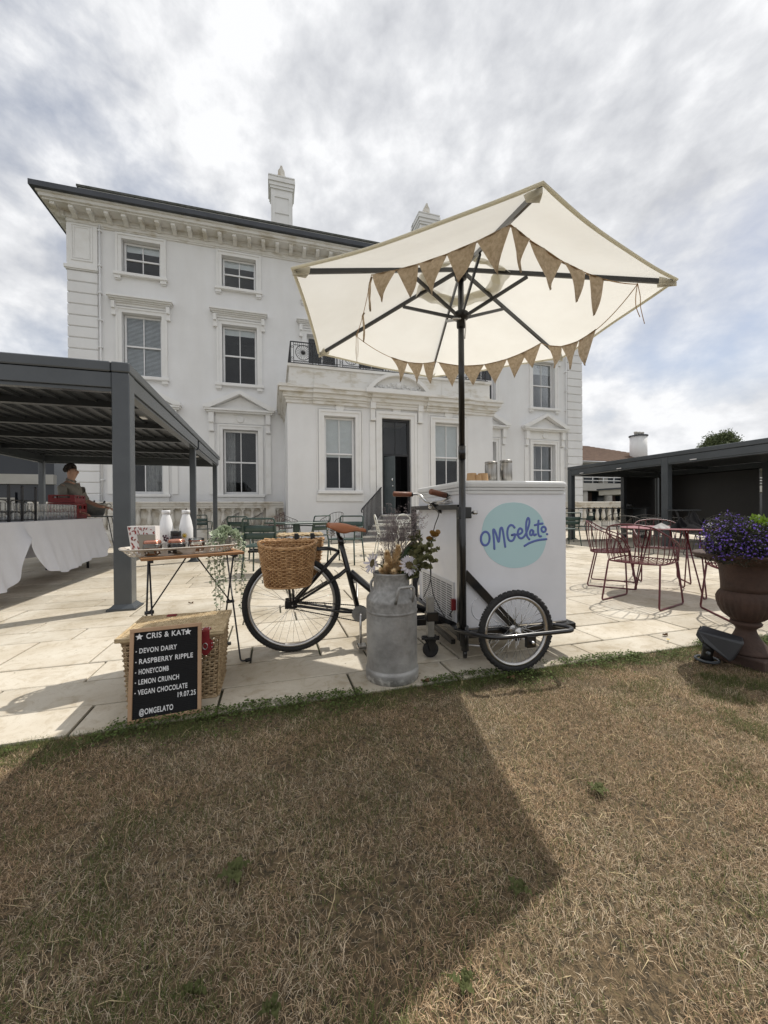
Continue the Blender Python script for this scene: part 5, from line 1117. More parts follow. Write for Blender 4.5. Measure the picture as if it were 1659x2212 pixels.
def tree(label, base, h, r, seed, nl):
    q = random.Random(seed); t = thing('tree', label, 'tree', base); m = MB()
    m.tube(spline([(0, 0, 0), (.1, .05, h * .3), (-.05, .1, h * .6), (0, 0, h * .85)]), [.35 - .3 * i / 24 for i in range(25)], 8); clumps = []
    for i in range(26):
        a = q.uniform(0, 6.28); e = q.uniform(.0, 1.2); d = r * q.uniform(.45, .95); p = Vector((d * math.cos(a) * math.cos(e), d * math.sin(a) * math.cos(e), h - r * .9 + d * math.sin(e) * .95)); clumps.append(p)
        m.tube(spline([(0, 0, h * q.uniform(.35, .7)), p * .6 + Vector((0, 0, h * .25)), p], 4), [.10 - .08 * k / 8 for k in range(9)], 5)
    obj('trunk', m, M_['bark'], t); rs_ = np.random.RandomState(seed); n = nl
    ci = rs_.randint(0, len(clumps), n); P = np.array([list(clumps[i]) for i in ci]) + rs_.normal(0, r * .17, (n, 3)); s = rs_.uniform(.05, .13, n)
    A = rs_.normal(0, 1, (n, 3)); A /= np.linalg.norm(A, axis=1)[:, None]; B = np.cross(A, rs_.normal(0, 1, (n, 3))); B /= np.linalg.norm(B, axis=1)[:, None]
    V = np.stack([P - A * s[:, None], P - B * s[:, None] * .5, P + A * s[:, None], P + B * s[:, None] * .5], 1)
    me = bpy.data.meshes.new('crown'); me.from_pydata(V.reshape(-1, 3).tolist(), [], (np.arange(n)[:, None] * 4 + np.arange(4)).tolist()); me.materials.append(M_['treeleaf']); obj('crown', me, None, t)
tp_ = PD(1557, 1000, 40); tree('dark green tree rising behind the right pergola', (tp_.x, tp_.y, 0), 8.5, 1.6, 3, 12000)
tp_ = PD(1530, 1010, 44); tree('small low tree crown left of the taller tree', (tp_.x - 2.2, tp_.y, 0), 7.0, 1.1, 8, 4000)

# ================================================================ TERRACE CHAIRS AND TABLES
def slat_chair():
    t = thing('metal_armchair', 'x', 'chair'); G_ = M_['greenmetal']; r = .0125
    m = MB(); m.tube(fillet([(-.235, -.20, .44), (-.235, -.29, .80), (-.225, -.305, .86), (.225, -.305, .86), (.235, -.29, .80), (.235, -.20, .44)], .07, 6), .0145, 8); obj('back_frame', m, G_, t)
    for z0, z1 in ((.555, .645), (.66, .755)):
        m = MB(); m.grid(8, 2, lambda a, b: (-.225 + .45 * a, -.20 - (z0 + (z1 - z0) * b - .44) * .25 - .012 * math.sin(math.pi * a), z0 + (z1 - z0) * b), True); o = obj('back_slat', m, G_, t); s = o.modifiers.new('thick', 'SOLIDIFY'); s.thickness = .006
    m = MB(); m.tube(fillet([(-.24, -.22, .44), (-.24, .24, .45), (.24, .24, .45), (.24, -.22, .44)], .05, 4, True), r, 8, closed=True); obj('seat_frame', m, G_, t)
    for i in range(6): m = MB(); m.box(-.23, -.215 + i * .075, .446, .23, -.15 + i * .075, .452, .001); obj('seat_slat', m, G_, t)
    for sx in (-1, 1):
        obj('arm', MB().tube(fillet([(sx * .235, -.25, .66), (sx * .27, -.10, .665), (sx * .28, .20, .66), (sx * .265, .26, .60), (sx * .25, .24, .45)], .07, 5), .0135, 8), G_, t)
        obj('leg', MB().tube([(sx * .24, .235, .45), (sx * .26, .27, .0)], .0135, 8), G_, t); obj('leg', MB().tube([(sx * .24, -.21, .44), (sx * .255, -.29, .0)], .0135, 8), G_, t)
    return t
def wire_chair(mk):
    t = thing('wire_armchair', 'x', 'chair'); W = M_[mk]
    rim = spline([(-.26, .17, .50), (-.285, .12, .60), (-.29, .0, .655), (-.27, -.14, .715), (-.19, -.24, .785), (0, -.285, .81), (.19, -.24, .785), (.27, -.14, .715), (.29, .0, .655), (.285, .12, .60), (.26, .17, .50)], 6)
    seat = spline([(-.25, .20, .445), (-.265, .0, .43), (-.23, -.17, .425), (0, -.235, .425), (.23, -.17, .425), (.265, .0, .43), (.25, .20, .445)], 6)
    m = MB().tube(rim, .008, 8); m.tube(seat, .008, 6); m.tube([(-.25, .20, .445), (.25, .20, .445)], .007, 6); m.tube([rim[0], seat[0]], .007, 6); m.tube([rim[-1], seat[-1]], .007, 6); obj('rim', m, W, t)
    m = MB()
    for i in range(19):
        a = (i + 1) / 20; p = at_len(rim, a); q = at_len(seat, a); m.tube(spline([p, (p * .5 + q * .5) + Vector(((p.x + q.x) * .02, -.012, -.02)), q], 4), .0043, 5)
    obj('back_wire', m, W, t, kind='stuff')
    m = MB()
    for i in range(15):
        x = -.22 + .44 * i / 14; yb = -.235 + .9 * x * x; m.tube(spline([(x, yb, .425), (x, -.05, .418), (x, .12, .43), (x, .20, .445)], 3), .0044, 5)
    obj('seat_wire', m, W, t, kind='stuff')
    for sx in (-1, 1): obj('sled_leg', MB().tube(fillet([(sx * .24, -.17, .425), (sx * .265, -.255, .008), (sx * .265, .265, .008), (sx * .245, .19, .445)], .03, 4), .0085, 8), W, t)
    return t
def put(o, x, y, ang, label, first):
    q = o if first else dup(o); q.location = (x, y, 0); q.rotation_euler = (0, 0, R_(ang - 90)); q['label'] = label; return q
ch = slat_chair(); ch['group'] = 'dark green slatted metal chairs'
gc = [(G(572, 1240), 75, 'green slatted chair with its back to the cart, just left of the saddle basket'), (G(532, 1205), 60, 'green slatted chair half hidden behind another at the left of the green table'),
      (G(676, 1200), 128, 'green slatted armchair at the far right corner of the green table'), (G(748, 1216), -122, 'green slatted chair behind the bicycle saddle facing the lawn'),
      (G(434, 1175), -70, 'green slatted chair in shade behind the pergola posts'), (G(1254, 1169), 155, 'green slatted chair just right of the white freezer'), (G(1222, 1178), 80, 'green slatted chair partly hidden behind the freezer edge')]
for i, (p, a, lab) in enumerate(gc): put(ch, p.x, p.y, a, lab, i == 0)
wc = wire_chair('redmetal'); wc['group'] = 'burgundy wire armchairs'
rc = [(3.64, 3.06, 16, 'burgundy wire chair nearest the camera with its back to the lawn'), (4.15, 3.90, -49, 'burgundy wire chair at the left of the round red table, seen from the side'), (4.06, 2.36, 57, 'burgundy wire chair half hidden behind the iron urn'), (5.02, 3.95, -128, 'burgundy wire chair on the far side of the round red table'), ]
for i, (x, y, a, lab) in enumerate(rc): put(wc, x, y, a, lab, i == 0)
q = dup(wc); p = PD(593, 1165, 12.9); q.location = (p.x, p.y, 0); q.rotation_euler = (0, 0, R_(100)); q['label'] = 'burgundy wire chair against the left balustrade'; q.scale = (1.14,) * 3
gw = wire_chair('greywire'); gw['group'] = 'taupe grey wire armchairs'
gl = [(PD(495, 1160, 12.9), 190, 'grey wire chair against the balustrade, leftmost of the row'), (PD(546, 1160, 12.9), 185, 'grey wire chair against the balustrade beside the burgundy one'), (PD(625, 1165, 10.8), -20, 'pale grey wire chair seen side on behind the green table'), (PD(716, 1165, 11.5), 215, 'grey wire chair behind the saddle in front of the white wall'),
      (PD(1326, 1157, 11.5), 195, 'grey wire chair alone in front of the sunlit balustrade'), (PD(1386, 1160, 9.5), 60, 'grey wire chair turned sideways left of the small round table'), (PD(1368, 1158, 8.2), 10, 'grey wire chair whose curved back shows behind the red table edge'), (PD(1425, 1160, 9.8), 200, 'grey wire chair behind the small round table'), (PD(1470, 1160, 8.6), 150, 'grey wire chair right of the black clothes pile'), (PD(1520, 1165, 7.8), 110, 'grey wire chair half hidden behind the violet flowers'), (PD(1552, 1165, 8.4), 190, 'grey wire chair under the pergola behind the urn')]
for i, (p, a, lab) in enumerate(gl): o = put(gw, p.x, p.y, a, lab, i == 0); o.scale = (1.14,) * 3 if i < 4 else (1, 1, 1)
def white_chair():
    t = thing('white_metal_chair', 'x', 'chair'); W = M_['whitemetal']
    pl = [(-.20, .48), (.20, .48), (.20, .70)] + [(.20 * math.cos(a), .70 + .17 * math.sin(a)) for a in np.linspace(.2, math.pi - .2, 10)] + [(-.20, .70)]
    for a, b in ((0, 1), ): 
        m = MB(); ys0 = lambda z: -.20 - (z - .45) * .22
        m.prism([(-.18, .55), (.18, .55), (.18, .62), (-.18, .62)], 0, .006, lambda x, z, d: (x, ys0(z) + d, z)); m.prism([(-.18, .66), (.18, .66), (.17, .74), (-.17, .74)], 0, .006, lambda x, z, d: (x, ys0(z) + d, z)); obj('back_plate', m, W, t)
    m = MB(); m.tube([(x, ys0(z), z) for x, z in [(-.20, .44)] + pl[3:-1][::-1] + [(.20, .44)]], .012, 8); obj('back_frame', m, W, t)
    m = MB(); m.box(-.21, -.21, .44, .21, .22, .455, .004); obj('seat', m, W, t)
    for sx in (-1, 1):
        obj('leg', MB().tube([(sx * .19, .20, .44), (sx * .21, .25, 0)], .012, 8), W, t); obj('leg', MB().tube([(sx * .19, -.2, .44), (sx * .21, -.28, 0)], .012, 8), W, t)
        obj('arm', MB().tube(fillet([(sx * .20, -.25, .66), (sx * .24, .12, .66), (sx * .24, .2, .6), (sx * .2, .2, .45)], .06, 4), .011, 8), W, t)
    return t
wh = white_chair(); wh['group'] = 'cream white metal chairs by the steps'
put(wh, *G(838, 1196).xy, -8, 'cream white metal chair seen side on before the steps', True); put(wh, *G(884, 1192).xy, -80, 'cream white metal chair facing the camera beside the freezer', False)
# tables
c = (G(573, 1134, .72) + G(698, 1125.5, .72)) / 2; e1 = (G(630, 1132.5, .72) - G(573, 1134, .72)).xy.normalized(); ang = math.atan2(e1.y, e1.x)
c = G(640, 1129.5, .72)
t = thing('square_table', 'square dark green metal table with green chairs around it', 'table', (c.x, c.y, 0), R_(28))
m = MB(); m.box(-.5, -.42, .705, .5, .42, .735, .004); obj('table_top', m, M_['greenmetal'], t); m = MB(); m.box(-.05, -.05, .02, .05, .05, .704); obj('pedestal', m, M_['greenmetal'], t); m = MB(); m.box(-.26, -.26, 0, .26, .26, .02, .004); obj('foot_plate', m, M_['greenmetal'], t)
tag(obj('ashtray', MB().lathe([(.07, .736), (.075, .75), (.065, .75), (.06, .74), (0, .74)], 20), M_['greytop'], None, loc=(c.x - .05, c.y - .05, 0)), 'small round grey dish on the green table', 'dish')
def round_table(name, label, p, r, h, top, leg, hair=True):
    t = thing(name, label, 'table', (p[0], p[1], 0)); m = MB(); m.lathe([(0, h - .008), (r - .006, h - .008), (r, h - .004), (r, h), (0, h)], 48, sm=False); obj('table_top', m, M_[top], t)
    for k in range(3):
        a = k * 2.094 + .4; d = Vector((math.cos(a), math.sin(a), 0)); s = Vector((-d.y, d.x, 0)); obj('leg', MB().tube(fillet([d * r * .45 + s * .09 + Vector((0, 0, h - .01)), d * r * .72 + s * .02 + Vector((0, 0, .008)), d * r * .72 - s * .02 + Vector((0, 0, .008)), d * r * .45 - s * .09 + Vector((0, 0, h - .01))], .02, 3), .0075, 7), M_[leg], t)
    return t
round_table('round_table', 'round burgundy metal table with black clothes on it', (4.42, 3.32), .52, .745, 'redtop', 'redmetal')
p = PD(1428, 1150, 9.6); round_table('round_table', 'small round taupe table in the shade of the right pergola', p, .42, .735, 'greytop', 'greywire')
p = PD(1475, 1150, 8.9); t = thing('serving_tray', 'dark tray table in front of the screen wall', 'tray', (p.x, p.y, 0)); m = MB(); m.box(-.3, -.2, .9, .3, .2, .93); obj('table_top', m, M_['graphdark'], t); m = MB(); m.bar((-.2, 0, 0), (.2, 0, .9), .03); m.bar((.2, 0, 0), (-.2, 0, .9), .03); obj('leg', m, M_['graphdark'], t)
p = PD(1308, 1150, 12.2); t = thing('bar_table', 'long dark high table with a thin top in front of the right balustrade', 'table', (p.x, p.y, 0)); m = MB(); m.box(-2.0, -.3, .955, 1.5, .3, .985); obj('table_top', m, M_['graphite'], t)
for xx in (-1.9, 1.4): m = MB(); m.box(xx - .03, -.25, 0, xx + .03, .25, .954); obj('leg', m, M_['graphite'], t)
p2 = PD(1361, 1102, 12.2); tag(obj('black_pot', MB().lathe([(.07, .986), (.09, 1.0), (.09, 1.1), (.08, 1.11), (0, 1.11)], 16), M_['blackcap'], None, loc=(p2.x, p2.y, 0)), 'small black pot on the long high table', 'pot')
# clothes heap on the red table
cl = Vector((4.40, 3.12, .747)); t = thing('clothes_pile', 'crumpled black jacket heaped on the round burgundy table', 'jacket', cl)
def heap(rx, ry, h, seed):
    def f(a, b):
        th = 2 * math.pi * a; rr = 1 - b; n = .22 * math.sin(3 * th + seed) + .13 * math.sin(7 * th + 2 * seed + 5 * b) + .08 * math.sin(13 * th + 9 * b)
        return ((rx * rr * (1 + n)) * math.cos(th), (ry * rr * (1 + n)) * math.sin(th), max(0.0, h * (b ** 1.15) * (1 + .25 * math.sin(5 * th + 6 * b) * (1 - b))))
    return f
m = MB().grid(40, 10, heap(.20, .14, .10, 1.3)); m.grid(36, 10, lambda a, b: tuple(Vector(heap(.13, .10, .19, 2.9)(a, b)) + Vector((.04, .0, .01)) + Vector((.05, .02, 0)) * b * b)); m.grid(30, 8, lambda a, b: tuple(Vector(heap(.10, .08, .11, .4)(a, b)) + Vector((.17, -.03, .0)))); m.grid(30, 8, lambda a, b: tuple(Vector(heap(.11, .08, .12, 5.4)(a, b)) + Vector((-.10, .02, .0)))); obj('jacket_body', m, M_['darkcloth'], t)
m = MB().grid(24, 6, lambda a, b: tuple(Vector(heap(.07, .055, .05, 4)(a, b)) + Vector((.05, -.17, .02)))); obj('pale_lining', m, M_['curtain'], t)
t = thing('scarf', 'small grey patterned scarf beside the black jacket on the red table', 'scarf', cl + Vector((-.28, .10, 0))); m = MB().grid(30, 8, heap(.11, .08, .06, 2.2)); obj('scarf_cloth', m, M_['curtain'], t)

# ================================================================ LETTER BOARD
BL, BR = Vector((-.642, 2.004, .0)), Vector((-.338, 2.030, .0))
ex = (BR - BL).normalized(); bw = (BR - BL).length; ez = (Vector((.004, .068, .412))).normalized(); ez = (ez - ex * ez.dot(ex)).normalized(); en = ex.cross(ez); bh = .422
if en.y > 0: en = -en
board = thing('letter_board', 'black felt letter board in an oak frame leaning on the wicker hamper, listing gelato flavours', 'letter board', BL)
BM = Matrix((ex, ez, en)).transposed().to_4x4()
def bd(name, mb, m, par=None): mb.xf(BM); return obj(name, mb, M_[m], par or board)
fw_ = .017
for (x0, y0, x1, y1) in ((0, 0, bw, fw_), (0, bh - fw_, bw, bh), (0, fw_, fw_, bh - fw_), (bw - fw_, fw_, bw, bh - fw_)):
    m = MB(); m.box(x0, y0, -.016, x1, y1, .004, .0015); bd('frame_rail', m, 'oak')
m = MB(); m.box(fw_, fw_, -.012, bw - fw_, bh - fw_, -.006); fb = bd('felt_panel', m, 'felt')
m = MB(); n_ = 46
for i in range(n_): y = fw_ + .002 + (bh - 2 * fw_ - .004) * i / n_; m.box(fw_ + .0005, y, -.006, bw - fw_ - .0005, y + .0055, -.0028)
q = bd('felt_ridge', m, 'felt', board); q['kind'] = 'stuff'
def text(name, s, x, y, size, wid=None, parent=board, m='letter', mtx=BM, z=-.0026, ext=.0011):
    cu = bpy.data.curves.new(name, 'FONT'); cu.body = s; cu.size = size; cu.extrude = ext; cu.offset = .0005; cu.space_character = 1.1
    to = bpy.data.objects.new(name, cu); C.objects.link(to); cu.materials.append(M_[m]); bpy.context.view_layer.update(); w = to.dimensions.x; sx = (wid / w) if wid else .86
    me = bpy.data.meshes.new_from_object(to.evaluated_get(bpy.context.evaluated_depsgraph_get())); bpy.data.objects.remove(to); bpy.data.curves.remove(cu); me.name = name; o = bpy.data.objects.new(name, me); C.objects.link(o); o.parent = parent
    o.matrix_local = mtx @ Matrix.Translation((x, y, z)) @ Matrix.Diagonal((sx, 1, 1, 1)); return o
# positions as fractions of the board face, measured on the photograph
def fx(a): return a * bw
def fy(b): return (1 - b) * bh
ls = .0318
text('lettering', 'CRIS & KAT', fx(.215), fy(.117), ls * 1.1, fx(.545)); text('lettering', 'DEVON DAIRY', fx(.125), fy(.268), ls, fx(.515)); text('lettering', 'RASPBERRY RIPPLE', fx(.125), fy(.382), ls, fx(.745))
text('lettering', 'HONEYCOMB', fx(.125), fy(.492), ls, fx(.405)); text('lettering', 'LEMON CRUNCH', fx(.125), fy(.600), ls, fx(.55)); text('lettering', 'VEGAN CHOCOLATE', fx(.125), fy(.708), ls, fx(.675)); text('lettering', '19.07.25', fx(.65), fy(.795), ls, fx(.255)); text('lettering', '@OMGELATO', fx(.145), fy(.918), ls * 1.08, fx(.455))
m = MB()
for b in (.268, .382, .492, .600, .708): m.lathe([(0, -.0025), (.0028, -.0025), (.0028, -.001), (0, -.001)], 10, (fx(.088), fy(b) + .009, 0), 'z')
bd('bullet', m, 'letter')
for a in (.125, .80):
    pts = []
    for k in range(10): r = .0165 if k % 2 == 0 else .0075; t = math.pi / 2 + k * math.pi / 5; pts.append((fx(a) + r * math.cos(t), fy(.090) + r * math.sin(t)))
    m = MB().prism(pts, -.0025, -.0005, lambda x, y, d: (x, y, d)); bd('star', m, 'letter')

# ================================================================ HAMPER
HX0, HX1, HY0, HY1, HZ = -.712, -.268, 2.165, 2.545, .335
ham = thing('wicker_hamper', 'straw coloured wicker hamper with red leather straps behind the letter board', 'hamper', ((HX0 + HX1) / 2, (HY0 + HY1) / 2, 0)); hc_ = ham.location.copy()
def hm(name, mb, m, par=None, **k): mb.v = [tuple(Vector(p) - hc_) for p in mb.v]; return obj(name, mb, M_[m], par or ham, **k)
def rpath(x0, x1, y0, y1, tap):
    def f(t, z, off):
        k = tap * (1 - z / HZ); a0, a1, b0, b1 = x0 + k, x1 - k, y0 + k, y1 - k; P = 2 * ((a1 - a0) + (b1 - b0)); d = (t % 1) * P
        if d < a1 - a0: return (a0 + d, b0 - off, z)
        d -= a1 - a0
        if d < b1 - b0: return (a1 + off, b0 + d, z)
        d -= b1 - b0
        if d < a1 - a0: return (a1 - d, b1 + off, z)
        d -= a1 - a0; return (a0 - off, b1 - d, z)
    return f
P = rpath(HX0, HX1, HY0, HY1, .018); m = MB(); weave(m, P, .008, HZ - .01, 25, .0072, .0055, 34, 0); hm('woven_side', m, 'wicker2', kind='stuff')
m = MB()
for j in range(68): m.tube([P((j + .5) / 68, z, 0) for z in (0, .11, .22, HZ)], .0045, 5)
for z in (.004, HZ - .004): m.tube([P(j / 60, z, .004) for j in range(60)], .008, 6, closed=True)
hm('stake', m, 'wicker2', kind='stuff')
hm('basket_floor', MB().box(HX0 + .02, HY0 + .02, .004, HX1 - .02, HY1 - .02, .012), 'wicker2')
m = MB(); lx0, lx1, ly0, ly1, lz = HX0 - .022, HX1 + .016, HY0 - .016, HY1 + .02, HZ + .012
for k in range(33):
    y = ly0 + (ly1 - ly0) * (k + .5) / 33; pts = [(lx0 + (lx1 - lx0) * j / 40, y, lz + .0042 * math.cos(math.pi * j + math.pi * k) + .004 * math.sin(3.14 * j / 40) + rnd.uniform(-.0008, .0008)) for j in range(41)]; m.tube(pts, .0054 * rnd.uniform(.85, 1.1), 5)
for j in range(41): x = lx0 + (lx1 - lx0) * j / 40; m.tube([(x, ly0, lz), (x, ly1, lz)], .0042, 5)
lidh = hm('woven_lid', m, 'wickerlid', kind='stuff')
m = MB()
for dz in (-.006, .004): m.tube([(lx0, ly0, lz + dz), (lx1, ly0, lz + dz), (lx1, ly1, lz + dz), (lx0, ly1, lz + dz)], .0075, 7, closed=True)
hm('lid_border', m, 'wickerlid', lidh)
def strap(xc, w):
    m = MB(); zt = lz + .011; z1 = HZ
    shp = lambda s: [(-w, .0), (w, .0), (w * .95, .02), (w * 1.15, .035), (w * .6, .05), (0, .058), (-w * .6, .05), (-w * 1.15, .035), (-w * .95, .02)]
    m.prism(shp(1), 0, .003, lambda a, b, d: (xc + a, ly0 + .004 + b, zt + d))
    m.prism([(-w, 0), (w, 0), (w, -.09), (-w, -.09)], 0, .004, lambda a, b, d: (xc + a, ly0 - .006 - d, zt + .002 + b)); m.prism([(-w * .9, -.04), (w * .9, -.04), (w * 1.7, -.055), (w * 1.7, -.09), (w * .8, -.115), (w * .3, -.125), (-w * .3, -.125), (-w * .8, -.115), (-w * 1.7, -.09), (-w * 1.7, -.055)], 0, .004, lambda a, b, d: (xc + a, ly0 + .003 - d, zt + b))
    s_ = hm('leather_strap', m, 'redleather')
    m = MB(); m.ring((xc, ly0 - .012, zt - .075), [(.010, -.002), (.013, -.002), (.013, .002), (.010, .002)], n=20); m.v = [(p[0], p[1], zt - .075 + (p[2] - zt + .075) * 1.35) for p in m.v]; hm('eyelet', m, 'alloy', s_)
    m = MB()
    for a, b in ((-.7, .04), (0, .048), (.7, .04), (-.8, .012), (.8, .012)): m.sphere((xc + a * w, ly0 + .004 + b, zt + .003), .0035, 8, 4)
    for a, b in ((1.45, -.065), (1.45, -.085), (-1.45, -.075)): m.sphere((xc + a * w, ly0 - .002, zt + b), .0035, 8, 4)
    hm('rivet', m, 'alloy', s_, kind='stuff')
strap(-.635, .021); strap(-.335, .021)
m = MB(); m.box(-.60, ly1 - .05, lz + .01, -.55, ly1 - .01, lz + .014); hm('hinge_patch', m, 'redleather')

# ================================================================ SIDE TABLE, TRAY AND TOPPINGS
TZ = .71
ta, tb = G(304, 1206, TZ), G(528, 1191, TZ); te = (tb - ta).normalized(); tl = (tb - ta).length; tdp = .34; tn = Vector((-te.y, te.x, 0)); tc_ = (ta + tb) / 2 + tn * tdp / 2; tang = math.atan2(te.y, te.x)
tab = thing('folding_side_table', 'small folding table with wooden slat top and black wire legs', 'table', (tc_.x, tc_.y, 0), tang)
for i in range(4):
    y0 = -tdp / 2 + i * (tdp + .012) / 4; m = MB(); m.box(-tl / 2, y0, TZ - .018, tl / 2, y0 + (tdp + .012) / 4 - .012, TZ, .002); obj('top_slat', m, M_['acacia'], tab)
for x in (-tl / 2 + .05, tl / 2 - .05): m = MB(); m.box(x - .012, -tdp / 2 + .01, TZ - .034, x + .012, tdp / 2 - .01, TZ - .0185); obj('batten', m, M_['iron'], tab)
for sx in (-1, 1):
    x = sx * (tl / 2 - .05); h = tdp / 2
    for s in (-1, 1):
        m = MB().tube(fillet([(x + .012 * s, s * (h - .03), TZ - .03), (x + .012 * s, -s * (h + .03), .014), (x + .012 * s + .04, -s * (h + .03), .012)], .02, 3), .0055, 8); lg = obj('leg', m, M_['iron'], tab)
        obj('foot_cap', MB().tube([(x + .012 * s + .03, -s * (h + .03), .012), (x + .012 * s + .062, -s * (h + .03), .012)], .0115, 8), M_['rubber'], lg)
    obj('brace', MB().tube([(x, 0, .36), (sx * .03, 0, TZ - .03)], .0045, 8), M_['iron'], tab); obj('leg_clamp', MB().tube([(x - .025, 0, .36), (x + .025, 0, .36)], .011, 8), M_['iron'], tab)
def on_tab(x, y, z=TZ): return Vector((tc_.x, tc_.y, 0)) + te * x + tn * y + Vector((0, 0, z))
ty0 = on_tab(-.055, .0, TZ + .001)
tray = thing('serving_tray', 'antique white oval tray with a pierced gallery on the side table', 'tray', ty0, tang + R_(2))
A_t, B_t = .325, .155
def oval(a, k, z): t = 2 * math.pi * a; c, s = math.cos(t), math.sin(t); e = .62; return (math.copysign(abs(c) ** e, c) * A_t * k, math.copysign(abs(s) ** e, s) * B_t * k * 1.0, z)
m = MB(); m.prism([oval(i / 56, .86, 0)[:2] for i in range(56)], 0, .004, lambda a, b, d: (a, b, d)); obj('tray_base', m, M_['traywhite'], tray)
m = MB(); N_ = 112
lev = [(.86, .002), (.89, .012), (.955, .034), (1.0, .042)]
for i in range(N_):
    a, b = i / N_, (i + 1) / N_
    for j in range(3):
        if j == 1 and i % 4 in (1, 2): continue
        (k0, z0), (k1, z1) = lev[j], lev[j + 1]; m.add([oval(a, k0, z0), oval(b, k0, z0), oval(b, k1, z1), oval(a, k1, z1)], [(0, 1, 2, 3)])
    if i % 4 == 1: p, q = oval(b, .92, .023), oval(b, .925, .024); m.sphere(p, .006, 6, 4)
g_ = obj('pierced_gallery', m, M_['traywhite'], tray); s_ = g_.modifiers.new('thick', 'SOLIDIFY'); s_.thickness = .003
obj('tray_rim', MB().tube([oval(i / 80, 1.005, .043) for i in range(80)], .0045, 6, closed=True), M_['traywhite'], tray)
def on_tray(u, v, y): # point on the tray floor in the column of pixel u
    d = ray(u, 1150); p0 = on_tab(0, y, 0); t = (p0 - Vector((0, 0, 0))).dot(tn) / d.dot(tn); return Vector((d.x * t, d.y * t, TZ + .0055))
for u, blob, lab in ((359, 'plum', 'white sauce bottle with a dark berry print at the back of the tray'), (402, 'yellow', 'white sauce bottle with a yellow sun print at the back of the tray')):
    p = on_tray(u, 0, .075); t = thing('sauce_bottle', lab, 'bottle', p, YAW * -1, 'white sauce bottles on the tray'); r = .0415
    obj('bottle_body', MB().lathe([(r - .004, 0), (r, .004), (r, .148), (r - .003, .163), (r * .78, .200), (r * .55, .232), (r * .52, .240), (.0, .240)], 28), M_['plaswhite'], t)
    obj('cap', MB().lathe([(r * .60, .241), (r * .60, .262), (r * .55, .265), (0, .265)], 24), M_['plaswhite'], t)
    m = MB(); pr2 = random.Random(3)
    if blob == 'plum':
        for k in range(9): a, z = pr2.uniform(.1, .7), pr2.uniform(.07, .11); m.sphere(((r - .002) * math.sin(a), -(r - .002) * math.cos(a), z), .0065, 8, 5)
        obj('berry_print', m, mat('berry_print', (.06, .012, .025), None, 6, .6), t)
    else:
        for k in range(10): a = k * .628; th = .25 + .25 * .6 * math.cos(a) * .9; m.bar(((r+.0005)*math.sin(.25), -(r+.0005)*math.cos(.25), .1), ((r+.001)*math.sin(.25 + .38*math.cos(a)), -(r+.001)*math.cos(.25 + .38*math.cos(a)), .1 + .018*math.sin(a)), .003)
        m.sphere(((r - .004) * math.sin(.25), -(r - .004) * math.cos(.25), .1), .010, 10, 6); obj('sun_print', m, mat('sun_print', (.62, .42, .04), None, 6, .6), t)
    m = MB(); 
    for z in (.034, .040, .046, .052): m.grid(6, 1, lambda a, b: ((r + .0006) * math.sin(-.1 + .6 * a), -(r + .0006) * math.cos(-.1 + .6 * a), z + .0025 * b))
    obj('small_print', m, M_['cardgrey'], t)
p = on_tray(380, 0, -.01); t = thing('sauce_jar', 'dark sauce jar with black cap between the two white bottles', 'jar', p, -YAW); r = .0335
obj('jar_body', MB().lathe([(r - .004, 0), (r, .004), (r, .088), (r * .94, .098), (r * .84, .104), (r * .84, .107), (0, .107)], 26), M_['darkjar'], t); obj('cap', MB().lathe([(r * .88, .1075), (r * .9, .11), (r * .9, .132), (r * .86, .135), (0, .135)], 26), M_['blackcap'], t)
m = MB(); m.grid(10, 2, lambda a, b: ((r + .0008) * math.sin(-.75 + 1.5 * a), -(r + .0008) * math.cos(-.75 + 1.5 * a), .048 + .014 * b + .010 * math.sin(math.pi * a))); obj('label_band', m, mat('label_gold', (.42, .33, .20), (.2, .12, .08), 90, .6), t)
for u, mt, lab in ((329, 'nuts', 'clip top jar of chopped nuts at the left of the tray'), (381, 'choc', 'clip top jar of dark chocolate pieces in the middle of the tray'), (424, 'nuts', 'clip top jar of brown crumbs at the right of the tray')):
    p = on_tray(u, 0, -.10 if u < 420 else -.07); t = thing('clip_jar', lab, 'jar', p, -YAW + .2, 'clip top jars of toppings'); r = .049
    obj('jar_glass', MB().lathe([(r - .006, 0), (r, .006), (r, .055), (r * .96, .062), (r * .9, .066), (r * .9, .07)], 30), M_['jarglass'], t)
    m = MB().lathe([(0, .004), (r - .008, .005), (r - .006, .036), (r * .7, .044), (r * .3, .041), (0, .043)], 24, rad=lambda k, z: 1 + .03 * math.sin(k * 2.1) * (z > .03)); 
    for k in range(50): a, d = pr2.uniform(0, 6.28), pr2.uniform(0, r * .8); m.sphere((d * math.cos(a), d * math.sin(a), .040 + pr2.uniform(0, .005)), pr2.uniform(.003, .006), 5, 3)
    obj('topping', m, M_[mt], t); obj('seal_ring', MB().ring((0, 0, .073), [(r * .86, -.002), (r * .98, -.002), (r * .98, .002), (r * .86, .002)], 'z', 28), M_['copperlid'], t)
    obj('lid', MB().lathe([(r * .94, .0755), (r * .96, .079), (r * .9, .088), (r * .4, .0915), (0, .092)], 28), M_['copperlid'] if u < 420 else M_['jarglass'], t)
    obj('wire_clip', MB().tube(fillet([(r + .002, -.012, .06), (r + .012, -.012, .075), (r + .02, -.014, .04), (r + .02, .014, .04), (r + .012, .012, .075), (r + .002, .012, .06)], .006), .0016, 5), M_['alloy'], t); obj('wire_ring', MB().torus((0, 0, .0655), r * .95, .0016, 'z', 28, 5), M_['alloy'], t)
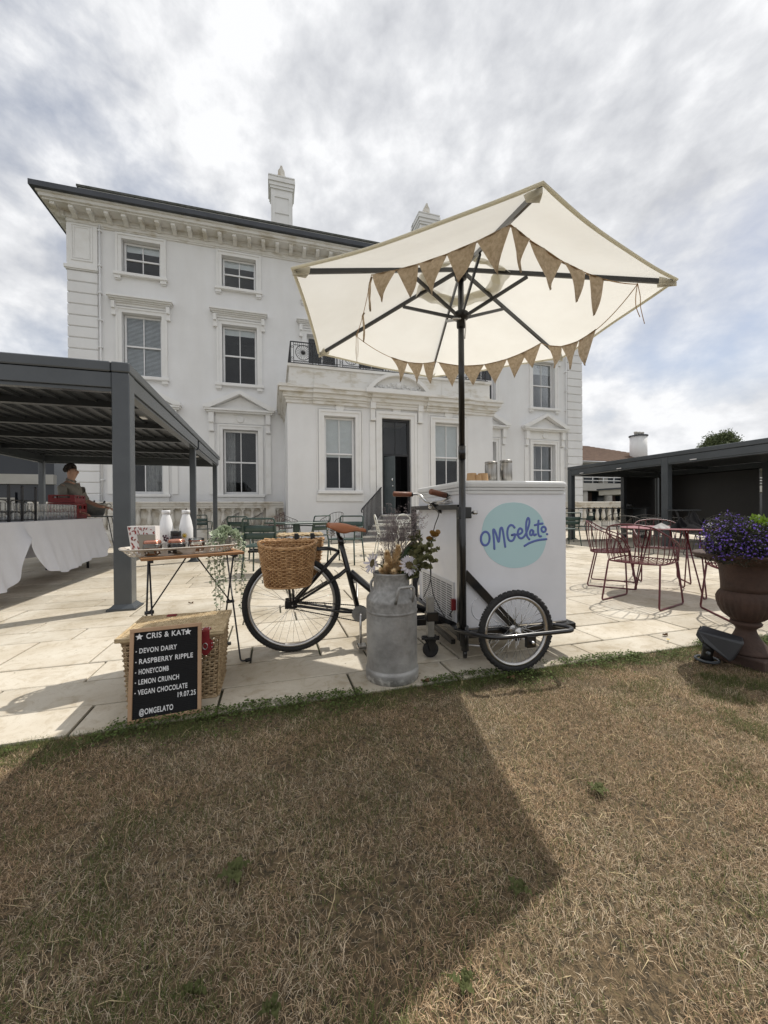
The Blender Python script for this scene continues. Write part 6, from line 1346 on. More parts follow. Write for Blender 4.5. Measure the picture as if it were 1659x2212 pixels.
# card wallet with leaf print
p = on_tray(300, 0, -.085); card = thing('card_box', 'card box printed with red leaves standing at the left of the tray', 'card box', p + Vector((.01, 0, .0)), -YAW + R_(6)); 
M_['cardwhite'] = mat('white_card', (.74, .71, .68), (.70, .66, .63), 5, .8); M_['leafred'] = mat('red_leaf_print', (.36, .045, .03), (.22, .04, .035), 30, .8)
sh = lambda a, b, d: (-.085 + a * .155 + (.035 * (1 - b) if a < .5 else .012 * (1 - b)), d - .02 * b * -1, .172 * b)
m = MB(); m.prism([(0, 0), (1, 0), (1, 1), (0, 1)], 0, .055, sh); obj('box_body', m, M_['cardwhite'], card)
m = MB(); pr3 = random.Random(9)
for k in range(90):
    a, b = pr3.uniform(.04, .96), pr3.uniform(.05, .95)
    if a > .36 and b < .70: continue
    th = pr3.uniform(0, 3.14); L_ = pr3.uniform(.035, .06); c_, s_ = math.cos(th), math.sin(th)
    poly = [(a + L_ * c_, b + L_ * s_ * 1.3), (a - .4 * L_ * s_, b + .5 * L_ * c_), (a - L_ * c_, b - L_ * s_ * 1.3), (a + .4 * L_ * s_, b - .5 * L_ * c_)]
    if all(0 < x < 1 and 0 < y < 1 for x, y in poly): m.prism(poly, -.0012 - k * .000004, .0005, sh)
obj('leaf_print', m, M_['leafred'], card, kind='stuff')
m = MB(); m.prism([(.36, .0), (1.04, .0), (1.02, .72), (.34, .72)], -.012, -.006, sh); obj('grey_card', m, M_['cardgrey'], card)
# galvanised pot with trailing plant
pp0 = on_tab(.205, .0); pot = thing('plant_pot', 'small galvanised pot at the right end of the side table', 'plant pot', pp0, 0)
obj('pot_wall', MB().lathe([(.034, 0), (.036, .003), (.046, .085), (.049, .088), (.049, .094), (.046, .094), (.044, .08), (.0, .078)], 30, rad=lambda k, z: 1.0), M_['galv'], pot); m = MB()
for z in (.055, .066): m.torus((0, 0, z), .0425 + (z - .055) * .12, .0016, 'z', 30, 5)
obj('pot_bead', m, M_['galv'], pot)
plant = thing('trailing_plant', 'pale sage trailing plant spilling over the table edge from the metal pot', 'plant', pp0 + Vector((0, 0, .08)))
def leafmesh(w, l): return MB().add([(0, 0, 0), (w * .5, 0, l * .35), (w * .42, .004, l * .75), (0, .006, l), (-w * .42, .004, l * .75), (-w * .5, 0, l * .35)], [(0, 1, 2, 5), (2, 3, 4, 5)], True)
me_leaf = mesh('leaf', leafmesh(.019, .021), M_['sage']); q = random.Random(21); stems = MB(); nleaf = 0; more_ = MB()
def put_leaf(p, d, s):
    global nleaf
    d = Vector(d).normalized(); rot = d.to_track_quat('Z', 'Y').to_matrix().to_4x4() @ Matrix.Rotation(q.uniform(0, 6.28), 4, 'Z'); mx = Matrix.Translation(p) @ rot @ Matrix.Scale(s, 4); nleaf += 1
    if nleaf <= 290: o = obj('leaf', me_leaf, None, plant); o.matrix_local = mx
    else: b = leafmesh(.019, .021); b.xf(mx); more_.add(b.v, b.f, True)
view = -Vector((tc_.x, tc_.y, 0)).normalized()
for (ux, uy, zl, n) in ((455, 0, .22, 17), (463, 0, .42, 26), (470, 0, .30, 20), (474, 0, .50, 30), (481, 0, .36, 22), (486, 0, .20, 15), (509, 0, .30, 20), (519, 0, .42, 26), (526, 0, .36, 22), (515, 0, .16, 12), (448, 0, .12, 10)):
    d = ray(ux, 1180); base = pp0 + view * (.10 if ux < 500 else .03); tt = base.dot(view) / d.dot(view); e = Vector((d.x * tt, d.y * tt, 0)) - Vector((pp0.x, pp0.y, 0)); e.z = 0
    pts = spline([(0, 0, 0), (e.x * .5, e.y * .5, .04), (e.x, e.y, -.03), (e.x + q.uniform(-.008, .008), e.y, -.08 - zl * .45), (e.x + q.uniform(-.015, .015), e.y, -.08 - zl)], 8); stems.tube(pts, .0012, 4)
    for i in range(int(n * 2.4)):
        s = .12 + .86 * (i / (n * 2.4)) ** .9; pt = at_len(pts, s); a = q.uniform(0, 6.28); put_leaf(pt, (math.cos(a), math.sin(a) - .2, -.15 + q.uniform(-.3, .5)), q.uniform(.75, 1.15) * (1.25 - .45 * s))
for i in range(150):
    a, r_ = q.uniform(0, 6.28), abs(q.gauss(0, .045)); p = Vector((r_ * math.cos(a), r_ * math.sin(a), .03 + .045 * math.exp(-(r_ / .05) ** 2) * q.uniform(.2, 1) - .3 * max(0, r_ - .06))); put_leaf(p, (math.cos(a) * .6, math.sin(a) * .6, .7), q.uniform(.9, 1.5))
obj('stem', stems, M_['leafgreen'], plant, kind='stuff'); obj('small_leaf', more_, M_['sage'], plant, kind='stuff')

# ================================================================ MILK CHURN WITH FLOWERS
CH = Vector((.668, 2.155, 0)); r = .150
def churn_mat():
    m = mat('weathered_aluminium', (.43, .425, .41), (.23, .225, .215), 6, .5, .35, 30, metal=.55, detail=10, lo=.32, hi=.62, r2=.7); n = m.node_tree; lk = n.links.new; b = n.nodes['Principled BSDF']; src = b.inputs['Base Color'].links[0].from_socket
    t = n.nodes.new('ShaderNodeTexCoord'); sp_ = n.nodes.new('ShaderNodeSeparateXYZ'); lk(t.outputs['Object'], sp_.inputs[0])
    nz = n.nodes.new('ShaderNodeTexNoise'); nz.inputs['Scale'].default_value = 42; nz.inputs['Detail'].default_value = 6; lk(t.outputs['Object'], nz.inputs['Vector'])
    rp = n.nodes.new('ShaderNodeValToRGB'); rp.color_ramp.elements[0].position = .38; rp.color_ramp.elements[0].color = (.76, .76, .76, 1); rp.color_ramp.elements[1].position = .62; lk(nz.outputs['Fac'], rp.inputs[0])
    # corroded band under the shoulder and salts near the base, fixed marks on the metal
    b1 = n.nodes.new('ShaderNodeMapRange'); b1.inputs[1].default_value = .30; b1.inputs[2].default_value = .43; lk(sp_.outputs[2], b1.inputs[0])
    mx = n.nodes.new('ShaderNodeMix'); mx.data_type = 'RGBA'; mx.blend_type = 'MULTIPLY'; lk(b1.outputs[0], mx.inputs[0]); lk(src, mx.inputs[6]); lk(rp.outputs[0], mx.inputs[7])
    n2 = n.nodes.new('ShaderNodeTexNoise'); n2.inputs['Scale'].default_value = 30; n2.inputs['Detail'].default_value = 8; lk(t.outputs['Object'], n2.inputs['Vector']); b2 = n.nodes.new('ShaderNodeMapRange'); b2.inputs[1].default_value = .085; b2.inputs[2].default_value = .03; lk(sp_.outputs[2], b2.inputs[0])
    mu = n.nodes.new('ShaderNodeMath'); mu.operation = 'MULTIPLY'; lk(n2.outputs['Fac'], mu.inputs[0]); lk(b2.outputs[0], mu.inputs[1]); r2 = n.nodes.new('ShaderNodeValToRGB'); r2.color_ramp.elements[0].position = .46; r2.color_ramp.elements[0].color = (0, 0, 0, 1); r2.color_ramp.elements[1].position = .6; lk(mu.outputs[0], r2.inputs[0])
    m2 = n.nodes.new('ShaderNodeMix'); m2.data_type = 'RGBA'; lk(r2.outputs[0], m2.inputs[0]); lk(mx.outputs[2], m2.inputs[6]); m2.inputs[7].default_value = (.6, .6, .58, 1); lk(m2.outputs[2], b.inputs['Base Color']); return m
M_['churn'] = churn_mat()
churn = thing('milk_churn', 'dented grey metal milk churn holding dried flowers beside the freezer', 'milk churn', CH)
obj('churn_body', MB().lathe([(r - .004, 0), (r + .004, .002), (r + .006, .05), (r + .003, .062), (r - .002, .066), (r - .002, .072), (r - .002, .22), (r - .002, .378), (r - .002, .384), (r + .002, .388), (r - .001, .394), (r - .0015, .40), (r - .002, .445), (r - .002, .452), (r - .006, .466), (r - .022, .486), (.112, .508), (.106, .52), (.105, .565), (.108, .598), (.112, .606), (.108, .61), (.103, .60), (.10, .52), (.0, .51)], 48), M_['churn'], churn)
obj('neck_interior', MB().lathe([(.098, .53), (.0, .53)], 24), M_['void'], churn)
for a in (-76, 104):
    c, s = math.cos(R_(a)), math.sin(R_(a)); tx = Vector((-s, c, 0)); o_ = Vector((c, s, 0)); b0 = o_ * (r - .018)
    obj('handle', MB().tube(fillet([b0 * 1.0 + tx * -.055 + Vector((0, 0, .452)), b0 + o_ * .02 + tx * -.055 + Vector((0, 0, .50)), b0 + o_ * .022 + tx * -.05 + Vector((0, 0, .542)), b0 + o_ * .022 + tx * .05 + Vector((0, 0, .542)), b0 + o_ * .02 + tx * .055 + Vector((0, 0, .50)), b0 + tx * .055 + Vector((0, 0, .452))], .03, 5), .0085, 10), M_['churn'], churn)
def cp_(u, v, off=0.0): # point in the vertical plane through the churn axis facing the camera
    n = Vector((CH.x, CH.y, 0)).normalized(); d = ray(u, v); t = (CH.dot(n) + off) / d.dot(n); return Vector((d.x * t, d.y * t, HC + d.z * t))
mouth = CH + Vector((0, 0, .56))
petal0 = MB().add([(0, 0, 0), (.0075, .0, .018), (.006, .003, .036), (0, .002, .048), (-.006, .003, .036), (-.0075, 0, .018)], [(0, 1, 5), (1, 2, 4, 5), (2, 3, 4)], True); pm = mesh('petal', petal0, M_['petalwhite'])
def daisy(label, c, nrm, s):
    t = thing('white_flower', label, 'flower', c, 0, 'white silk sunflowers in the churn'); nrm = Vector(nrm).normalized(); Q = nrm.to_track_quat('Z', 'Y').to_matrix().to_4x4()
    for ring_, n, tilt_ in ((0, 15, 78), (1, 13, 66)):
        for k in range(n):
            o = obj('petal', pm, None, t); o.matrix_local = Q @ Matrix.Rotation(2 * math.pi * (k + .5 * ring_) / n + q.uniform(-.08, .08), 4, 'Z') @ Matrix.Translation((0, .019, .002 + .003 * ring_)) @ Matrix.Rotation(R_(-tilt_ + q.uniform(-12, 12)), 4, 'X') @ Matrix.Scale(s * q.uniform(.9, 1.12), 4)
    m = MB().lathe([(.0275, 0), (.026, .006), (.018, .010), (.012, .007), (0, .006)], 22); m.xf(Q @ Matrix.Scale(s, 4)); obj('seed_disc', m, M_['seedbrown'], t)
    m = MB().lathe([(0, -.014), (.012, -.012), (.024, -.003), (.024, -.001)], 12); m.xf(Q @ Matrix.Scale(s, 4)); obj('calyx', m, M_['leafgreen'], t)
    e = mouth - c + Vector((0, 0, -.02)); b_ = -nrm * .06
    obj('stem', MB().tube(spline([(0, 0, 0), b_, b_ * .8 + e * .5, e], 6), .004, 6), M_['leafgreen'], t)
    for k in range(2):
        m = MB().grid(2, 6, lambda a, b: ((a - .5) * .05 * math.sin(math.pi * min(1, b * .9 + .1)), .02 * b * b, .12 * b)); m.xf(Matrix.Translation(e * (.35 + .3 * k) + b_ * .5) @ Matrix.Rotation(1.5 + 2.6 * k, 4, 'Z') @ Matrix.Rotation(.5, 4, 'X')); obj('leaf', m, M_['leafgreen'], t)
cam0 = Vector((0, 0, HC))
c = cp_(884, 1222, -.06); daisy('white silk sunflower facing the camera at the right of the churn', c, (cam0 - c).normalized() + Vector((.25, 0, .35)), .92)
c = cp_(806, 1217, -.02); daisy('white silk sunflower turned sideways at the left of the churn', c, Vector((-.9, -.25, .28)), 1.0)
# bundle of tan grass heads
tanb = thing('dried_grass_bunch', 'bunch of tan dried grass heads standing in the milk churn', 'dried grass', mouth, 0)
for (u, v) in ((860, 1186), (836, 1198), (844, 1216), (824, 1236), (864, 1222), (850, 1238), (874, 1234), (834, 1226)):
    tip = cp_(u, v - 4, -.05 - q.uniform(0, .03)) - mouth; ax = tip.normalized(); L_ = .125; m = MB(); st0 = tip - ax * L_
    m.tube([(0, 0, -.03), st0, tip], .0016, 4); h = MB()
    for i in range(420):
        f = q.random(); rr = .021 * math.sin(math.pi * min(1, .12 + f * .85)) ; a = q.uniform(0, 6.28); pz = st0 + ax * (L_ * f * 1.05); o1 = ax.orthogonal().normalized(); o2 = ax.cross(o1); dd = (o1 * math.cos(a) + o2 * math.sin(a)); b0 = pz + dd * rr * q.uniform(.3, 1); dr = (dd + ax * 1.1).normalized() * .019; sd_ = ax.cross(dd) * .0042
        h.add([b0 - sd_, b0 + sd_, b0 + dr], [(0, 1, 2)])
    obj('grass_head', h, M_['tan'], tanb, kind='stuff'); obj('stalk', m, M_['tan'], tanb)
# dried twigs
tw = thing('dried_twig_bunch', 'wispy grey mauve dried twigs rising from the milk churn', 'dried twigs', mouth, 0); m = MB(); fl = MB()
def branch(p, d, L_, r_, depth):
    e = p + d * L_; mid = (p + e) / 2 + Vector((q.uniform(-1, 1), q.uniform(-1, 1), 0)) * L_ * .06; m.tube([p, mid, e], [r_, r_ * .85, r_ * .7], 3, cap=False)
    if depth == 0:
        for k in range(2): b0 = e + Vector((q.uniform(-1, 1), q.uniform(-1, 1), q.uniform(-1, 1))) * .007; s = .0026; fl.add([b0 + Vector((s, 0, 0)), b0 + Vector((0, s, s)), b0 - Vector((s, 0, 0)), b0 - Vector((0, s, s))], [(0, 1, 2, 3)])
        return
    for k in range(3):
        dd = (d + Vector((q.uniform(-1, 1), q.uniform(-1, 1), q.uniform(-.35, .7))) * .62).normalized(); branch(p.lerp(e, q.uniform(.45, 1)), dd, L_ * q.uniform(.5, .72), r_ * .62, depth - 1)
for (u, v) in ((848, 1150), (862, 1160), (838, 1170), (868, 1140), (855, 1135), (880, 1165), (828, 1200), (858, 1150), (843, 1158), (872, 1155), (852, 1168), (864, 1132)):
    d = (cp_(u, v, .03 + q.uniform(-.03, .05)) - mouth); branch(Vector((0, 0, -.02)), d.normalized(), d.length * .72, .0028, 4)
obj('twig', m, M_['twig'], tw, kind='stuff'); obj('seed_head', fl, M_['twig'], tw, kind='stuff')
# eucalyptus
rl_ = MB().add([(0, 0, 0), (.013, .001, .006), (.019, .002, .019), (.013, .001, .032), (0, .003, .037), (-.013, .001, .032), (-.019, .002, .019), (-.013, .001, .006)], [tuple(range(8))], True); em = mesh('leaf', rl_, M_['euca']); et = mesh('tip_leaf', rl_, M_['eucatip'])
eu = thing('eucalyptus_bunch', 'olive green eucalyptus sprays with amber tips leaning right out of the churn', 'eucalyptus', mouth, 0)
for (pts2, off, tipn) in (([(880, 1235), (905, 1195), (925, 1180), (943, 1150)], -.02, 5), ([(885, 1240), (900, 1205), (912, 1185), (922, 1192), (950, 1186)], -.04, 0), ([(890, 1240), (905, 1215), (922, 1205), (941, 1214)], -.06, 0), ([(880, 1240), (890, 1205), (892, 1180), (887, 1160)], .0, 0), ([(885, 1240), (898, 1200), (905, 1170), (902, 1150)], .02, 0), ([(890, 1245), (905, 1228), (918, 1222), (928, 1226)], -.05, 0)):
    P_ = [Vector((0, 0, -.02))] + [cp_(u, v, off) - mouth for u, v in pts2]; S = spline(P_, 8); obj('stem', MB().tube(S, .0022, 5), M_['leafgreen'], eu); L_ = len(S)
    n = 26
    for i in range(n):
        s = .22 + .78 * i / (n - 1); p = at_len(S, s); 
        for sd_ in ((-1, 1) if i % 2 else (-1, 1, .4)):
            a = q.uniform(0, 6.28); o = obj('leaf', et if (tipn and i >= n - tipn) else em, None, eu); d = Vector((sd_ * math.cos(a * .3), math.sin(a) * .9, q.uniform(-.2, .8))); o.matrix_local = Matrix.Translation(p) @ d.to_track_quat('Z', 'Y').to_matrix().to_4x4() @ Matrix.Rotation(q.uniform(0, 6.28), 4, 'Z') @ Matrix.Scale(q.uniform(.8, 1.2) * (1.12 - .5 * s + (.25 if tipn and i >= n - tipn else 0)), 4)
lv = thing('long_leaf_spray', 'dark long leaves fanning out of the churn mouth', 'leaves', mouth, 0)
for (u, v, off, w) in ((822, 1222, -.05, .05), (832, 1232, .0, .05), (905, 1158, .05, .045), (893, 1165, .06, .04), (880, 1238, -.07, .05), (802, 1250, -.03, .028), (846, 1238, -.08, .045), (872, 1232, -.02, .04)):
    e = cp_(u, v, off) - mouth; sd_ = e.cross(Vector((0, 1, 0))).normalized(); m2 = MB().grid(2, 8, lambda a, b: Vector(e * (b * 1.0)) + sd_ * (a - .5) * w * math.sin(math.pi * min(1, .15 + b * .85)) + Vector((0, -.012 * math.sin(math.pi * b) * (1 if a == .5 else 0), .02 * math.sin(math.pi * b)))); obj('long_leaf', m2, M_['leafgreen'], lv)

# ================================================================ URN AND FLOODLIGHT
UR = PD(1611, 1300, 2.45); UR.z = 0
urn = thing('garden_urn', 'rust brown fluted cast iron urn on a square foot at the edge of the lawn', 'urn', UR, R_(8))
m = MB(); m.box(-.145, -.145, -.01, .145, .145, .055, .006); obj('square_foot', m, M_['terracotta'], urn)
obj('stem', MB().lathe([(.135, .0555), (.137, .07), (.118, .082), (.10, .105), (.066, .15), (.052, .185), (.05, .20), (.06, .212), (.076, .225), (.08, .238), (.07, .25)], 40), M_['terracotta'], urn)
fl_ = lambda k, z: 1 + .045 * (abs(math.sin(k * math.pi / 4)) - .5) * max(0, min(1, (z - .245) / .05)) * max(0, min(1, (.435 - z) / .04))
obj('fluted_bowl', MB().lathe([(.066, .2505), (.085, .262), (.115, .29), (.135, .33), (.145, .37), (.146, .395), (.138, .42), (.128, .436), (.124, .44)], 112, rad=fl_), M_['terracotta'], urn)
obj('bell', MB().lathe([(.124, .4405), (.124, .47), (.128, .53), (.134, .585), (.142, .61), (.16, .618), (.21, .630), (.243, .645), (.266, .662), (.270, .672), (.262, .680), (.24, .674), (.21, .662), (.17, .652), (.13, .64), (0, .638)], 48), M_['terracotta'], urn)
m = MB()
for k in range(40):
    a = 2 * math.pi * k / 40; m.sphere((.247 * math.cos(a), .247 * math.sin(a), .647), .011, 6, 4, (1, 1, .7))
obj('egg_moulding', m, M_['terracotta'], urn, kind='stuff')
def mound(c, n, rx, ry, rz, sz, sq_, seed, zmin=-1.0, jit=.12, up=.4):
    r_ = np.random.RandomState(seed); d = r_.normal(0, 1, (n, 3)); d /= np.linalg.norm(d, axis=1)[:, None]; d = d[d[:, 2] > zmin]; n = len(d); f = 1 - np.abs(r_.normal(0, jit, n))
    bump = 1 + .14 * np.sin(d[:, 0] * 6 + 1) * np.cos(d[:, 1] * 5) + .08 * np.sin(d[:, 2] * 9 + d[:, 0] * 7)
    P = d * np.array([rx, ry, rz]) * (f * bump)[:, None]; s = r_.uniform(sz[0], sz[1], n); A = d + r_.normal(0, .7, (n, 3)); A[:, 2] += up; A /= np.linalg.norm(A, axis=1)[:, None]; B = np.cross(A, r_.normal(0, 1, (n, 3))); B /= np.linalg.norm(B, axis=1)[:, None]; Cc = np.cross(A, B); return P + np.array(c), A, B, Cc, s
def leaves_mesh(name, parts, m, asp=.45, kind='stuff', parent=None):
    V = []; F = 0
    for P, A, B, Cc, s in parts: V.append(np.stack([P, P + A * s[:, None] * .5 + B * s[:, None] * asp, P + A * s[:, None], P + A * s[:, None] * .5 - B * s[:, None] * asp], 1).reshape(-1, 3))
    V = np.concatenate(V); n = len(V) // 4; me = bpy.data.meshes.new(name); me.from_pydata(V.tolist(), [], (np.arange(n)[:, None] * 4 + np.arange(4)).tolist()); me.materials.append(M_[m]); return obj(name, me, None, parent, kind=kind)
def flowers_mesh(name, parts, m, parent):
    vs = []; fs = []
    for P, A, B, Cc, s in parts:
        for p, a, b, c, k in zip(P, A, B, Cc, s):
            o = len(vs); vs += [p - a * k * .2] + [p + (b * math.cos(t) + c * math.sin(t)) * k * (1 if i % 2 else .45) for i, t in enumerate(np.linspace(0, 6.28, 11)[:-1])]; fs += [(o, o + 1 + i, o + 1 + (i + 1) % 10) for i in range(10)]
    me = bpy.data.meshes.new(name); me.from_pydata([tuple(v) for v in vs], [], fs); me.materials.append(M_[m]); return obj(name, me, None, parent, kind='stuff')
lob = thing('lobelia', 'mound of violet blue lobelia spilling over the left of the urn', 'flowers', UR + Vector((0, 0, .705)))
cL = [(-.09, -.02, .04, 1500, .20, .17, .15), (-.17, -.07, .01, 900, .12, .13, .11), (.02, -.13, .03, 900, .17, .13, .12), (.18, -.12, .0, 700, .15, .13, .12), (-.02, .08, .08, 500, .17, .13, .14)]
leaves_mesh('foliage', [mound((x, y, z), n * 4, a * .93, b * .93, c_, (.008, .02), 0, i, -.75, .22) for i, (x, y, z, n, a, b, c_) in enumerate(cL)], 'darkleaf', .3, parent=lob)
flowers_mesh('blossom', [mound((x, y, z), int(n * .42), a, b, c_, (.0045, .0085), 0, 40 + i, -.5, .05) for i, (x, y, z, n, a, b, c_) in enumerate(cL)] + [mound((.04, .0, .16), 40, .05, .05, .05, (.006, .009), 0, 90)], 'purple', lob); flowers_mesh('stray_blossom', [mound((x, y, z), int(n * .10), a * 1.12, b * 1.12, c_ * 1.12, (.005, .009), 0, 140 + i, -.3, .12) for i, (x, y, z, n, a, b, c_) in enumerate(cL)], 'purple', lob)
lime = thing('lime_plant', 'bright lime green leafy plant growing among the violet flowers', 'plant', UR + Vector((.075, -.03, .80)))
leaves_mesh('foliage', [mound((0, 0, 0), 1100, .12, .10, .10, (.015, .035), 0, 71, -.4, .25), mound((-.12, -.02, .01), 350, .06, .06, .04, (.012, .025), 0, 72, -.2, .2)], 'limeleaf', .3, parent=lime)
FLP = G(1527, 1428); fld = thing('floodlight', 'black wedge shaped garden floodlight tilted on a short stake before the urn', 'floodlight', FLP, 0)
M_['lampblack'] = mat('matt_black_lamp', (.022, .024, .028), (.018, .02, .024), 4, .5, .1, 200)
def fo(u, v, D): return PD(u, v, D) - FLP
d0 = 2.30
front = [fo(1503, 1366, d0 + .02), fo(1512, 1350, d0 + .04), fo(1603, 1378, d0 + .16), fo(1611, 1392, d0 + .14)]
tl_, tr_ = fo(1506, 1361, d0), fo(1610, 1390, d0 + .02); bl_, br_ = fo(1520, 1388, d0 - .02), fo(1577, 1432, d0 + .0); tl2, tr2 = fo(1516, 1349, d0 + .13), fo(1606, 1376, d0 + .12); bl2, br2 = fo(1530, 1388, d0 + .10), fo(1587, 1426, d0 + .10)
m = MB().add([tl_, tr_, br_, bl_, tl2, tr2, br2, bl2], [(0, 1, 2, 3), (4, 7, 6, 5), (0, 4, 5, 1), (1, 5, 6, 2), (2, 6, 7, 3), (3, 7, 4, 0)]); obj('hood', m, M_['lampblack'], fld, bevel=.012)
m = MB().add([fo(1503, 1372, d0 - .003), fo(1507, 1360, d0 - .003), fo(1521, 1384, d0 - .02), fo(1516, 1390, d0 - .02), fo(1505, 1366, d0 + .10), fo(1514, 1350, d0 + .11), fo(1529, 1384, d0 + .09), fo(1522, 1390, d0 + .08)], [(0, 1, 2, 3), (4, 7, 6, 5), (0, 4, 5, 1), (1, 5, 6, 2), (2, 6, 7, 3), (3, 7, 4, 0)]); obj('end_fin', m, M_['blackcap'], fld, bevel=.004)
m = MB(); m.tube([(0, 0, 0), (0, 0, .04), fo(1531, 1395, d0 + .05)], [.04, .028, .03], 14); obj('stem', m, M_['blackcap'], fld); obj('swivel_bolt', MB().sphere(fo(1530, 1411, d0 + .005), .012, 10, 6), M_['graphite'], fld)
obj('base_ring', MB().torus((0, 0, .012), .058, .009, 'z', 24, 8), M_['graphite'], fld)

# ================================================================ BAR UNDER THE PERGOLA
BA, BB = Vector((-3.02, 8.25, .862)), Vector((-2.80, 3.9, .862)); be = (BB - BA).normalized(); bL = (BB - BA).length; bn = Vector((be.y, -be.x, 0)); bn = bn if bn.x < 0 else -bn; BWd = .78
bar_ = thing('bar_table', 'long folding bar table under the white cloth', 'table', BA.xy.to_3d()); bo_ = bar_.location.copy()
m = MB(); m.prism([(0, 0), (bL, 0), (bL, BWd), (0, BWd)], .82, .855, lambda a, b, d: tuple((BA + be * a + bn * b).xy - bo_.xy) + (d,)); obj('table_top', m, M_['acacia'], bar_)
for a, b in ((.35, .1), (.35, .68), (bL - .4, .1), (bL - .4, .68)): p = (BA + be * a + bn * b).xy.to_3d() - bo_; obj('leg', MB().tube([p, p + Vector((0, 0, .82))], .02, 8), M_['iron'], bar_)
clo = thing('tablecloth', 'white linen cloth hanging in folds over the bar table', 'tablecloth', BA.xy.to_3d())
def hemz(s):
    x = s * bL
    base = .17 + .03 * math.sin(x * 3.1) + .015 * math.sin(x * 9 + 1)
    g = math.exp(-((x - 2.62) / .20) ** 2); base += .48 * g
    base += .16 * math.exp(-((x - .06) / .12) ** 2); return base
def clothf(a, b):
    s = a; x = s * bL; drop = b; z1 = hemz(s); z = .864 - (.864 - z1) * drop
    fold = .018 * math.sin(x * 4.2 + .6) + .010 * math.sin(x * 9.7) + .012 * math.sin(x * 21 + 2 * drop); out = .012 + drop ** 1.3 * (.10 + fold * 1.6) + .05 * drop * math.exp(-((x - 2.2) / .2) ** 2)
    p = BA + be * (x + (.05 * drop * (1 if s > .97 else -1 if s < .03 else 0))) - bn * out; return (p.x - bo_.x, p.y - bo_.y, z)
m = MB().grid(140, 22, clothf); obj('front_drape', m, M_['tablelinen'], clo)
m = MB(); m.prism([(-.01, -.012), (bL, -.012), (bL, BWd + .01), (-.01, BWd + .01)], .8555, .865, lambda a, b, d: tuple((BA + be * a + bn * b).xy - bo_.xy) + (d,)); obj('top_sheet', m, M_['tablelinen'], clo)
m = MB().grid(20, 10, lambda a, b: tuple(((BA + be * (-.015 - b ** 1.4 * (.14 + .05 * math.sin(a * 14))) + bn * (BWd * a - .02)).xy - bo_.xy)) + (.864 - .60 * b + .12 * b * (1 - a),)); obj('end_drape', m, M_['tablelinen'], clo)
m = MB().grid(60, 8, lambda a, b: tuple((BA + be * (bL * a) + bn * (BWd + .012 + .04 * b * math.sin(a * 40))).xy - bo_.xy) + (.864 - .62 * b,)); obj('back_drape', m, M_['tablelinen'], clo)
def on_bar(x, y, z=.866): p = BA + be * x + bn * y; return Vector((p.x, p.y, z))
gt = MB().lathe([(.027, .001), (.030, .006), (.033, .105), (.034, .115)], 14); gme = mesh('tumbler', gt, M_['tumbler'])
for tier in range(2):
    for i in range(22):
        for j in range(2 if tier == 0 else 1):
            p = on_bar(.60 + i * .098 + (.045 if j % 2 else 0) + rnd.uniform(-.008, .008), .20 + j * .10, .867 + tier * .117); o = bpy.data.objects.new('tumbler', gme); C.objects.link(o); o.location = p; tag(o, 'clear glass tumbler in the upper layer on the bar' if tier else 'clear glass tumbler in the lower layer on the bar', 'glass', 'tumblers stacked in layers on the bar' if tier else 'tumblers standing on the bar cloth')
# black wire display stand in front of the glasses
ws = thing('wire_stand', 'black wire display stand with arched rails at the front of the bar', 'stand', on_bar(1.45, .10)); o0 = ws.location.copy(); px_ = []
def bar_x(u, y):
    d = ray(u, 1110); A0 = BA + bn * y; den = be.x * d.y - be.y * d.x; return (A0.y * d.x - A0.x * d.y) / den
for u_ in (77, 48, 19, -14, -50):
    p = on_bar(bar_x(u_, .09), .09) - o0; px_.append(p); m = MB(); m.bar(p, p + Vector((0, 0, .42)), .022, .022); m.sphere((p.x, p.y, p.z + .43), .018, 8, 5); obj('upright', m, M_['iron'], ws)
for z in (.02, .12, .26):
    m = MB()
    for a, b in zip(px_, px_[1:]):
        m.tube([a + Vector((0, 0, z)), b + Vector((0, 0, z))], .006, 6)
        if z > .1:
            d = b - a; m.tube(spline([a + Vector((0, 0, z - .06)), a + d * .18 + Vector((0, 0, z - .015)), a + d * .5 + Vector((0, 0, z)), a + d * .82 + Vector((0, 0, z - .015)), b + Vector((0, 0, z - .06))], 4), .006, 5)
    obj('rail', m, M_['iron'], ws)
for i, (x, y) in enumerate(((3.05, .3), (3.2, .42), (2.7, .5))):
    t = thing('cake_dome', ('glass dome on a plate at the near end of the bar', 'second glass dome just behind the nearest one on the bar', 'third glass dome behind the wire stand on the bar')[i], 'cake dome', on_bar(x, y), 0, 'glass domes on the bar'); obj('dome', MB().lathe([(.10, .012), (.10, .08), (.08, .13), (.03, .155), (.012, .16), (.014, .18), (0, .182)], 20), M_['tumbler'], t); obj('plate', MB().lathe([(.12, 0), (.125, .01), (0, .011)], 20), M_['plaswhite'], t)
def crate(p, rz, L_, W_, H_, lab):
    t = thing('plastic_crate', lab, 'crate', p, rz, 'red crates on the bar'); x, y = L_ / 2, W_ / 2; m = MB(); m.box(-x, -y, 0, x, y, .01); w = .012
    for (a, b, c, d) in ((-x, -y, x, -y + w), (-x, y - w, x, y), (-x, -y + w, -x + w, y - w), (x - w, -y + w, x, y - w)): m.box(a, b, .01, c, d, H_ * .62); m.box(a, b, H_ * .84, c, d, H_)
    for sx in (-1, 1):
        for k in (-.9, -.35, .35, .9): m.box(k * x - .03, sx * y - (w if sx > 0 else 0), H_ * .62, k * x + .03, sx * y + (0 if sx > 0 else w), H_ * .84)
        for k in (-.8, .8): m.box(sx * x - (w if sx > 0 else 0), k * y - .03, H_ * .62, sx * x + (0 if sx > 0 else w), k * y + .03, H_ * .84)
    obj('crate_wall', m, M_['redplastic'], t); return t
ba_ = math.atan2(be.y, be.x)
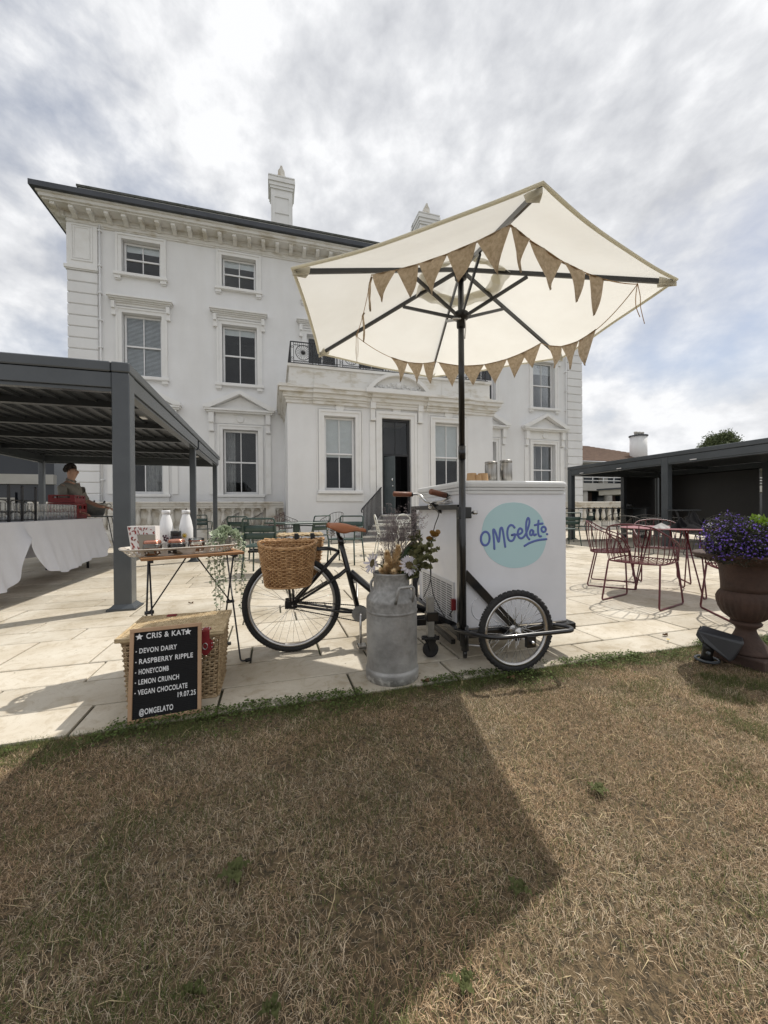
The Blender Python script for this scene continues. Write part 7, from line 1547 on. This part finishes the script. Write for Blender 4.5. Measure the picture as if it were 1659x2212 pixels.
crate(on_bar(.22, .42), ba_, .55, .36, .27, 'red plastic crate in front of the person at the far end of the bar'); crate(on_bar(.24, .42, .866 + .275), ba_ + .06, .55, .36, .13, 'red plastic crate stacked on another at the far end of the bar'); None
# ice tub on hairpin table
p = PD(208, 1150, 7.5); p.z = 0; hp_t = thing('hairpin_table', 'small table on black hairpin legs beside the bar', 'table', p, .2); m = MB(); m.box(-.38, -.3, .88, .38, .3, .90, .004); obj('table_top', m, M_['graphdark'], hp_t)
for sx in (-1, 1):
    for sy in (-1, 1): obj('leg', MB().tube(fillet([(sx * .22, sy * .24, .88), (sx * .36, sy * .27, .008), (sx * .34, sy * .27, .008), (sx * .33, sy * .26, .88)], .02, 3), .008, 6), M_['iron'], hp_t)
tub = thing('ice_tub', 'dented metal ice tub full of dark bottles beside the bar', 'ice tub', p + Vector((-.09, 0, .905)), .2)
obj('tub_wall', MB().lathe([(.20, 0), (.205, .004), (.275, .22), (.282, .225), (.282, .235), (.27, .232), (.26, .2), (.0, .18)], 32, rad=lambda k, z: 1.0), M_['galv'], tub); obj('tub_handle', MB().torus((.285, 0, .19), .045, .007, 'y', 18, 6), M_['galv'], tub)
ice = MB()
for i in range(120): a, d = q.uniform(0, 6.28), .25 * math.sqrt(q.random()); ice.sphere((d * math.cos(a), d * math.sin(a), .19 + q.uniform(0, .05)), .022, 5, 3)
tag(obj('ice', ice, M_['jarglass'], None, loc=p + Vector((-.09, 0, .905))), 'crushed ice heaped in the metal tub', 'ice', kind='stuff')
for i, (dx, dy, tx, ty) in enumerate(((-.14, -.05, -.6, -.2), (-.05, -.12, -.35, -.5), (.06, -.08, .3, -.4), (-.1, .08, -.5, .3), (.1, .06, .45, .2))):
    d = Vector((tx, ty, .75)).normalized(); mt = Matrix.Translation(p + Vector((-.09 + dx, dy, 1.02))) @ d.to_track_quat('Z', 'Y').to_matrix().to_4x4()
    b = MB().lathe([(.0, -.1), (.036, -.1), (.036, .08), (.026, .12), (.014, .15), (.014, .21), (0, .212)], 14); o = obj('bottle', b, M_['darkjar']); o.matrix_world = mt; o.matrix_basis = mt; tag(o, 'dark bottle chilling in the ice tub, neck ' + ('tilted hard left', 'leaning to the front left', 'leaning to the front right', 'tilted back left', 'tilted back right')[i], 'bottle', 'bottles in the ice tub')

# ================================================================ PERSON
PP = PD(152, 1100, 6.95); PP.z = 0
person = thing('person', 'person with short dark hair in a rolled sleeve beige shirt reaching into the ice tub', 'person', PP, R_(-8))
def skin(name, V, E, Rr, m, lev=2, par=person):
    me = bpy.data.meshes.new(name); me.from_pydata(V, E, []); o = bpy.data.objects.new(name, me); C.objects.link(o); o.parent = par; me.materials.append(M_[m])
    s = o.modifiers.new('skin', 'SKIN'); s.use_smooth_shade = True
    for i, rr in enumerate(Rr): me.skin_vertices[0].data[i].radius = rr if isinstance(rr, tuple) else (rr, rr)
    me.skin_vertices[0].data[0].use_root = True
    u = o.modifiers.new('sub', 'SUBSURF'); u.levels = lev; u.render_levels = lev; return o
# local frame: +x is the way the body faces, y to the left hand
V = [(0, 0, .98), (.0, 0, 1.12), (.01, 0, 1.30), (.0, 0, 1.46), (.01, 0, 1.55), (.03, 0, 1.62), (.045, 0, 1.70), (.03, 0, 1.775),
     (-.0, -.19, 1.44), (.03, -.245, 1.20), (.20, -.24, 1.03), (.30, -.22, .97),        # right arm
     (.0, .19, 1.44), (.10, .26, 1.20), (.34, .23, 1.09), (.46, .22, 1.07),            # left arm
     (0, -.10, .90), (.02, -.105, .50), (-.01, -.11, .09), (.12, -.115, .045), (0, .10, .90), (.02, .105, .50), (-.01, .11, .09), (.12, .115, .045)]
E = [(0, 1), (1, 2), (2, 3), (3, 4), (4, 5), (5, 6), (6, 7), (3, 8), (8, 9), (9, 10), (10, 11), (3, 12), (12, 13), (13, 14), (14, 15), (0, 16), (16, 17), (17, 18), (18, 19), (0, 20), (20, 21), (21, 22), (22, 23)]
Rr = [(.13, .10), (.12, .095), (.15, .105), (.12, .09), .052, (.062, .072), (.082, .098), (.062, .078), .055, .042, .034, .026, .055, .042, .034, .026, .085, .058, .042, .038, .085, .058, .042, .038]
skin('body', V, E, Rr, 'skin')
for (w, s) in ((Vector((.30, -.22, .97)), -1), (Vector((.46, .22, 1.07)), 1)):
    hv = [tuple(w), tuple(w + Vector((.07, 0, -.02)))]; he = [(0, 1)]; hr = [.024, (.034, .018)]
    for k, (oy, L_) in enumerate(((-.028, .055), (-.01, .072), (.009, .068), (.026, .052))): b = len(hv); hv += [tuple(w + Vector((.095, oy, -.025))), tuple(w + Vector((.095 + L_ * .6, oy * 1.1, -.045))), tuple(w + Vector((.095 + L_ * .8, oy * 1.1, -.075)))]; he += [(1, b), (b, b + 1), (b + 1, b + 2)]; hr += [.0095, .0088, .0075]
    b = len(hv); hv += [tuple(w + Vector((.05, -s * .035, -.02))), tuple(w + Vector((.085, -s * .05, -.045)))]; he += [(1, b), (b, b + 1)]; hr += [.011, .009]
    skin('hand', hv, he, hr, 'skin', 1)
V = [(0, 0, .93), (.0, 0, 1.12), (.01, 0, 1.30), (.0, 0, 1.455), (.008, 0, 1.52), (0, -.195, 1.435), (.03, -.25, 1.22), (.06, -.25, 1.16), (0, .195, 1.435), (.095, .262, 1.22), (.13, .262, 1.175)]
skin('shirt', V, [(0, 1), (1, 2), (2, 3), (3, 4), (3, 5), (5, 6), (6, 7), (3, 8), (8, 9), (9, 10)], [(.175, .135), (.158, .125), (.182, .135), (.145, .115), .068, .078, .066, .064, .078, .066, .064], 'shirt')
m = MB(); m.tube(spline([(.06, -.05, 1.54), (.075, 0, 1.515), (.06, .05, 1.54), (.0, .075, 1.56), (-.05, .0, 1.575), (0, -.075, 1.56), (.06, -.05, 1.54)], 4), .016, 6); obj('collar', m, M_['shirt'], person)
m = MB(); 
for z in (1.0, 1.1, 1.2, 1.3, 1.4): m.sphere((.135 + .01 * (z - 1.2), 0, z), .007, 6, 4)
obj('shirt_button', m, M_['seedbrown'], person)
skin('trousers', [(0, 0, .94), (0, -.10, .88), (.02, -.105, .50), (-.005, -.11, .10), (0, .10, .88), (.02, .105, .50), (-.005, .11, .10)], [(0, 1), (1, 2), (2, 3), (0, 4), (4, 5), (5, 6)], [(.15, .125), .10, .075, .06, .10, .075, .06], 'darkcloth')
m = MB(); hd = Vector((.035, 0, 1.735))
def hairf(a, b):
    t = 2 * math.pi * a; e = math.pi / 2 - b * 1.75; k_ = max(0, min(1, (math.cos(t) + .25) / .9)); lim = 1 - .62 * k_ * k_ * (3 - 2 * k_); e = math.pi / 2 - b * 1.75 * lim; rr = 1 + .05 * math.sin(9 * t + 11 * b) + .04 * math.sin(17 * t - 7 * b)
    return (hd.x - .012 + .108 * rr * math.cos(e) * math.cos(t) * (.80 if math.cos(t) > 0 else 1), .094 * rr * math.cos(e) * math.sin(t), hd.z - .0 + .115 * rr * math.sin(e))
m.grid(40, 14, hairf)
for i in range(150):
    t = q.uniform(0, 6.28); e = q.uniform(-.25 if math.cos(t) < -.1 else .25 if math.cos(t) < .4 else .62, 1.4)
    m.sphere((hd.x - .012 + .106 * math.cos(e) * math.cos(t) * (1 if math.cos(t) < 0 else .70), .094 * math.cos(e) * math.sin(t), hd.z + .112 * math.sin(e)), .022, 6, 4)
obj('hair', m, M_['hair'], person)
m = MB(); m.sphere((.133, 0, 1.70), .018, 8, 5, (1, .7, 1.5)); obj('nose', m, M_['skin'], person)
for s in (-1, 1): obj('ear', MB().sphere((.03, s * .083, 1.70), .026, 8, 5, (.7, .4, 1.2)), M_['skin'], person); obj('eye', MB().sphere((.112, s * .032, 1.722), .008, 8, 5), M_['hair'], person)
obj('mouth', MB().sphere((.118, 0, 1.655), .02, 8, 4, (.5, 1, .25)), mat('lips', (.30, .12, .10), None, 5, .5), person)

# ================================================================ WEEDS AND LITTER ON THE LAWN
M_['weed'] = mat('dull_green_weed', (.105, .115, .035), (.07, .08, .022), 30, .8, .3, 90, transl=.2)
def weed(label, p, s, n, seed):
    w = random.Random(seed); t = thing('lawn_weed', label, 'weed', p, 0, 'weeds in the dry lawn')
    for k in range(n):
        a = 2 * math.pi * k / n + w.uniform(-.5, .5); L_ = s * w.uniform(.6, 1.1); wd = L_ * .22
        def f(i, j): 
            lob_ = (1 + .45 * math.sin(j * 26)) * math.sin(math.pi * min(1, .12 + j * .86)); x = (i - .5) * 2 * wd * lob_
            return (L_ * j * math.cos(a) - x * math.sin(a), L_ * j * math.sin(a) + x * math.cos(a), .004 + .011 * math.sin(2.6 * j) * (1 - .3 * j) + .006 * abs(i - .5) + .004 * math.sin(j * 20 + k))
        obj('leaf', MB().grid(2, 12, f), M_['weed'], t)
for (u, v, s, n, lab) in ((1000, 2135, .075, 5, 'jagged green weed at the bottom edge of the lawn right of centre'), (590, 2185, .06, 5, 'jagged weed at the bottom edge of the lawn left of centre'), (1120, 1925, .075, 6, 'broad leaved weed just inside the tip of the umbrella shadow'), (510, 1885, .10, 6, 'flat weed in the shaded lawn below the letter board'), (1290, 1710, .08, 6, 'spreading weed in the sunlit lawn below the front wheel'), (420, 2150, .06, 5, 'weed near the lower left corner of the lawn')):
    weed(lab, G(u, v), s * .5, n, u)
t = thing('dandelion', 'single yellow dandelion at the lawn edge left of the floodlight', 'flower', G(1443, 1388) + Vector((0, 0, .02))); m = MB()
for k in range(22): a = k * .2856; m.add([(0, 0, 0), (.011 * math.cos(a - .1), .011 * math.sin(a - .1), .004), (.013 * math.cos(a), .013 * math.sin(a), .005), (.011 * math.cos(a + .1), .011 * math.sin(a + .1), .004)], [(0, 1, 2, 3)])
obj('petal', m, mat('dandelion_yellow', (.75, .55, .02), None, 5, .6), t, kind='stuff'); obj('stem', MB().tube([(0, 0, -.03), (0, 0, 0)], .002, 5), M_['leafgreen'], t)
M_['deadleaf'] = mat('brown_dead_leaf', (.16, .09, .04), (.09, .05, .025), 20, .9)
for k, (u, v, lab) in enumerate(((628, 1965 * .6636 + 0, 'curled brown leaf on the paving right of the pergola foot'), (1437, 1374, 'dark leaf scrap on the paving left of the floodlight'), (1103, 1468, 'reddish leaf on the grass by the front wheel'), (918, 1474, 'small dark leaf scrap beside the milk churn'))):
    p = G(u if k else 412, v if k else 1304) + Vector((0, 0, .012)); m = MB().grid(4, 4, lambda a, b: ((a - .5) * .05, (b - .5) * .028 * math.sin(math.pi * (a * .9 + .05)), .010 * math.sin(5 * a + 3 * b))); tag(obj('fallen_leaf', m, M_['deadleaf'], None, loc=p), lab, 'leaf', 'fallen leaves')
